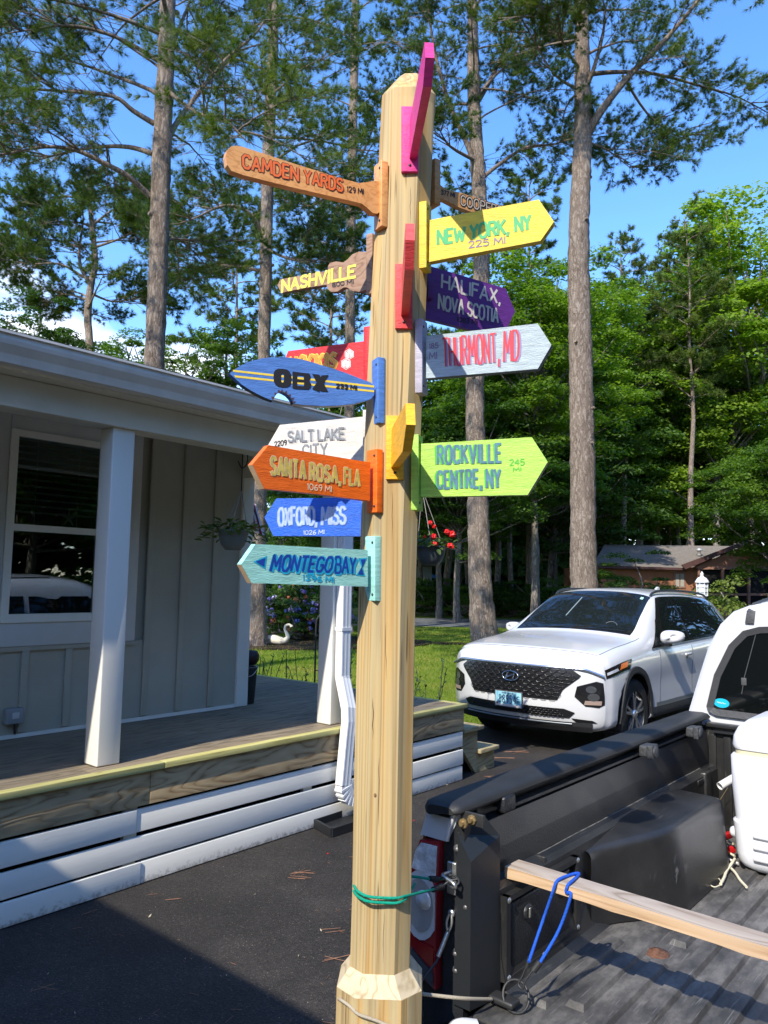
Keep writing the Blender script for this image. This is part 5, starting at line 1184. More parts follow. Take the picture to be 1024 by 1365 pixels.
try:
    md = body.modifiers.new('b', 'BOOLEAN'); md.object = cutter; md.operation = 'DIFFERENCE'; md.solver = 'EXACT'
    dg = bpy.context.evaluated_depsgraph_get(); dg.update()
    nm_ = bpy.data.meshes.new_from_object(body.evaluated_get(dg)); body.modifiers.clear()
    if len(nm_.polygons) > 2000:
        body.data = nm_
        if len(nm_.materials) < 2: nm_.materials.append(DARKGAP)
        for p in nm_.polygons:      # the cut faces are the dark arch liners
            c = p.center
            for wy in (FWY, RWY):
                d_ = math.hypot(c.y-wy, c.z-.385)
                if (abs(d_-.425) < .012 and abs(abs(c.x)-.85) < .14 and abs(p.normal.x) < .3) or (abs(abs(c.x)-.74) < .004 and d_ < .43): p.material_index = 1; p.use_smooth = False
except Exception as e: print('boolean', e)
bpy.data.objects.remove(cutter)
def patch(s0, s1, r0, r1, nu=8, nv=6, off=.004, s2=None, s3=None, x=1, mir=False):
    """grid patch riding on the body: s0-s1 along the bottom ring r0, s2-s3 along the top ring r1"""
    s2 = s0 if s2 is None else s2; s3 = s1 if s3 is None else s3
    def f(u, v):
        r = r0+(r1-r0)*v; a = s0+(s2-s0)*v; c = s1+(s3-s1)*v; s = a+(c-a)*u
        p = S(s, r); du = S(s+.02, r)-S(s-.02, r); dv = S(s, r+.02)-S(s, r-.02); nn = du.cross(dv).normalized()
        if nn.dot(Vector((p.x, 0, .25+p.z-.9))) < 0: nn = -nn
        p = p+nn*off; return Vector((p.x*x, p.y, p.z))
    return MB().grid(f, nu, nv)
VGL = M('suv_glass', (.008, .011, .012), .015, .55); GLBK = M('piano_black', (.012, .012, .013), .08, .6); CHR = M('chrome', (0, 0, 0))
GRB = M('grille_black', (.010, .010, .011), .3, .5); DKCL = M('grey_cladding', (.030, .031, .033), .6, .3, bump=(200, .3))
# windscreen across the car
def wsf(u, v, off=.006, m=.0):
    s = s_of(1.33)+(s_of(2.07)-s_of(1.33))*v; side_ = 1 if u > .5 else -1
    t = abs(u-.5)*2; rr_ = 9-(9-(7.05))*t
    p = S(s, rr_); du = S(s+.02, rr_)-S(s-.02, rr_); dv = S(s, rr_+.02)-S(s, rr_-.02) if rr_ < 8.98 else S(s, 8.9)-S(s, 8.95)
    nn = Vector((0, -.55, .83)); p = p+nn*off
    return Vector((p.x*side_, p.y, p.z))
WSG = vb('windscreen', MB().grid(lambda u, v: wsf(u, v), 24, 10), VGL)
vb('windscreen_border', MB().grid(lambda u, v: wsf(u, -.05+1.09*v, .003), 24, 10), GLBK)
# things seen in the screen: steering wheel rim, painted streak of light, inspection sticker
def wsp(u, v): return wsf(u, v, .009)
vb('steering_wheel_rim', MB().tube([wsp(.80+.055*math.cos(a), .10+.13*math.sin(a)) for a in [math.pi*.15+math.pi*.65*q_/10 for q_ in range(11)]], .004, 6), M('wheel_grey', (.10, .12, .13), .5), WSG)
vb('inspection_sticker', MB().poly([wsp(.915, .87), wsp(.945, .87), wsp(.945, .94), wsp(.915, .94)]), M('sticker_green', (.35, .62, .50), .5), WSG)
vb('painted_glint', MB().tube([wsp(.36, .30), wsp(.38, .78)], .008, 4), M('glint_grey', (.20, .26, .26), .5), WSG)  # grey rod on the glass, a glint of light put in as colour
wp = MB()
for a, c in ((.30, .62), (.62, .93)): wp.tube([wsp(a, -.02), wsp(a+.12, .03), wsp(c, .055)], .006, 5)
vb('wiper', wp, GLBK)['kind'] = 'stuff'
# side glass with pillars between
for x in (1, -1):
    sb_ = patch(s_of(1.42), s_of(4.30), 5.10, 6.93, 40, 8, .003, s_of(2.16), s_of(3.95), x); vb('window_surround', sb_, GLBK)
    vb('side_window', patch(s_of(1.50), s_of(1.74), 5.2, 6.2, 4, 5, .008, s_of(1.82), s_of(1.84), x), VGL)
    vb('side_window', patch(s_of(1.80), s_of(2.58), 5.2, 6.85, 10, 8, .008, s_of(2.24), s_of(2.52), x), VGL)
    vb('side_window', patch(s_of(2.66), s_of(3.44), 5.2, 6.85, 10, 8, .008, s_of(2.60), s_of(3.34), x), VGL)
    vb('side_window', patch(s_of(3.50), s_of(4.16), 5.25, 6.80, 8, 8, .008, s_of(3.42), s_of(3.84), x), VGL)
    # chrome line below the glass
    vb('chrome_strip', MB().tube([patch(0, 1, 0, 1, 1, 1).v[0] if False else (lambda q: Vector((q.x*x+.006*x, q.y, q.z)))(S(s_of(yy), 5.08)) for yy in [1.42+.1*q_ for q_ in range(29)]]+[(lambda q: Vector((q.x*x+.006*x, q.y, q.z)))(S(s_of(yy), r_)) for yy, r_ in ((4.30, 5.35), (4.22, 5.9), (4.08, 6.5))], .005, 6), CHR)
    # roof rail
    vb('roof_rail', MB().tube(smooth_pts([(lambda q: Vector((q.x*x, q.y, q.z+h)))(S(s_of(yy), 7.12)) for yy, h in ((2.12, .0), (2.22, .03), (2.5, .045), (3.2, .048), (3.9, .045), (4.15, .03), (4.28, .0))], 5), .015, 8), M('dark_rail', (.05, .055, .06), .35, .5, metal=.5))
    # door seams, handle, sill cladding, crease
    for yy in (1.62, 2.62, 3.48):
        vb('door_seam', MB().tube([(lambda q: Vector((q.x*x+.001*x, q.y, q.z)))(S(s_of(yy+(.10*(max(0, 1.6-r_))**2 if yy > 3 else 0)), r_)) for r_ in [1.3+.3*q_ for q_ in range(13)]], .003, 4), M('seam_grey', (.10, .10, .105), .7))
    for yy in (2.42, 3.30):
        q = S(s_of(yy), 4.30); h_ = MB().obox((q.x*x+.022*x, q.y, q.z), X3, Y3, Z3v, .012, .095, .015, .010)
        HD = vb('door_handle', h_, CARW); q2 = MB().lathe([(0, .0025), (.035, .002), (.042, 0)], (q.x*x+.001*x, q.y, q.z-.01), Y3, Z3v, X3*x, 16); vb('handle_cup', q2, M('cup_shade', (.35, .36, .37), .3), HD)  # flat grey disc; the shade of the handle recess is its colour
    vb('sill_cladding', patch(s_of(1.42), s_of(3.22), 1.02, 1.75, 20, 5, .012, None, None, x), DKCL)
    vb('sill_strip', patch(s_of(1.50), s_of(3.16), 1.75, 2.0, 20, 3, .014, None, None, x), M('satin_grey', (.20, .22, .24), .35, .5, metal=.6))
    for wy in (FWY, RWY):
        fl_ = MB(); K = 20
        a0_ = -.15
        ang = [a0_+(math.pi-2*a0_)*q_/K for q_ in range(K+1)]
        def ap(a, R, o):
            yy = wy+math.cos(a)*R; zz = .385+math.sin(a)*R
            # find body x at that height
            lo_ = min(range(0, 60), key=lambda r_: abs(S(s_of(yy), .8+r_*.07).z-zz)); q = S(s_of(yy), .8+lo_*.07)
            return Vector((q.x*x+o*x, q.y+0, zz))
        vs = []
        for a in ang: vs += [ap(a, .405, .008), ap(a, .42, .014), ap(a, .475, .014), ap(a, .482, .002)]
        fl_.add(vs, [(i*4+j, i*4+j+1, i*4+j+5, i*4+j+4) for i in range(K) for j in range(3)])
        vb('arch_cladding', fl_, DKCL)
        ty = MB().lathe([(.235, .0), (.30, -.004), (.335, -.002), (.355, .012), (WR, .03), (WR, .20), (.35, .225), (.24, .23)], (.915*x, wy+.06 if wy < 2 else wy, WR), Y3, Z3v, -X3*x, 40)
        T_ = vb('wheel', ty, RUBB)
        tr_ = MB()
        for q_ in range(44):
            a = 2*math.pi*q_/44; o = Vector((.915*x-.115*x, (wy+.06 if wy < 2 else wy)+math.cos(a)*(WR+.002), WR+math.sin(a)*(WR+.002)))
            tr_.obox(o, X3, Vector((0, -math.sin(a), math.cos(a))), Vector((0, math.cos(a), math.sin(a))), .085, .009, .004)
        tq = vb('tread', tr_, RUBB, T_); tq['kind'] = 'stuff'
        rc_ = (.915*x, wy+.06 if wy < 2 else wy, WR)
        vb('rim', MB().lathe([(.237, -.004), (.246, -.001), (.240, .015), (.215, .03), (.21, .09), (0, .10)], rc_, Y3, Z3v, -X3*x, 36), M('rim_dark', (.03, .03, .032), .35, .6, metal=.6), T_)
        sp_ = MB(); c_ = Vector(rc_)
        for q_ in range(5):
            for da in (-.16, .16):
                a = 2*math.pi*q_/5+.3+da; dv = Vector((0, math.cos(a), math.sin(a))); d0 = Vector((0, math.cos(a-da*.6), math.sin(a-da*.6)))
                p0 = c_+d0*.04+X3*x*.010-X3*x*.02; p1 = c_+dv*.236-X3*x*.008; t = (p1-p0).normalized(); wv = t.cross(X3).normalized()
                sp_.add([p0+wv*.018, p0-wv*.018, p1-wv*.013, p1+wv*.013, p0+wv*.012-X3*x*.03, p0-wv*.012-X3*x*.03, p1-wv*.01-X3*x*.02, p1+wv*.01-X3*x*.02], [(0,1,2,3),(4,7,6,5),(0,4,5,1),(1,5,6,2),(2,6,7,3),(3,7,4,0)])
        sp_.lathe([(0, -.012), (.03, -.012), (.045, .0), (.05, .02)], rc_, Y3, Z3v, -X3*x, 20)
        vb('spokes', sp_, M('machined_alloy', (.62, .63, .65), .22, .5, metal=.9), T_)['kind'] = 'stuff'
    # mirror
    q = S(s_of(1.72), 5.15); mc = Vector((q.x+.12, q.y+.02, q.z+.10))
    mr = MB()
    def mf(u, v):
        a = 2*math.pi*u; b2 = math.pi*v-math.pi/2
        ex = math.copysign(abs(math.cos(a))**.75, math.cos(a)); ez = math.copysign(abs(math.sin(a))**.75, math.sin(a)); cb_ = abs(math.cos(b2))**.55
        return Vector(((mc.x+.125*ex*cb_)*x, mc.y+.075*math.sin(b2)+.03*ex, mc.z+.075*ez*cb_*(1-.18*ex)+.01*ex))
    MR = vb('door_mirror', mr.grid(mf, 28, 14), CARW)
    vb('mirror_foot', MB().obox(((q.x+.035)*x, q.y+.01, q.z+.015), X3, Y3, Z3v, .07, .045, .022, .012), GLBK, MR)
    # headlamp slit, amber corner
    def fp(px_, z_, o=.006): p = face_at(px_, z_); d_ = Vector((px_*.35, -1, 0)).normalized(); return Vector((p.x*x, p.y, p.z))+Vector((d_.x*x, d_.y, 0))*o
    HL = vb('headlamp', patch(.30, 2.35, 4.25, 4.85, 14, 4, .005, .10, 2.55, x), GLBK)
    vb('day_light', patch(.35, 1.5, 4.45, 4.62, 12, 2, .010, .35, 1.4, x), M('light_bar', (.55, .57, .60), .15, .5), HL)
    vb('indicator', patch(1.55, 2.15, 4.45, 4.78, 8, 3, .010, 1.75, 2.25, x), M('amber_lens', (.80, .16, .01), .2, .5), HL)
    # fog and main lamp pod in the bumper
    pod = [(.68,.70),(.84,.755),(.895,.74),(.905,.62),(.905,.53),(.86,.50),(.75,.51),(.66,.60)]
    def fill(P, o, n_=10):
        """fan-grid of a convex outline draped on the nose"""
        cx_ = sum(p[0] for p in P)/len(P); cz_ = sum(p[1] for p in P)/len(P); m2 = MB(); K = len(P)
        E_ = []
        for i in range(K):
            for t in range(4): a, c = P[i], P[(i+1) % K]; E_.append((a[0]+(c[0]-a[0])*t/4, a[1]+(c[1]-a[1])*t/4))
        K = len(E_); vs = []
        for j in range(5): 
            f_ = j/4; vs += [fp(cx_+(e[0]-cx_)*f_, cz_+(e[1]-cz_)*f_, o) for e in E_]
        m2.add(vs, [(j*K+i, j*K+(i+1) % K, (j+1)*K+(i+1) % K, (j+1)*K+i) for j in range(4) for i in range(K)], True); return m2
    PD = vb('lamp_pod', fill(pod, .006), GLBK)
    for (cx_, cz_, r_) in ((.80, .675, .045), (.82, .60, .05)):
        vb('projector_lens', fill([(cx_+r_*math.cos(a), cz_+r_*.8*math.sin(a)) for a in [2*math.pi*q_/12 for q_ in range(12)]], .012), M('lens_grey', (.10, .105, .11), .1, .6, metal=.5, bump=(60, .5)), PD)  # dark grey lens in one even colour
    vb('fog_lens', fill([(.74, .525), (.88, .525), (.885, .565), (.75, .565)], .012), M('fog_amber', (.30, .22, .18), .2, .5), PD)
    vb('lower_vent', fill([(.62, .385), (.80, .37), (.84, .345), (.66, .345)], .006), GRB)
# grille
gt = [(-.64,.855),(.64,.855),(.72,.80),(.56,.665),(.50,.555),(-.50,.555),(-.56,.665),(-.72,.80)]
def fpp(x, z, o): p = face_at(x, z); d_ = Vector((x*.35, -1, 0)).normalized(); return p+d_*o
def inside(P, x, z):
    c = False; j = len(P)-1
    for i in range(len(P)):
        if (P[i][1] > z) != (P[j][1] > z) and x < (P[j][0]-P[i][0])*(z-P[i][1])/(P[j][1]-P[i][1])+P[i][0]: c = not c
        j = i
    return c
def drape(P, o, nx=40, name='grille', mat=None, z0=None, z1=None):
    zs_ = [p[1] for p in P]; z0, z1 = min(zs_), max(zs_); rows = []
    for j in range(13):
        z = z0+(z1-z0)*j/12; z_ = min(max(z, z0+1e-4), z1-1e-4); xs = []
        for i in range(len(P)):
            a, c = P[i], P[(i+1) % len(P)]
            if (a[1] > z_) != (c[1] > z_): xs.append(a[0]+(c[0]-a[0])*(z_-a[1])/(c[1]-a[1]))
        xs.sort(); rows.append([fpp(xs[0]+(xs[-1]-xs[0])*i/nx, z, o) for i in range(nx+1)])
    m2 = MB(); m2.add([v for r_ in rows for v in r_], [(a*(nx+1)+c, a*(nx+1)+c+1, (a+1)*(nx+1)+c+1, (a+1)*(nx+1)+c) for a in range(12) for c in range(nx)], True); return m2
GR = vb('grille', drape(gt, .006), GRB)
hx = MB(); r0 = .042
for a in range(-12, 13):
    for c in range(-4, 6):
        cx_ = a*r0*2.15+(c % 2)*r0*1.075; cz_ = .71+c*.034
        if not inside(gt, cx_, cz_) or not inside(gt, cx_+.03, cz_) or not inside(gt, cx_-.03, cz_): continue
        if abs(cx_) < .13 and abs(cz_-.755) < .05: continue
        pt = [fpp(cx_+r0*dx, cz_+dz, .012) for dx, dz in ((-1, 0), (-.5, .022), (.5, .022), (1, 0), (.5, -.022), (-.5, -.022))]
        hx.tube(pt, .0032, 4, closed=True)
hx = vb('mesh_cells', hx, M('grille_gloss', (.016, .016, .017), .22, .6), GR); hx['kind'] = 'stuff'
vb('chrome_brow', MB().tube(smooth_pts([fpp(x_, z_, .010) for x_, z_ in ((-.93, .80), (-.80, .845), (-.70, .870), (-.35, .876), (0, .878), (.35, .876), (.70, .870), (.80, .845), (.90, .80))], 4), .014, 8), M('satin_chrome', (.50, .55, .62), .2, .5, metal=.9))
lg = drape([(-.56, .475), (.56, .475), (.66, .44), (.60, .385), (-.60, .385), (-.66, .44)], .006); LG = vb('lower_grille', lg, GRB)
lh = MB()
for a in range(-13, 14):
    for c in range(4):
        cx_ = a*.045+(c % 2)*.0225; cz_ = .398+c*.022
        if abs(cx_) < .56+(-.02*c): lh.tube([fpp(cx_+.020*dx, cz_+dz, .011) for dx, dz in ((-1, 0), (-.5, .010), (.5, .010), (1, 0), (.5, -.010), (-.5, -.010))], .0028, 4, closed=True)
lh = vb('mesh_cells', lh, M('grille_gloss', (0, 0, 0)), LG); lh['kind'] = 'stuff'
vb('chin', drape([(-.80, .345), (.80, .345), (.78, .245), (-.78, .245)], .012), DKCL)
vb('chin_strip', MB().tube(smooth_pts([fpp(x_, .325, .014) for x_ in (-.62, -.3, 0, .3, .62)], 4), .010, 6), M('satin_grey', (0, 0, 0)))
# badge: a slanted H in an oval ring
bd_ = MB().tube([fpp(.095*math.cos(a), .755+.048*math.sin(a), .022) for a in [2*math.pi*q_/28 for q_ in range(28)]], .0075, 8, closed=True)
bd_.tube([fpp(-.050, .725, .022), fpp(-.032, .785, .022)], .0085, 6); bd_.tube([fpp(.030, .725, .022), fpp(.050, .785, .022)], .0085, 6)
bd_.tube(smooth_pts([fpp(-.046, .740, .022), fpp(-.02, .748, .024), (fpp(.018, .762, .024)), fpp(.046, .770, .022)], 4), .0075, 6)
vb('badge', bd_, CHR)
# number plate
def npt(x, z, o): p = fpp(0, .55, .02); return Vector((x, p.y-o, z))
PCX, PCZ = -.02, .515
NP = vb('number_plate', MB().prism([npt(PCX+a, PCZ+c, 0) for a, c in ((-.165, -.083), (.165, -.083), (.165, .083), (-.165, .083))], (0, .012, 0)), M('plate_frame', (.10, .10, .10), .4))
pm = M('plate_blue', (.20, .52, .64), .45, var=(9, .2), col2=(.34, .60, .70))
vb('plate_face', MB().poly([npt(PCX+a, PCZ+c, .002) for a, c in ((-.155, -.074), (.155, -.074), (.155, .074), (-.155, .074))]), pm, NP)
vb('plate_band', MB().poly([npt(PCX+a, PCZ+c, .003) for a, c in ((-.155, -.074), (.155, -.074), (.155, -.052), (-.155, -.052))]), M('plate_sand', (.60, .55, .50), .5), NP)
vb('plate_crab', MB().poly([npt(PCX-.132+.014*math.cos(a), PCZ-.046+.010*math.sin(a), .004) for a in [q_*math.pi/4 for q_ in range(8)]]), M('plate_brown', (.30, .12, .03), .5), NP)
tx = MB(); DN = Vector((0, -1, 0)); NVK = M('plate_ink', (.015, .02, .05), .5)
stroke_text(tx, '88954', npt(PCX-.112, PCZ-.040, .004), npt(PCX+.090, PCZ-.040, .004), npt(PCX-.112, PCZ+.040, .004), .0082, DN, jit=0, gap=.34, lift=.0002)
stroke_text(tx, 'C', npt(PCX+.108, PCZ+.006, .004), npt(PCX+.132, PCZ+.006, .004), npt(PCX+.108, PCZ+.036, .004), .006, DN, jit=0)
stroke_text(tx, 'F', npt(PCX+.108, PCZ-.040, .004), npt(PCX+.132, PCZ-.040, .004), npt(PCX+.108, PCZ-.010, .004), .006, DN, jit=0)
stroke_text(tx, 'MARYLAND', npt(PCX-.075, PCZ+.052, .004), npt(PCX+.065, PCZ+.052, .004), npt(PCX-.075, PCZ+.067, .004), .0035, DN, jit=0)
vb('plate_lettering', tx, NVK, NP, fixn=False)
# bonnet shut line and shark fin aerial
vb('bonnet_seam', MB().tube([(lambda q: Vector((q.x*sg_, q.y, q.z+.001)))(S(s_of(.16)-.0, 9-2.9*t)) for sg_, t in [(-1, 1-.1*q_) for q_ in range(10)]+[(1, .1*q_) for q_ in range(11)]], .0032, 4), M('seam_grey', (0, 0, 0)))
for x in (1, -1): vb('bonnet_side_seam', MB().tube([(lambda q: Vector((q.x*x, q.y, q.z+.001)))(S(s_of(yy), 6.15+.25*min(1, (yy-.2)))) for yy in [.2+.1*q_ for q_ in range(12)]], .003, 4), M('seam_grey', (0, 0, 0)))
fz_ = S(s_of(3.9), 9).z
vb('aerial_fin', MB().prism([(.022, 3.78, fz_), (.022, 3.98, fz_-.01), (.010, 3.98, fz_+.062), (.012, 3.94, fz_+.065)], (-.03, 0, 0)), CARW)
vb('tail_glass', MB().prism([(-.52, 4.63, 1.12), (.52, 4.63, 1.12), (.46, 4.52, 1.42), (-.46, 4.52, 1.42)], (0, .02, .01)), VGL)
for x in (1, -1): vb('tail_lamp', MB().obox((.70*x, 4.66, 1.0), X3, Y3, Z3v, .11, .05, .05, .02), M('lamp_red_lens', (0, 0, 0)))
# ============================================================ vegetation
rng = random.Random(11); nr_ = np.random.default_rng(5)
def bark_mat(name, c1, c2, c3, sc=9):
    m = bpy.data.materials.new(name); n, l, b = nodes_of(m)
    tc = n.new('ShaderNodeTexCoord'); mp = n.new('ShaderNodeMapping'); mp.inputs['Scale'].default_value = (1, 1, .30); l.new(tc.outputs['Object'], mp.inputs[0])
    v = n.new('ShaderNodeTexVoronoi'); v.inputs['Scale'].default_value = sc*1.3; v.feature = 'DISTANCE_TO_EDGE'
    nz = n.new('ShaderNodeTexNoise'); nz.inputs['Scale'].default_value = sc*.8; nz.inputs['Detail'].default_value = 8; nz.inputs['Roughness'].default_value = .7
    l.new(mp.outputs[0], nz.inputs['Vector'])
    mxv = n.new('ShaderNodeVectorMath'); mxv.operation = 'MULTIPLY_ADD'; mxv.inputs[1].default_value = (.35, .35, .35)
    l.new(nz.outputs['Color'], mxv.inputs[0]); l.new(mp.outputs[0], mxv.inputs[2]); l.new(mxv.outputs[0], v.inputs['Vector'])
    mu = n.new('ShaderNodeMath'); mu.operation = 'MULTIPLY_ADD'; mu.inputs[1].default_value = 1.6; l.new(v.outputs['Distance'], mu.inputs[0])
    s2 = n.new('ShaderNodeMath'); s2.operation = 'MULTIPLY_ADD'; s2.inputs[1].default_value = .9; s2.inputs[2].default_value = -.2; l.new(nz.outputs['Fac'], s2.inputs[0]); l.new(s2.outputs[0], mu.inputs[2])
    r = ramp(n, [(.12, c1), (.38, c2), (.75, c3)]); l.new(mu.outputs[0], r.inputs[0]); l.new(r.outputs[0], b.inputs['Base Color'])
    b.inputs['Roughness'].default_value = .9; b.inputs['Specular IOR Level'].default_value = .15
    bu = n.new('ShaderNodeBump'); bu.inputs['Strength'].default_value = 1; bu.inputs['Distance'].default_value = .03; l.new(mu.outputs[0], bu.inputs['Height']); l.new(bu.outputs[0], b.inputs['Normal'])
    return m
BARK = bark_mat('pine_bark', (.085, .058, .043), (.235, .18, .14), (.37, .30, .245))
BARK2 = bark_mat('hardwood_bark', (.08, .065, .05), (.18, .155, .13), (.30, .27, .235), 6)
def leaf_mat(name, c1, c2, c3, trans=.35, tcol=None, scale=.6):
    m = bpy.data.materials.new(name); n, l, b = nodes_of(m)
    tc = n.new('ShaderNodeTexCoord'); nz = n.new('ShaderNodeTexNoise'); nz.inputs['Scale'].default_value = scale; nz.inputs['Detail'].default_value = 3
    l.new(tc.outputs['Object'], nz.inputs['Vector'])
    n2 = n.new('ShaderNodeTexNoise'); n2.inputs['Scale'].default_value = 9; n2.inputs['Detail'].default_value = 2; l.new(tc.outputs['Object'], n2.inputs['Vector'])
    av = n.new('ShaderNodeMath'); av.operation = 'MULTIPLY_ADD'; av.inputs[1].default_value = .5; l.new(n2.outputs['Fac'], av.inputs[0])
    hv = n.new('ShaderNodeMath'); hv.operation = 'MULTIPLY'; hv.inputs[1].default_value = .5; l.new(nz.outputs['Fac'], hv.inputs[0]); l.new(hv.outputs[0], av.inputs[2])
    oi = n.new('ShaderNodeObjectInfo'); ra = n.new('ShaderNodeMath'); ra.operation = 'MULTIPLY_ADD'; ra.inputs[1].default_value = .12; l.new(oi.outputs['Random'], ra.inputs[0]); l.new(av.outputs[0], ra.inputs[2])
    r = ramp(n, [(.42, c1), (.56, c2), (.70, c3)]); l.new(ra.outputs[0], r.inputs[0])
    l.new(r.outputs[0], b.inputs['Base Color']); b.inputs['Roughness'].default_value = .55; b.inputs['Specular IOR Level'].default_value = .3
    t = n.new('ShaderNodeBsdfTranslucent'); mc = n.new('ShaderNodeMixRGB'); mc.blend_type = 'MULTIPLY'; mc.inputs[0].default_value = 1; mc.inputs[2].default_value = (*(tcol or (1.7, 1.9, .5)), 1)
    l.new(r.outputs[0], mc.inputs[1]); l.new(mc.outputs[0], t.inputs['Color'])
    mx = n.new('ShaderNodeMixShader'); mx.inputs[0].default_value = trans; l.new(b.outputs[0], mx.inputs[1]); l.new(t.outputs[0], mx.inputs[2]); l.new(mx.outputs[0], n['Material Output'].inputs[0])
    return m
NEED = leaf_mat('pine_needles', (.042, .078, .017), (.075, .122, .022), (.155, .19, .030), .32, (1.3, 1.5, .5))
LEAFB = leaf_mat('bright_leaves', (.080, .150, .018), (.135, .22, .024), (.21, .285, .036), .46)
LEAFM = leaf_mat('mid_green_leaves', (.048, .105, .016), (.080, .155, .020), (.135, .21, .028), .42)
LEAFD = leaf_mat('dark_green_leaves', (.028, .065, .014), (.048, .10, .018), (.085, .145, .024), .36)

def tufts(P, D, n=13, L=(.12, .21), w=.0085, spread=.85):
    """P,D arrays (K,3): needle bundles at P pointing along D -> triangles"""
    K = len(P); P = np.repeat(P, n, 0); D = np.repeat(D, n, 0)
    D = D/np.linalg.norm(D, axis=1, keepdims=True)
    r = nr_.normal(size=(K*n, 3)); r /= np.linalg.norm(r, axis=1, keepdims=True)
    d = D+r*spread*nr_.uniform(.4, 1.25, (K*n, 1)); d /= np.linalg.norm(d, axis=1, keepdims=True)
    ln = nr_.uniform(*L, (K*n, 1)); side = np.cross(d, nr_.normal(size=(K*n, 3))); side /= np.linalg.norm(side, axis=1, keepdims=True)
    a = P-side*w*.5; b = P+side*w*.5; c = P+d*ln+np.array([0, 0, -.02])*ln/.15
    return np.stack([a, b, c], 1).reshape(-1, 3)
def trunk_tube(mb, pts, rads, sides=14, step=.16, rough=.07, seed=0):
    P = [Vector(p) for p in pts]; out = []; rr_ = []; rg = random.Random(seed)
    for i in range(len(P)-1):
        k = max(1, int((P[i+1]-P[i]).length/step))
        for t in range(k):
            u = t/k; a = P[max(i-1, 0)]; d = P[min(i+2, len(P)-1)]; b_ = P[i]; c = P[i+1]
            out.append(.5*((2*b_)+(c-a)*u+(2*a-5*b_+4*c-d)*u*u+(3*b_-a-3*c+d)*u**3)); rr_.append(rads[i]+(rads[i+1]-rads[i])*u)
    out.append(P[-1]); rr_.append(rads[-1]); b0 = len(mb.v)
    mb.tube(out, rr_, sides)
    for q in range(len(out)):
        for k in range(sides):
            i = b0+q*sides+k; mb.v[i] = mb.v[i]+(mb.v[i]-out[q])*rg.uniform(-rough, rough)
    return out
def limb_path(start, az, el, L, droop=.25, wig=.12, k=9, rg=rng):
    p = Vector(start); out = [p.copy()]; a = az; e = el
    for i in range(k):
        a += rg.uniform(-wig, wig); e += rg.uniform(-wig, wig)-droop/k*1.2
        p = p+Vector((math.sin(a)*math.cos(e), math.cos(a)*math.cos(e), math.sin(e)))*(L/k); out.append(p.copy())
    return out
def foliate(mb, path, r0, TP, TD, dens=1., start=.3, twl=(.5, 1.2), rg=rng, tup=.35):
    """twigs and needle bundles along a limb"""
    n = len(path)-1; L = sum((path[i+1]-path[i]).length for i in range(n))
    mb.tube(path, [max(.006, r0*(1-.85*i/n)) for i in range(n+1)], 6, cap=False)
    cnt = int(L/.155*dens)
    for q in range(cnt):
        t = start+(1-start)*(q+rg.random())/cnt; f = t*n; i = min(int(f), n-1); p = path[i].lerp(path[i+1], f-i); d = (path[i+1]-path[i]).normalized()
        sd_ = d.cross(Vector((0, 0, 1))); sd_ = (sd_ if rg.random() < .5 else -sd_).normalized()
        dr = (d*rg.uniform(.3, 1)+sd_*rg.uniform(.5, 1.1)+Vector((0, 0, rg.uniform(-.25, .55)))).normalized()
        tl = rg.uniform(*twl)*(1.15-.5*t); q0 = p; pts = [p]
        for s_ in range(4):
            q0 = q0+dr*tl/4; dr = (dr+Vector((rg.uniform(-.25, .25), rg.uniform(-.25, .25), rg.uniform(-.10, .25)))).normalized(); pts.append(q0)
            if s_ >= 1:
                for _ in range(2):
                    d2 = (dr+Vector((rg.uniform(-1, 1), rg.uniform(-1, 1), rg.uniform(-.5, .7)))).normalized(); l2 = rg.uniform(.08, .30)
                    e_ = q0+d2*l2; mb.add([q0-Vector((0, 0, .004)), q0+Vector((0, 0, .004)), e_], [(0, 1, 2)]); TP.append(e_); TD.append(d2+Vector((0, 0, tup))); 
                    TP.append(q0+d2*l2*.5); TD.append(d2)
        mb.tube([pts[0], pts[2], pts[4]], [.009, .006, .003], 3, cap=False); TP.append(pts[-1]); TD.append(dr+Vector((0, 0, tup)))
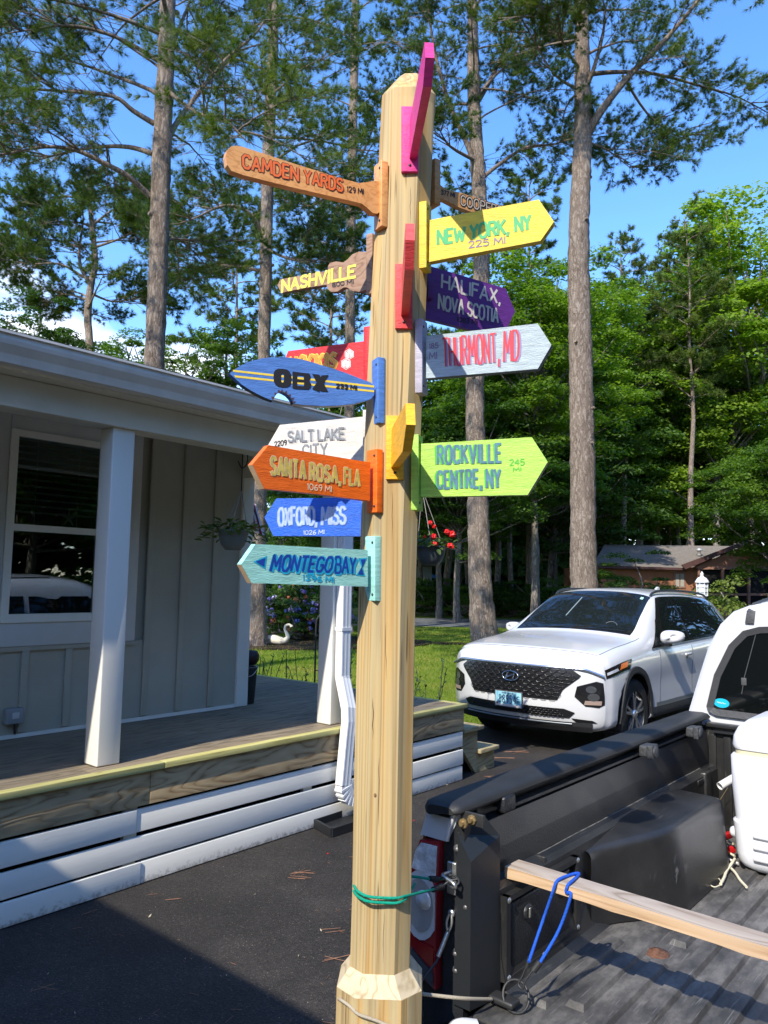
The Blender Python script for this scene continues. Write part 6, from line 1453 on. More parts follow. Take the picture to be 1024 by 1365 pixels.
def pine_px(label, track, Y, limbs, nrand, zmin, Lr=(2.2, 4.2), seed=1, group='tall pines', tall=None, dens=1., nn=28, root=True, rgel=(.15, .7), bias=None):
    rg = random.Random(seed); pts = [ony(x, y, Y) for x, y, w in track]; rads = [w/2/FPX*Y for x, y, w in track]
    if root:
        g0 = pts[0]; 
        if g0.z > .1: d = (pts[0]-pts[1]).normalized(); pts.insert(0, g0+d*((g0.z+.05)/max(.2, -d.z))); rads.insert(0, rads[0]*1.12)
        pts.insert(0, Vector((pts[0].x, pts[0].y, -.15))); rads.insert(0, rads[0]*1.35); rads[1] *= 1.1
    T = thing('pine_tree', label, 'tree', (pts[0].x, pts[0].y, 0), 0, group)
    mb = MB(); line = trunk_tube(mb, pts, rads, 16, .16, .07, seed)
    for _ in range(10):      # branch stubs and knots
        q = line[rg.randrange(len(line))]; a = rg.uniform(0, 6.28)
        if q.z > 1.5:
            k_ = min(range(len(pts)), key=lambda i: abs(pts[i].z-q.z)); rr = rads[k_]; d = Vector((math.cos(a), math.sin(a), .2)); mb.tube([q+d*rr*.5, q+d*(rr+.06)], [.06, .035], 7)
    mb.build('trunk', BARK, T)
    bm_ = MB(); TP, TD = [], []
    for lb in limbs:
        w = lb[0]; dz = lb[1]; P = [ony(x, y, Y+dz*i/(len(lb)-3)) for i, (x, y) in enumerate(lb[2:])]
        path = smooth_pts(P, 4); foliate(bm_, path, w/2/FPX*Y, TP, TD, dens*1.05, .28, rg=rg)
        for q in (.45, .65, .82):
            i = int(q*len(path)); 
            for _ in range(2): 
                a = math.atan2((path[-1]-path[0]).x, (path[-1]-path[0]).y)+rg.uniform(-1.1, 1.1)
                foliate(bm_, limb_path(path[i], a, rg.uniform(-.1, .5), rg.uniform(.9, 1.9), .2, rg=rg), .018, TP, TD, dens, .25, rg=rg)
    top = line[-1].z
    for i in range(nrand):
        z = zmin+(top-zmin)*((i+rg.random())/nrand)**.9; q = min(line, key=lambda v: abs(v.z-z)); a = i*2.4+rg.uniform(-.4, .4)
        if bias is not None and rg.random() < .4: a = bias+rg.uniform(-.6, .6)
        L = rg.uniform(*Lr)*(1-.55*max(0, (z-zmin)/(top-zmin))**1.5)
        foliate(bm_, limb_path(q, a, rg.uniform(*rgel), L, .45, rg=rg), rg.uniform(.022, .045), TP, TD, dens, .3, rg=rg)
    bm_.build('branches', BARK, T, fixn=False)
    TPn = np.array([list(v) for v in TP]); TDn = np.array([list(v) for v in TD])
    fastmesh('crown', tufts(TPn, TDn, nn, w=.0066*max(1, Y/14)), 3, NEED, T)
    return T
tA = pine_px('thick pale barked pine rising behind the left end of the porch roof', [(200, 640, 30), (206, 480, 27), (212, 330, 26), (216, 200, 26), (222, 60, 23), (226, -90, 20), (229, -260, 14), (231, -400, 6)], 13,
    [(9, -1.5, (200,262), (172,236), (140,218), (100,200), (60,196), (10,205), (-40,215)), (8, .8, (204,205), (172,196), (130,196), (80,205), (30,220)), (8, -.8, (206,165), (178,148), (150,128), (90,122), (30,118), (-30,112)),
     (9, 1., (222,190), (238,160), (262,128), (300,80), (345,40), (365,-10)), (7, -1.2, (212,82), (180,62), (140,44), (92,34), (40,40), (0,46)), (7, 1.2, (226,70), (250,10), (268,-40)), (6, 1.5, (214,325), (232,318), (246,322)), (7, -2, (222,120), (262,150), (300,160), (330,190))],
    19, 9.5, (2., 4.2), 3, dens=.95, bias=-1.6)
tB = pine_px('straight slim pine with flowers and a swan at its foot', [(342, 862, 27), (343, 760, 22), (347, 640, 19), (351, 520, 17), (353, 420, 17), (358, 200, 17), (364, 60, 15), (366, -60, 12), (367, -180, 7), (368, -260, 3)], 20,
    [(7, -1.5, (349,312), (338,290), (318,276), (292,276), (262,290), (238,298)), (6, 1, (352,362), (320,356), (285,354), (250,362)), (6, 1, (358,215), (395,232), (430,262), (455,290)), (6, -2, (352,330), (385,345), (420,350))], 26, 11.5, (1.8, 3.6), 5, dens=.9)
tC = pine_px('thin distant pine directly behind the signs on the left of the post', [(462, 836, 18), (464, 700, 16), (466, 540, 14), (468, 300, 13), (472, 100, 12), (475, -40, 9), (477, -160, 4)], 26,
    [(5, 1, (468,265), (440,262), (412,275), (388,262)), (5, -1, (470,230), (490,190), (505,150)), (5, 1, (468,360), (440,372), (415,400))], 34, 10.5, (2., 3.8), 7, dens=.85)
tF = pine_px('leaning pine with scaly bark, its foot beside the white car on the lawn', [(648, 866, 38), (641, 790, 31), (638, 700, 29), (636, 620, 27), (633, 540, 25), (636, 450, 24), (642, 350, 22), (638, 240, 20), (632, 140, 18), (630, 30, 15), (628, -80, 10), (627, -170, 4)], 20,
    [(9, -1, (640,238), (622,190), (600,140), (582,80), (572,20), (566,-30)), (8, 1.5, (634,140), (652,110), (676,60), (694,10), (704,-40)), (7, .5, (640,240), (662,222), (700,197), (740,192), (768,180)), (6, -2, (636,215), (600,195), (585,170)), (6, 1, (636,128), (670,92), (700,86))], 22, 13.5, (1.8, 3.4), 9, dens=.85)
tG = pine_px('tall dark pine behind the white car with one big limb reaching up to the right', [(786, 868, 42), (779, 785, 36), (777, 650, 33), (775, 500, 32), (772, 400, 30), (772, 300, 28), (777, 180, 25), (776, 60, 20), (776, -60, 16), (775, -200, 9), (775, -260, 4)], 19,
    [(13, -1.2, (776,192), (800,150), (838,102), (885,55), (925,8), (960,-40)), (7, 1.5, (778,100), (820,96), (870,98), (925,112), (985,130), (1040,160)), (8, -1, (776,130), (792,90), (806,30), (800,-30)), (6, -1.5, (775,95), (752,60), (742,20)), (5, 2, (830,100), (862,150), (900,180), (930,186)), (5, -1, (772,120), (740,100), (715,60), (700,30)), (4, 1, (778,188), (810,200), (845,228))], 12, 14.2, (1.8, 3.6), 13, dens=.8, bias=1.2)
tD = pine_px('small crooked forked pine above the porch roof at the far left', [(124, 520, 11), (119, 450, 10), (117, 419, 10), (122, 375, 9), (127, 350, 8), (123, 303, 7), (119, 262, 5), (116, 235, 3)], 24,
    [(6, 0, (119,378), (108,356), (106,331), (111,294), (108,262)), (4, -1, (112,370), (80,352), (40,352), (0,345)), (4, 1, (108,330), (70,320), (30,328), (-10,330)), (4, 1, (118,400), (85,392), (60,405)), (4, -1, (125,330), (160,318), (190,300)), (4, 0, (124,300), (150,280), (175,270)), (4, 1, (119,390), (150,402), (180,398)), (4, 0, (120,270), (90,262), (60,270))], 12, 9.5, (1.2, 2.4), 17, dens=1.15)

def leaf_cloud(seed, rx, rz, ncl, nlf, size=.11, clr=(.5, 1.05), shape=2.6, flat=.5, hollow=.55, top=1.):
    rg = np.random.default_rng(seed)
    d = rg.normal(size=(ncl, 3)); d /= np.linalg.norm(d, axis=1, keepdims=True); rad_ = rg.uniform(hollow, 1, (ncl, 1))**.7
    C_ = d*rad_; lump = 1+.22*np.sin(3.1*np.arctan2(d[:, 0:1], d[:, 1:2])+seed)+.15*np.sin(5*d[:, 2:3]+seed*2)
    C_ = C_*lump*np.array([rx, rx, rz]); R = rg.uniform(*clr, (ncl, 1))
    idx = rg.integers(0, ncl, nlf); e = rg.normal(size=(nlf, 3)); e /= np.linalg.norm(e, axis=1, keepdims=True); e[:, 2] = np.abs(e[:, 2])*.8+e[:, 2]*.2
    rr = rg.uniform(.35, 1.05, (nlf, 1))**.6
    P = C_[idx]+e*rr*R[idx]*np.array([1, 1, flat])
    nrm = e*.5+np.array([0, 0, .75])+rg.normal(size=(nlf, 3))*.45; nrm /= np.linalg.norm(nrm, axis=1, keepdims=True)
    u = np.cross(nrm, rg.normal(size=(nlf, 3))); u /= np.linalg.norm(u, axis=1, keepdims=True); v = np.cross(nrm, u)
    s = size*rg.uniform(.6, 1.25, (nlf, 1))
    A = P-u*s*.5; B = P+v*s*.33-nrm*s*.06; Cc = P+u*s*.5-np.array([0, 0, .18])*s; D = P-v*s*.33-nrm*s*.06
    return np.stack([A, B, Cc, D], 1).reshape(-1, 3), C_, R
PROTO = {}
def crown_proto(key, mat, *a, **k):
    V, C_, R = leaf_cloud(*a, **k); me = fastmesh('crown', V, 4, mat); m_ = me.data; bpy.data.objects.remove(me)
    bm_ = MB(); rg = random.Random(key)
    rz = a[2]
    for i in range(0, len(C_), 2):
        c = Vector(C_[i]); s0 = Vector((0, 0, -rz*1.0+ (c.z+rz)*.45)); mid = s0.lerp(c, .5)+Vector((rg.uniform(-.3, .3), rg.uniform(-.3, .3), -.15))
        bm_.tube(smooth_pts([s0, mid, c], 3), [.06, .05, .04, .03, .025, .018, .010][:7], 5, cap=False)
    bo = bm_.build('branches', BARK2, fixn=False); bmsh = bo.data; bpy.data.objects.remove(bo)
    PROTO[key] = (m_, bmsh, rz)
crown_proto('bright', LEAFB, 21, 3.0, 4.6, 170, 46000, size=.15, flat=.75, hollow=.4)
crown_proto('bright2', LEAFB, 22, 3.4, 3.8, 160, 42000, size=.15, flat=.75, hollow=.4)
crown_proto('mid', LEAFM, 23, 3.2, 4.2, 170, 46000, size=.15, flat=.75, hollow=.4)
crown_proto('mid2', LEAFM, 24, 3.0, 5.0, 170, 46000, size=.15, flat=.75, hollow=.4)
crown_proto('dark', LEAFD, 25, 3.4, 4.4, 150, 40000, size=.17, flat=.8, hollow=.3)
crown_proto('small', LEAFM, 26, 1.5, 1.8, 40, 9000, size=.10, clr=(.3, .6))
crown_proto('smalld', LEAFD, 27, 1.5, 1.8, 44, 10000, size=.10, clr=(.3, .6))
crown_proto('bush', LEAFM, 28, 1.1, .75, 40, 6500, size=.075, clr=(.25, .45), hollow=.3)
crown_proto('bushd', LEAFD, 29, 1.1, .75, 40, 6500, size=.075, clr=(.25, .45), hollow=.3)
crown_proto('yellowbush', leaf_mat('yellow_green_leaves', (.075, .12, .02), (.14, .18, .03), (.22, .24, .05), .4), 30, .9, .75, 36, 4200, size=.07, clr=(.2, .42), hollow=.2)
def broadleaf(name, label, key, loc, hb, sc, rot=0., trunk_r=.14, cat='tree', group=None, lean=0.):
    me, bmsh, rz = PROTO[key]; x, y = loc
    T = thing(name, label, cat, (x, y, 0), 0, group)
    sx_, sz_ = sc; zc = hb+rz*sz_
    for nm, dt in (('crown', me), ('branches', bmsh)):
        o = bpy.data.objects.new(nm, dt); COL.objects.link(o); o.parent = T; WM[o.name] = WM[T.name]
        o.location = (lean, 0, zc); o.scale = (sx_, sx_, sz_); o.rotation_euler = (0, 0, rot)
    if trunk_r:
        mb = MB(); k = 7; h_ = zc; rg = random.Random(int(x*10+y)); pts = [Vector((x+lean*i/k+rg.uniform(-.06, .06)*(i > 0), y+rg.uniform(-.06, .06), -.1+h_*i/k)) for i in range(k+1)]
        trunk_tube(mb, pts, [trunk_r*(1.25 if i == 0 else 1-.07*i) for i in range(k+1)], 9, .4, .05, int(x)); mb.build('trunk', BARK2, T)
    return T
def bx(px, Y): return (ony(px, 776, Y).x, Y)
def treepx(label, key, px, Y, ytop, ybot, rot=0, tr=.14, grp='leafy trees beyond the lawn', wid=None, name='leafy_tree'):
    me, bmsh, rz = PROTO[key]; zt = ony(px, ytop, Y).z; zb = ony(px, ybot, Y).z; sz = (zt-zb)/2/rz*.92; 
    return broadleaf(name, label, key, bx(px, Y), zb+ .06*(zt-zb), (wid or sz*1.22, sz), rot, tr, group=grp)
TL_ = [('bright', 1005, 50, 262, 600, 'tall bright green tree at the right edge of the view, highest of the leafy trees'), ('mid2', 905, 53, 380, 690, 'mid green tree rising behind the brown house roof, left of the edge tree'),
       ('bright2', 850, 54, 450, 710, 'yellow green tree right of the dark pine with pale dead twigs'), ('bright', 712, 34, 350, 640, 'light green tree directly behind the purple board'),
       ('mid', 610, 34, 500, 760, 'dark leafy tree right of the signpost behind the lime board'), ('mid2', 680, 42, 400, 720, 'tree between the leaning pine and the dark pine'),
       ('bright2', 955, 51, 480, 712, 'bright leafy tree in front of two slim grey trunks'), ('mid', 815, 54, 480, 735, 'deep green tree over the left of the brown house'),
       ('mid', 1040, 34, 560, 790, 'leafy tree hanging over the screened porch at the right edge'), ('mid2', 560, 44, 470, 760, 'shaded leafy tree just right of the wooden post'),
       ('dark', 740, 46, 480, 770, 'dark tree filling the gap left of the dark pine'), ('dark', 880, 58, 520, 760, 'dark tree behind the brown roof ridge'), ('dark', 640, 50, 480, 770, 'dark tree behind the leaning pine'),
       ('dark', 990, 58, 420, 760, 'dark tree far behind the edge tree'), ('bright2', 985, 52, 560, 722, 'bright low crown right of the pale slim trunks'), ('mid', 895, 55, 560, 722, 'green crown filling the wood above the brown roof ridge'), ('mid', 640, 40, 560, 735, 'low green crown right of the leaning pine'), ('mid2', 715, 38, 520, 720, 'green crown between the two right hand pines at lime board height'), ('mid2', 585, 38, 560, 735, 'green crown below the lime board beside the post'), ('bright', 770, 44, 380, 620, 'bright crown behind the dark pine trunk'), ('mid2', 790, 52, 420, 720, 'mid green tree hidden behind the dark pine trunk')]
for i, (k_, px, Y, yt, yb, lb) in enumerate(TL_): treepx(lb, k_, px, Y, yt, yb, i*1.3, .16)
for (k_, px, Y, yt, yb, lb, nm) in [('small', 295, 22, 425, 560, 'dark round leafed tree over the porch roof right of the thick pine', 0), ('small', 165, 20, 440, 560, 'light green sapling over the porch roof left of the thick pine', 0), ('smalld', 30, 20, 395, 520, 'small tree over the porch roof at the far left corner', 0),
        ('smalld', 245, 21, 455, 560, 'low dark tree just right of the thick pine trunk', 0), ('small', 90, 26, 440, 560, 'small green tree below the crooked pine', 0), ('mid', 440, 36, 520, 760, 'leafy tree seen between the orange and blue boards', 0), ('mid2', 395, 44, 560, 780, 'leafy tree behind the flower bed by the swan', 0), ('mid', 500, 40, 470, 760, 'leafy tree hidden mostly by the wooden post', 0),
        ('smalld', 330, 30, 640, 830, 'shaded tree behind the slim pine foot', 0)]:
    treepx(lb, k_, px, Y, yt, yb, px*.1, .12, 'leafy trees behind the house')
# background pines
def far_pine(label, px, Y, ytop, seed, wpx=9):
    x, y = bx(px, Y); zt = ony(px, ytop, Y).z
    rg = random.Random(seed); T = thing('pine_tree', label, 'tree', (x, y, 0), 0, 'distant pines')
    mb = MB(); trunk_tube(mb, [Vector((x+rg.uniform(-.2, .2)*(i > 0), y, -.1+zt*i/6)) for i in range(7)], [wpx/2/FPX*Y*(1.1-.172*i) for i in range(7)], 9, .5, .05, seed); mb.build('trunk', BARK, T)
    bm_ = MB(); TP, TD = [], []
    for i in range(36):
        z = zt*(.50+.50*(i+rg.random())/36); L = rg.uniform(1.6, 3.6)*(1-.75*((z/zt-.52)/.48)**2)
        foliate(bm_, limb_path((x, y, z), i*2.4, rg.uniform(.2, .7), L, .2, rg=rg), .04, TP, TD, .75, .25, (.5, 1.), rg=rg)
    bm_.build('branches', BARK, T, fixn=False)
    fastmesh('crown', tufts(np.array([list(v) for v in TP]), np.array([list(v) for v in TD]), 15, (.2, .36), .030), 3, NEED, T)
    return T
far_pine('distant pine with a rounded top in the sky gap right of the dark pine', 835, 48, 312, 31)
far_pine('distant pine with a flat top left of the edge tree', 925, 46, 285, 32)
far_pine('distant pine just right of the dark pine trunk', 875, 55, 345, 33)
far_pine('distant pine between the two big right hand pines, above the yellow board', 705, 44, 200, 34)
far_pine('distant pine right of the wooden post at board height', 610, 46, 240, 35)
far_pine('distant pine left of the wooden post behind the guitar board', 430, 40, 230, 36)
far_pine('distant pine left of the slim pine', 300, 42, 250, 37)
# bare slender trunks in the wood
bt = [(956, 50, 540, 9, 'slim pale trunk standing up behind the brown roof, the lighter of two'), (985, 51, 560, 8, 'second slim trunk behind the brown roof, right of the pale one'), (920, 52, 640, 6, 'short slim trunk left of the pale pair behind the roof'), (853, 52, 470, 6, 'thin bare trunk high in the leaves right of the dark pine'),
      (712, 41, 640, 9, 'shaded trunk left of the dark pine at car roof height'), (665, 42, 640, 8, 'shaded trunk right of the leaning pine'), (622, 43, 690, 8, 'shaded trunk right of the red flower basket'), (735, 46, 620, 7, 'thin trunk in the deep shade left of the dark pine'), (598, 42, 640, 9, 'dark trunk just left of the leaning pine')]
for px, Y, yt, w, lb in bt:
    x, y = bx(px, Y); zt = max(ony(px, yt, Y).z, 9); T = thing('bare_trunk', lb, 'tree', (x, y, 0), 0, 'slim trunks in the wood'); mb = MB()
    rg = random.Random(px); trunk_tube(mb, [Vector((x+rg.uniform(-.12, .12)*(i > 0), y, -.1+(zt+2)*i/6)) for i in range(7)], [w/2/FPX*Y*(1.15-.07*i) for i in range(7)], 9, .4, .05, px); mb.build('trunk', BARK2, T)
    for _ in range(5): z = rg.uniform(4, zt); mb2 = MB().tube(limb_path((x, y, z), rg.uniform(0, 6.28), .4, 1.4, .1, rg=rg), [.03-.0026*i for i in range(10)], 5, cap=False); mb2.build('branch', BARK2, T, fixn=False)
# hedge and understorey beyond the road
for i in range(15):
    px = 555+i*19+rng.uniform(-6, 6); Y = 40+rng.uniform(-.8, 2.2); x, y = bx(px, Y); s_ = rng.uniform(.9, 1.5)
    me, bmsh, rz = PROTO['bushd' if i % 3 else 'bush']
    ords = ['leftmost', 'second', 'third', 'fourth', 'fifth', 'sixth', 'seventh', 'eighth', 'ninth', 'tenth', 'eleventh', 'twelfth', 'thirteenth', 'fourteenth', 'rightmost']
    T = broadleaf('bush', ords[i]+(' bush' if i in (0, 14) else ' bush from the left')+' in the hedge beyond the road, '+('dark and dense' if i % 3 else 'lighter green'), 'bushd' if i % 3 else 'bush', (x, y), 0, (s_*1.2, s_), i, 0, 'bush', 'bushes beyond the road')
# deep wood as one mass
V = []
for i in range(90):
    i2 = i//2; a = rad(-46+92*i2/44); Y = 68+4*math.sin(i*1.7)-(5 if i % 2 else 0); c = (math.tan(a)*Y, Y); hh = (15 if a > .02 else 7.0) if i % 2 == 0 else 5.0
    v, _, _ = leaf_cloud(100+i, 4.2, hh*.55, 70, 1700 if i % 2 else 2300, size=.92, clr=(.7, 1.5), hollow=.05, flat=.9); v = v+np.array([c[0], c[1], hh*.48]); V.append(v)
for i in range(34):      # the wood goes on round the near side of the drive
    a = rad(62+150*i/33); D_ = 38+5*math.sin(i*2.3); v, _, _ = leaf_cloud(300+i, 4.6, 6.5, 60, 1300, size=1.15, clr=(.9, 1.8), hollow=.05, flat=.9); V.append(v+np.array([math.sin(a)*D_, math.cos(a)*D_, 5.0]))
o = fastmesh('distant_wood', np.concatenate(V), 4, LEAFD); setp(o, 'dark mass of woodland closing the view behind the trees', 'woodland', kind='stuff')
# trees on the photographer's side of the drive (they show in the window and the windscreen)
for i, (x, y, k_, s_) in enumerate([(17, -3, 'mid', 1.1), (20, 3, 'dark', 1.6), (15, -9, 'bright', 1.1), (24, -2, 'mid2', 1.5), (11, -17, 'mid2', 1.1), (3, -20, 'dark', 1.3), (-6, -21, 'mid', 1.2), (19, -14, 'dark', 1.3), (24, 9, 'mid', 1.7), (27, -12, 'dark', 1.4), (-14, -19, 'dark', 1.2), (22, 15, 'mid2', 1.6), (16.5, 15.5, 'mid', 1.6), (19, 21, 'dark', 1.8)]):
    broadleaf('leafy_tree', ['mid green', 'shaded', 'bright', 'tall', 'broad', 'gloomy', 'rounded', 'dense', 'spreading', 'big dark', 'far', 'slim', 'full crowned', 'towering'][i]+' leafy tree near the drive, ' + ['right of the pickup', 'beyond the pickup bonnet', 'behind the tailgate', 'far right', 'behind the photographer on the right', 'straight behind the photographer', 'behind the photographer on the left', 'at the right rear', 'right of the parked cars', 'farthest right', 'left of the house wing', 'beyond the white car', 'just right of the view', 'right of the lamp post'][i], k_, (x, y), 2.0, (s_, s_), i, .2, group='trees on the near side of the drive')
# shrub border beside the drive behind the pickup
broadleaf('shrub', 'pale green spiky shrub behind the pickup cab, by the lamp post', 'yellowbush', bx(968, 15), -.05, (1.05, 1.2), 1, 0, 'shrub')
broadleaf('shrub', 'dark green shrub against the brown house wall', 'smalld', bx(845, 33), -.4, (1.2, .95), 2, 0, 'shrub')
broadleaf('shrub', 'low green shrub left of the wall shrub', 'small', bx(808, 34), -.5, (1.0, .85), 3, 0, 'shrub')
# grass blades: near lawn
def blades(n, xs, ys, h, w, seed, inside_):
    rg = np.random.default_rng(seed); x = rg.uniform(*xs, n); y = ys[0]+(ys[1]-ys[0])*rg.uniform(0, 1, n)**1.5; k = inside_(x, y); x, y = x[k], y[k]; n = len(x)
    a = rg.uniform(0, 2*np.pi, n); hh = h*rg.uniform(.5, 1.3, n); le = rg.normal(size=(n, 2))*.35
    P = np.stack([x, y, np.full(n, -.01)], 1); sd_ = np.stack([np.cos(a), np.sin(a), np.zeros(n)], 1)*w
    Tt = P+np.stack([le[:, 0]*hh, le[:, 1]*hh, hh], 1)
    return np.stack([P-sd_, P+sd_, Tt], 1).reshape(-1, 3)
def lawn_in(x, y):
    # left of the drive edge and beyond the deck
    edge = np.interp(y, [7.6, 8.35, 10.9, 17.6, 30.6], [-.6, .45, 2.2, 7.2, 15]); n_ = (x-HO[0])*math.sin(rad(HAZ))+(y-HO[1])*math.cos(rad(HAZ))
    return (x < edge-.05) & (n_ > .1)
GM = leaf_mat('grass_blades', (.085, .150, .014), (.14, .215, .020), (.24, .27, .05), .42, scale=.5)
o = fastmesh('grass', np.concatenate([blades(150000, (-7, 7), (7, 17), .05, .005, 1, lawn_in), blades(70000, (-10, 16), (16, 30), .06, .012, 2, lawn_in)]), 3, GM); setp(o, 'mown grass of the lawn between the porch and the road', 'grass', kind='stuff')
# ============================================================ neighbours and garden things
BRS = M('brown_red_siding', (.29, .13, .072), .75, .2, var=(1.5, .15), bump=(40, .3)); BRT = M('dark_brown_trim', (.075, .036, .033), .6, .3, var=(3, .15)); SCRN = M('porch_screen', (.012, .011, .011), .8, .2)
NSH = M('taupe_shingles', (.175, .152, .13), .9, .15, var=(7, .35), bump=(30, .9), stretch=(1, 3, 3)); BRW = M('brown_frame', (.24, .12, .08), .7)
NY_ = 40.0
NH = thing('brown_house', 'low brown house with a shingled roof and a dark screened porch beyond the white car', 'house', (bx(860, NY_)[0], NY_, 0), 0)
def P40(px, py, dy=0): return ony(px, py, NY_+dy)
def quadY(nm, pts, dy, th, mat, par=NH): q = MB().prism([P40(x, y, dy) for x, y in pts], (0, th, 0)); return q.build(nm, mat, par)
zg = 0
def zpx(px): return ony(px, 776, NY_).x
MB().box((zpx(800), NY_, -.1), (zpx(938), NY_+8, 2.75)).build('wall', BRS, NH)
nc = 12    # roof courses, each a step proud of the one above
for k in range(nc):
    t0, t1 = k/nc, (k+1)/nc
    a0 = P40(790+16*t0, 753-27*t0, -.5+4*t0); b0 = P40(912+72*t0, 757-29*t0, -.5+4*t0); a1 = P40(790+16*t1, 753-27*t1, -.5+4*t1); b1 = P40(912+72*t1, 757-29*t1, -.5+4*t1)
    up = Vector((0, -.02, .05)); m_ = MB().prism([a0, b0, b1, a1], (0, .05, -.06)); m_.build('shingle_course', NSH, NH)
quadY('fascia', [(790,753.5),(912,757),(912,760),(790,757)], -.52, .06, BRT)
quadY('barge_board', [(909,753),(983,725),(1040,750),(1040,755),(983,730),(914,759)], -.75, .12, BRT)
m_ = MB().prism([P40(911, 752, -.7), P40(984, 724, -.7), P40(984, 724, 5), P40(911, 750, 5)], (0, 0, -.08)); m_.build('gable_roof', NSH, NH)
m_ = MB().prism([P40(984, 724, -.7), P40(1060, 750, -.7), P40(1060, 750, 5), P40(984, 724, 5)], (0, 0, -.08)); m_.build('gable_roof', NSH, NH)
quadY('gable_panel', [(922,757),(983,732),(1055,757)], -.4, .05, M('gable_brown', (.26, .12, .07), .75, .2, bump=(30, .3)))
quadY('porch_beam', [(930,755),(1055,755),(1055,759),(930,759)], -.45, .15, BRW)
quadY('porch_screen', [(932,758),(1055,758),(1055,822),(932,822)], -.2, .05, SCRN)
quadY('porch_rail', [(932,791),(1055,791),(1055,794),(932,794)], -.42, .10, BRW)
for x in (932, 964, 999, 1034): quadY('porch_post', [(x-1.5,757),(x+1.5,757),(x+1.5,825),(x-1.5,825)], -.45, .14, BRW)
quadY('porch_knee_wall', [(932,812),(1055,812),(1055,826),(932,826)], -.40, .08, BRW)
wf = quadY('window', [(898,762),(914,762),(914,784),(898,784)], -.05, .06, BRW)
for x in (901, 907.5): quadY('pane', [(x,765),(x+4.5,765),(x+4.5,782),(x,782)], -.07, .02, M('curtain_pane', (.32, .31, .27), .4), wf)
m_ = MB().lathe([(0, .42), (.16, .34), (.18, .26), (.10, .24), (.10, 0)], P40(932, 738, 1.6)+Vector((0, 0, -.1)), n=12); m_.build('roof_vent', M('vent_grey', (.5, .5, .5), .4, .5, metal=.5), NH)
# grey house in the gap beside the red flowers
GHn = thing('grey_house', 'small grey neighbouring house in the shade left of the leaning pine', 'house', (bx(560, 52)[0], 52, 0), 0)
def P52(px, py, dy=0): return ony(px, py, 52+dy)
for nm, pts, dy, th, mt in [('wall', [(520,752),(576,752),(576,805),(520,805)], 0, 4, M('blue_grey_siding', (.16, .19, .21), .7)), ('roof', [(515,748),(566,744),(582,751),(582,755),(515,755)], -.5, 5, SHIN),
                            ('window', [(563,770),(570,770),(570,795),(563,795)], -.1, .08, M('pale_window', (.45, .5, .52), .3)), ('window', [(540,770),(552,770),(552,795),(540,795)], -.1, .08, M('pale_window', (0, 0, 0)))]:
    MB().prism([P52(x, y, dy) for x, y in pts], (0, th, 0)).build(nm, mt, GHn)
t = MB().prism([P52(576, 766), P52(586, 767), P52(586, 771), P52(576, 770)], (0, .8, 0)).build('blue_tarp', M('tarp_blue', (.02, .12, .42), .5)); setp(t, 'bright blue tarp beside the small grey house', 'tarp')
# lamp post by the shrub
LX, LY = bx(936, 14.5); LZ = ony(936, 797, 14.5).z
LP = thing('lamp_post', 'white garden lamp post with a caged lantern in front of the screened porch', 'lamp post', (LX, LY, 0), 0)
LWH = M('lantern_white', (.72, .72, .70), .4, .4)
MB().lathe([(.06, 0), (.06, .1), (.045, .13), (.040, LZ-.12), (.07, LZ-.10), (.075, LZ-.06), (.05, LZ-.03), (.045, LZ)], (LX, LY, 0), n=16).build('post', LWH, LP)
MB().lathe([(0, 0), (.05, 0), (.095, .03), (.10, .05), (.0, .05)], (LX, LY, LZ), n=16).build('lantern_base', LWH, LP)
MB().lathe([(.092, .05), (.10, .29), (0, .29)], (LX, LY, LZ), n=8).build('glass', M('frosted_glass', (.42, .44, .44), .2, .5), LP)
for k in range(8):
    a = k*math.pi/4; MB().tube([(LX+.100*math.cos(a), LY+.100*math.sin(a), LZ+.04), (LX+.108*math.cos(a), LY+.108*math.sin(a), LZ+.30)], .007, 5).build('cage_bar', LWH, LP)
for z_, r_ in ((.12, .098), (.20, .102)): MB().tube([(LX+r_*math.cos(a), LY+r_*math.sin(a), LZ+z_) for a in [q_*math.pi/8 for q_ in range(16)]], .007, 5, closed=True).build('cage_ring', LWH, LP)
MB().lathe([(.125, .285), (.128, .30), (.08, .37), (.03, .40), (.025, .43), (.035, .445), (.02, .47), (0, .50)], (LX, LY, LZ), n=16).build('lantern_cap', LWH, LP)

# flower bed: mulch, swan, hydrangeas
MUL = M('mulch', (.055, .034, .024), .95, .1, var=(25, .5), bump=(50, 1., .03))
b0 = onz(300, 868, 0); b1 = onz(520, 868, 0)
bed = MB(); pr = []
for k in range(28):
    a = 2*math.pi*k/28; pr.append(Vector((-3.0+4.4*math.cos(a)*(1+.06*math.sin(3*a)), 21.7+2.6*math.sin(a)*(1+.05*math.cos(4*a)), .0)))
bed.prism(pr, (0, 0, .03)); setp(bed.build('flower_bed', MUL), kind='structure')
bed2 = MB(); pr = [Vector((ony(590, 776, 22).x+1.0*math.cos(a), 22+.35*math.sin(a), 0)) for a in [q_*math.pi/8 for q_ in range(16)]]; bed2.prism(pr, (0, 0, .02)); setp(bed2.build('mulch_patch', MUL), kind='structure')
SWY = 20.2; sx0 = ony(374, 776, SWY).x
SW = thing('swan_ornament', 'white garden swan ornament resting on the mulch beside the pine', 'ornament', (sx0, SWY, .03), 0)
SWM = M('swan_white', (.74, .66, .50), .5, .3, var=(6, .1))
m_ = MB()
def swb(u, v):
    a = 2*math.pi*u; t = v; x = -.34+.60*t; r = .125*math.sin(math.pi*min(1, t**.75))**.8+.002
    return Vector((sx0+x, SWY+r*math.cos(a)*.9, .03+.10+.05*(1-t)**2*1.3+max(-.095, r*math.sin(a)*1.0)))
m_.grid(swb, 20, 16); m_.build('body', SWM, SW)
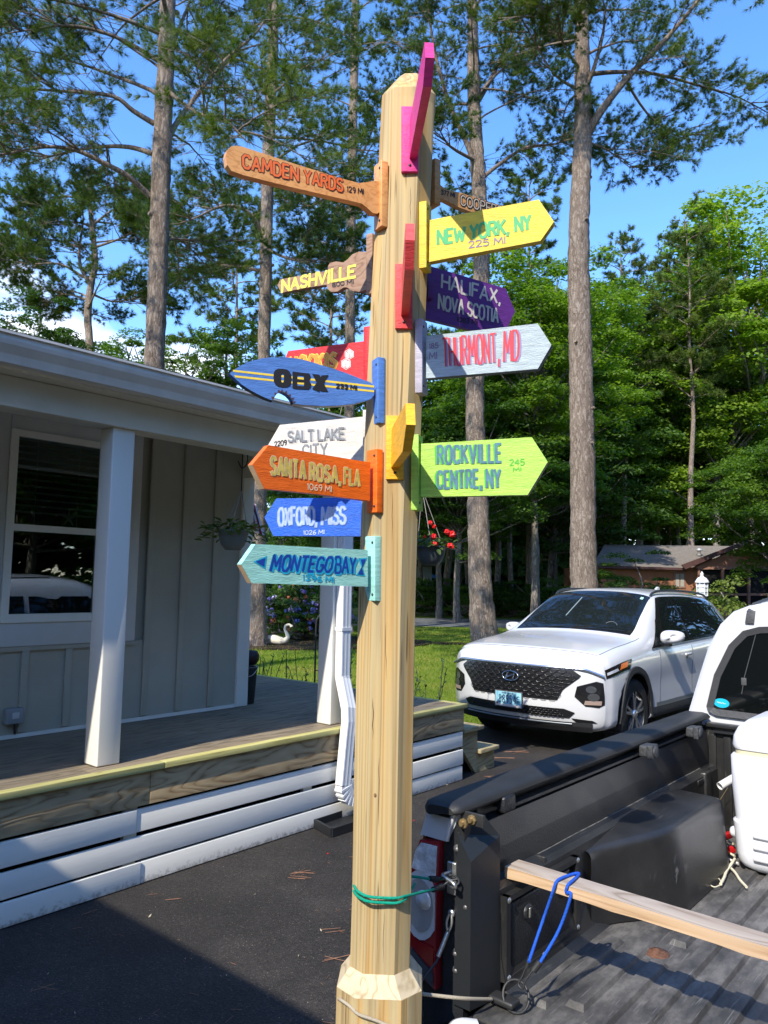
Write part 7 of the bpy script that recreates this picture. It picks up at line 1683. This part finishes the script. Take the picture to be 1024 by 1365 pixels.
m_ = MB(); nk = smooth_pts([(sx0+.16, SWY, .15), (sx0+.23, SWY, .22), (sx0+.20, SWY, .33), (sx0+.15, SWY, .43), (sx0+.17, SWY, .52), (sx0+.25, SWY, .555), (sx0+.31, SWY, .52), (sx0+.325, SWY, .49)], 5)
m_.tube(nk, [.07-.038*min(1, i/14) for i in range(len(nk)-6)]+[.036, .042, .045, .042, .034, .024], 12); m_.build('neck', SWM, SW)
MB().tube([(sx0+.325, SWY, .495), (sx0+.36, SWY, .45)], [.020, .006], 8).build('beak', M('swan_beak', (.30, .17, .05), .5), SW)
MB().grid(lambda u, v: Vector((sx0-.32+.42*u, SWY-.11+.02*math.sin(u*3), .13+.09*v*math.sin(math.pi*u)**.5+.06*(1-u))), 10, 4).build('wing', SWM, SW)
def flower_bush(px, Y, s, cols, seed, label, key='bush', n=40):
    x, y = bx(px, Y); T = broadleaf('flowering_bush', label, key, (x, y), 0, (s, s*1.25), seed, 0, 'bush', 'hydrangeas in the flower bed')
    rg = random.Random(seed); h_ = 1.9*s
    for ci, c in enumerate(cols):
        m_ = MB()
        for q in range(n//len(cols)):
            a = rg.uniform(3.3, 6.1); e = rg.uniform(0, 1.3); r_ = 1.0*s
            p = Vector((x+r_*math.cos(a)*math.cos(e)*1.05, y+r_*math.sin(a)*math.cos(e)*1.1, .9*s+.95*s*math.sin(e)*rg.uniform(-.6, 1)))
            R = rg.uniform(.055, .10)
            for w in range(16):
                d = Vector((rg.gauss(0, 1), rg.gauss(0, 1), rg.gauss(0, 1))).normalized(); u = d.orthogonal().normalized(); v = d.cross(u); o = p+d*R*.8; m_.add([o+u*.035, o+v*.035, o-u*.035, o-v*.035], [(0, 1, 2, 3)])
        o = m_.build('flower_heads', M('petals_%s' % c[0], c[1], .6, .2, var=(20, .25)), T, fixn=False); o['kind'] = 'stuff'
VIO = ('violet', (.22, .17, .42)); BLU_ = ('blue', (.12, .15, .38)); PAL_ = ('pale_lilac', (.42, .38, .60)); ORA = ('orange', (.40, .13, .05)); WHI = ('white', (.70, .70, .66)); PNK = ('mauve', (.34, .12, .36))
flower_bush(372, 22.6, .95, [VIO, PAL_, BLU_], 41, 'hydrangea with pale violet heads behind the swan, nearest the pine', 'bushd')
flower_bush(408, 23.0, 1.15, [VIO, PNK, ORA], 42, 'taller hydrangea with mauve and violet heads right of the swan', 'bushd', 30)
flower_bush(432, 22.4, .9, [BLU_, VIO], 43, 'hydrangea with blue heads beside the white porch column', 'bushd')
flower_bush(392, 21.9, .62, [BLU_, ORA], 44, 'low plant with dark blue and orange flowers directly above the swan neck', 'bush', 16)
flower_bush(425, 27, 1.55, [WHI], 45, 'tall shrub with loose white blossom above the hydrangeas', 'bush', 60)
flower_bush(352, 25, 1.2, [VIO], 46, 'shaded shrub just right of the slim pine trunk', 'bushd', 6)
# shepherd's hook on the lawn, thin stems in front of the deck
SHX, SHY = bx(423, 10.5)
hk = MB().tube(smooth_pts([(SHX, SHY, -.05), (SHX, SHY, .6), (SHX, SHY, 1.08), (SHX+.02, SHY, 1.20), (SHX+.08, SHY, 1.25), (SHX+.13, SHY, 1.20), (SHX+.12, SHY, 1.14)], 5), .012, 8)
hk.tube([(SHX, SHY, .50), (SHX+.12, SHY, .50)], .008, 6); o = hk.build('garden_hook', BLKMET); setp(o, 'black iron garden hook standing on the lawn behind the porch column', 'garden hook')
LST = leaf_mat('stem_leaves', (.030, .060, .018), (.05, .09, .024), (.08, .12, .03), .3)
def stem_plant(px, Y, h, n, label, seed, group='leafy stems by the deck', lf=.045):
    x, y = bx(px, Y); T = thing('leafy_plant', label, 'plant', (x, y, 0), 0, group); rg = random.Random(seed); st_ = MB(); lv = MB()
    for i in range(n):
        a = rg.uniform(0, 6.28); L = h*rg.uniform(.7, 1); p = Vector((x+rg.uniform(-.12, .12), y+rg.uniform(-.1, .1), -.02)); pts = [p]
        d = Vector((math.cos(a)*.22, math.sin(a)*.22, 1))
        for s_ in range(6): p = p+d.normalized()*L/6; d += Vector((rg.uniform(-.08, .08), rg.uniform(-.08, .08), 0)); pts.append(p)
        st_.tube(pts, .005, 5, cap=False)
        for s_ in range(2, 7):
            for _ in range(2):
                q = pts[s_]; a2 = rg.uniform(0, 6.28); d2 = Vector((math.cos(a2), math.sin(a2), rg.uniform(0, .8))).normalized(); w = d2.cross(Vector((0, 0, 1))).normalized()*lf*.35; l2 = lf*rg.uniform(1.2, 2.4)
                lv.add([q, q+d2*l2*.5+w, q+d2*l2, q+d2*l2*.5-w], [(0, 1, 2, 3)])
    st_.build('stem', M('stem_green', (.05, .07, .03), .7), T, fixn=False); lv.build('leaves', LST, T, fixn=False)['kind'] = 'stuff'
stem_plant(577, 10.3, .74, 4, 'slender young plant on the lawn right behind the wooden post', 1)
stem_plant(557, 10.0, .55, 3, 'short leafy stem hugging the right edge of the wooden post', 2)
stem_plant(352, 10.6, .75, 6, 'dark grassy stems beside the house corner behind the deck', 3, lf=.035)
stem_plant(372, 10.2, .60, 5, 'thin stems beside the grassy ones behind the deck', 4, lf=.03)
stem_plant(398, 10.8, .85, 3, 'tall bare stem with a drooping tip midway behind the deck', 5, lf=.03)
stem_plant(414, 10.4, .6, 5, 'leafy stems at the foot of the garden hook', 6)
stem_plant(470, 10.2, .95, 8, 'bushy green plant behind the downspout', 7, lf=.06)
# galvanised bucket and dark pot at the house corner
bxp = onz(327, 937, ZD)
bk = thing('bucket', 'grey metal bucket at the corner of the house on the deck', 'bucket', tuple(bxp), HAZ)
MB().lathe([(0, 0), (.075, 0), (.095, .30), (.10, .30), (.10, .31), (.088, .31), (.07, .01), (0, .01)], bxp, n=20).build('pail', M('galvanised', (.11, .12, .125), .45, .5, metal=.5, var=(8, .3)), bk)
MB().tube(smooth_pts([bxp+Vector((-.1, 0, .30)), bxp+Vector((-.05, -.08, .24)), bxp+Vector((.06, -.09, .24)), bxp+Vector((.1, 0, .30))], 5), .004, 6).build('handle', STEEL, bk)
o = MB().lathe([(0, 0), (.05, .005), (.075, .04), (.08, .08), (.06, .12), (0, .13)], bxp+Vector((.03, 0, .32)), n=18).build('float_ball', M('black_maroon', (.02, .008, .008), .5)); setp(o, 'dark round ball resting on the metal bucket', 'ball')
# hanging baskets
def leafy_pot(name, label, c, r, hgt, pot, leafm, hang, seed, nl=120, spread=1.5, flowers=None, lsz=.045, droop=.5):
    T = thing(name, label, 'hanging basket', tuple(c), 0, 'hanging flower baskets'); rg = random.Random(seed)
    MB().lathe([(0, -hgt), (r*.5, -hgt), (r*.78, -hgt*.72), (r*.94, -hgt*.35), (r, 0), (r*1.04, 0), (r*1.04, .012), (r*.95, .012), (r*.9, -.01), (0, -.012)], c, n=26).build('pot', pot, T)
    cm = MB()
    for a in (.5, 2.6, 4.7): cm.tube([c+Vector((math.cos(a)*r, math.sin(a)*r, .01)), hang], .0028, 5, cap=False)
    cm.build('cords', M('hanging_cord', (.30, .28, .24), .8), T)
    lv = MB(); fl_ = MB()
    for i in range(nl):
        a = rg.uniform(0, 6.28); rr = r*rg.uniform(.3, spread); p = c+Vector((math.cos(a)*rr, math.sin(a)*rr, rg.uniform(.0, .085)-droop*max(0, rr-r)*rg.uniform(.2, 1.6)))
        d = Vector((math.cos(a), math.sin(a), rg.uniform(-.9, .7))).normalized(); w = (d.cross(Vector((rg.uniform(-.5, .5), rg.uniform(-.5, .5), 1)))).normalized()*lsz*.36; L = lsz*rg.uniform(.8, 1.5); up = Vector((0, 0, .006))
        lv.add([p, p+d*L*.35+w+up, p+d*L*.75+w*.7, p+d*L-up, p+d*L*.75-w*.7, p+d*L*.35-w+up], [(0, 1, 2, 3), (0, 3, 4, 5)])
    lv.build('leaves', leafm, T, fixn=False)['kind'] = 'stuff'
    if flowers:
        for p, R in flowers[1]:
            m_ = MB()
            for w in range(14):
                d = Vector((rg.gauss(0, 1), rg.gauss(0, 1)-.4, rg.gauss(0, 1))).normalized(); u = d.orthogonal().normalized()*R*.62; v = d.cross(u.normalized())*R*.62; o = p+d*R*.6; m_.add([o+u, o+v+d*.004, o-u, o-v+d*.004], [(0, 1, 2, 3)])
            m_.build('blossom', flowers[0], T, fixn=False)
HB = onp(311, 716, hl(-.42, 0, 0), (WM[H.name].to_3x3() @ Vector((1, 0, 0))))
hang_ = Vector((HB.x, HB.y, 0)); hk_p = onp(324, 596, HB, (HB-CP).normalized())
mid_ = onp(322, 655, HB, (HB-CP).normalized())
VARL = leaf_mat('pothos_leaves', (.045, .085, .025), (.09, .14, .035), (.20, .24, .08), .3, scale=8)
leafy_pot('hanging_basket', 'hanging basket of trailing green leaves in a ribbed grey pot under the porch beam', HB+Vector((0, 0, .035)), .105, .125, M('ribbed_grey_pot', (.15, .18, .18), .6, .3, bump=(60, .6, .004), stretch=(1, 1, 3)), VARL, mid_, 3, 150, 2.1, None, .05, .65)
o = MB().tube([mid_, hk_p], .004, 6); o.tube(smooth_pts([hk_p+Vector((-.03, 0, -.10)), hk_p+Vector((.0, 0, -.15)), hk_p+Vector((.035, 0, -.10)), hk_p+Vector((.02, 0, .05)), hk_p+Vector((.0, 0, .12)), Vector((hk_p.x, hk_p.y, 2.57))], 5), .004, 6)
o = o.build('plant_hook', BLKMET); setp(o, 'black hook and cord holding the left hanging basket', 'hook')
FY = 6.6; FB = ony(574, 741, FY); FT = ony(552, 640, FY)
REDF = M('red_petals', (.68, .012, .012), .5, .3)
fl = [(ony(x, y, FY-.14), .028*s_) for x, y, s_ in ((574,697,.9),(579,702,.7),(578,715,1.1),(580,725,.9),(596,709,1.),(603,712,1.3),(600,727,1.),(603,729,.7),(566,716,.7))]
leafy_pot('hanging_basket', 'hanging basket with bright red blossoms right of the wooden post', FB+Vector((0, 0, .07)), .13, .15, M('dark_pot', (.05, .06, .065), .6), LST, ony(563, 652, FY+.05), 5, 110, 1.45, (REDF, fl), .055, .35)
ph = MB().tube(smooth_pts([(ony(536, 776, FY+.2).x, FY+.2, ZD-.02), (ony(538, 776, FY+.2).x, FY+.2, 1.8), tuple(ony(548, 640, FY+.05)), tuple(ony(556, 634, FY+.05)), tuple(ony(563, 652, FY+.05))], 6), .0042, 7); o = ph.build('plant_pole', BLKMET); setp(o, 'dark pole with a crook carrying the red flower basket, hidden behind the wooden post', 'plant pole')
# flag
FG = thing('flag', 'small american flag with red and white stripes hanging by the house corner', 'flag', tuple(ony(335, 700, 8.6)), 0)
fy = 8.6; f0, f1, f2, f3 = (332, 668), (341, 672), (354, 716), (334, 704)
for k in range(5):
    def L2(a, b_, t): return (a[0]+(b_[0]-a[0])*t, a[1]+(b_[1]-a[1])*t)
    t0, t1 = k/5, (k+1)/5; P_ = [L2(f0, f1, t0), L2(f0, f1, t1), L2(f3, f2, t1), L2(f3, f2, t0)]
    MB().prism([ony(x, y, fy+.03*math.sin(k)) for x, y in P_], (0, .003, 0)).build('stripe', M('flag_red', (.30, .012, .03), .7) if k % 2 == 1 else M('flag_white', (.58, .60, .66), .7), FG)
MB().tube([ony(330, 660, fy), ony(357, 722, fy)], .008, 6).build('staff', BLKMET, FG)
# litter on the asphalt
rg = random.Random(8); NDL = M('dry_needles', (.26, .13, .075), .8); m_ = MB()
for px, py, n_, L in ((402, 1162, 5, .12), (400, 1170, 3, .10), (450, 1278, 3, .14), (205, 1165, 2, .06), (120, 1216, 2, .07), (60, 1318, 2, .10), (250, 1120, 2, .06), (445, 1240, 2, .1), (690, 1002, 6, .25), (672, 1010, 4, .22), (230, 1200, 2, .07), (655, 1035, 3, .1)):
    c = onz(px, py, .004)
    for k in range(n_): a = rg.uniform(-.5, .9)+k*.1; d = Vector((math.cos(a), math.sin(a), 0)); p = c+Vector((rg.uniform(-.02, .02), rg.uniform(-.02, .02), 0)); m_.tube([p-d*L*.5, p+Vector((d.y*.008, -d.x*.008, .003)), p+d*L*.5], .0013, 4, cap=False)
for _ in range(70):
    px, py = rg.uniform(0, 560), rg.uniform(1060, 1365); c = onz(px, py, .003); 
    if (WM[H.name].inverted() @ c).x < .08: continue
    a = rg.uniform(0, 3.1); L = rg.uniform(.008, .05); d = Vector((math.cos(a), math.sin(a), 0)); m_.tube([c-d*L*.5, c+d*L*.5], .0009, 4, cap=False)
setp(m_.build('fallen_needles', NDL, fixn=False), 'dry brown pine needles scattered on the asphalt', 'needles', kind='stuff')
m_ = MB()
for px, py, s_ in ((437, 1138, .006), (464, 1062, .005), (549, 1095, .006), (572, 1070, .005), (552, 1094, .007)):
    c = onz(px, py, .005); m_.add([c+Vector((s_*math.cos(a), s_*math.sin(a)*1.3, rg.uniform(0, .004))) for a in (0, 1.2, 2.4, 3.6, 5)], [(0, 1, 2, 3, 4)])
setp(m_.build('fallen_petals', REDF, fixn=False), 'small red petals fallen on the asphalt', 'petals', kind='stuff')
m_ = MB()
for px, py, s_ in ((200, 1221, .011), (428, 1240, .008), (160, 1142, .005), (590, 1060, .008), (302, 1300, .004), (64, 1298, .004), (247, 1278, .003), (398, 1274, .004), (500, 1085, .006), (596, 1046, .010), (340, 1192, .003), (100, 1350, .004)):
    c = onz(px, py, .004); a = rg.uniform(0, 3); d = Vector((math.cos(a), math.sin(a), 0)); w = Vector((-d.y, d.x, 0)); m_.add([c-d*s_*1.8, c+w*s_*.5, c+d*s_*1.8+Vector((0, 0, .004)), c-w*s_*.5], [(0, 1, 2, 3)])
for _ in range(120):
    px, py = rg.uniform(0, 600), rg.uniform(1050, 1365); c = onz(px, py, .003)
    if (WM[H.name].inverted() @ c).x < .08: continue
    s_ = rg.uniform(.001, .0028); m_.add([c+Vector((s_*math.cos(a), s_*math.sin(a), .001)) for a in (0, 1.5, 3, 4.5)], [(0, 1, 2, 3)])
setp(m_.build('fallen_chips', M('pale_chips', (.50, .43, .30), .8), fixn=False), 'pale leaf scraps and grit on the asphalt', 'leaf scraps', kind='stuff')
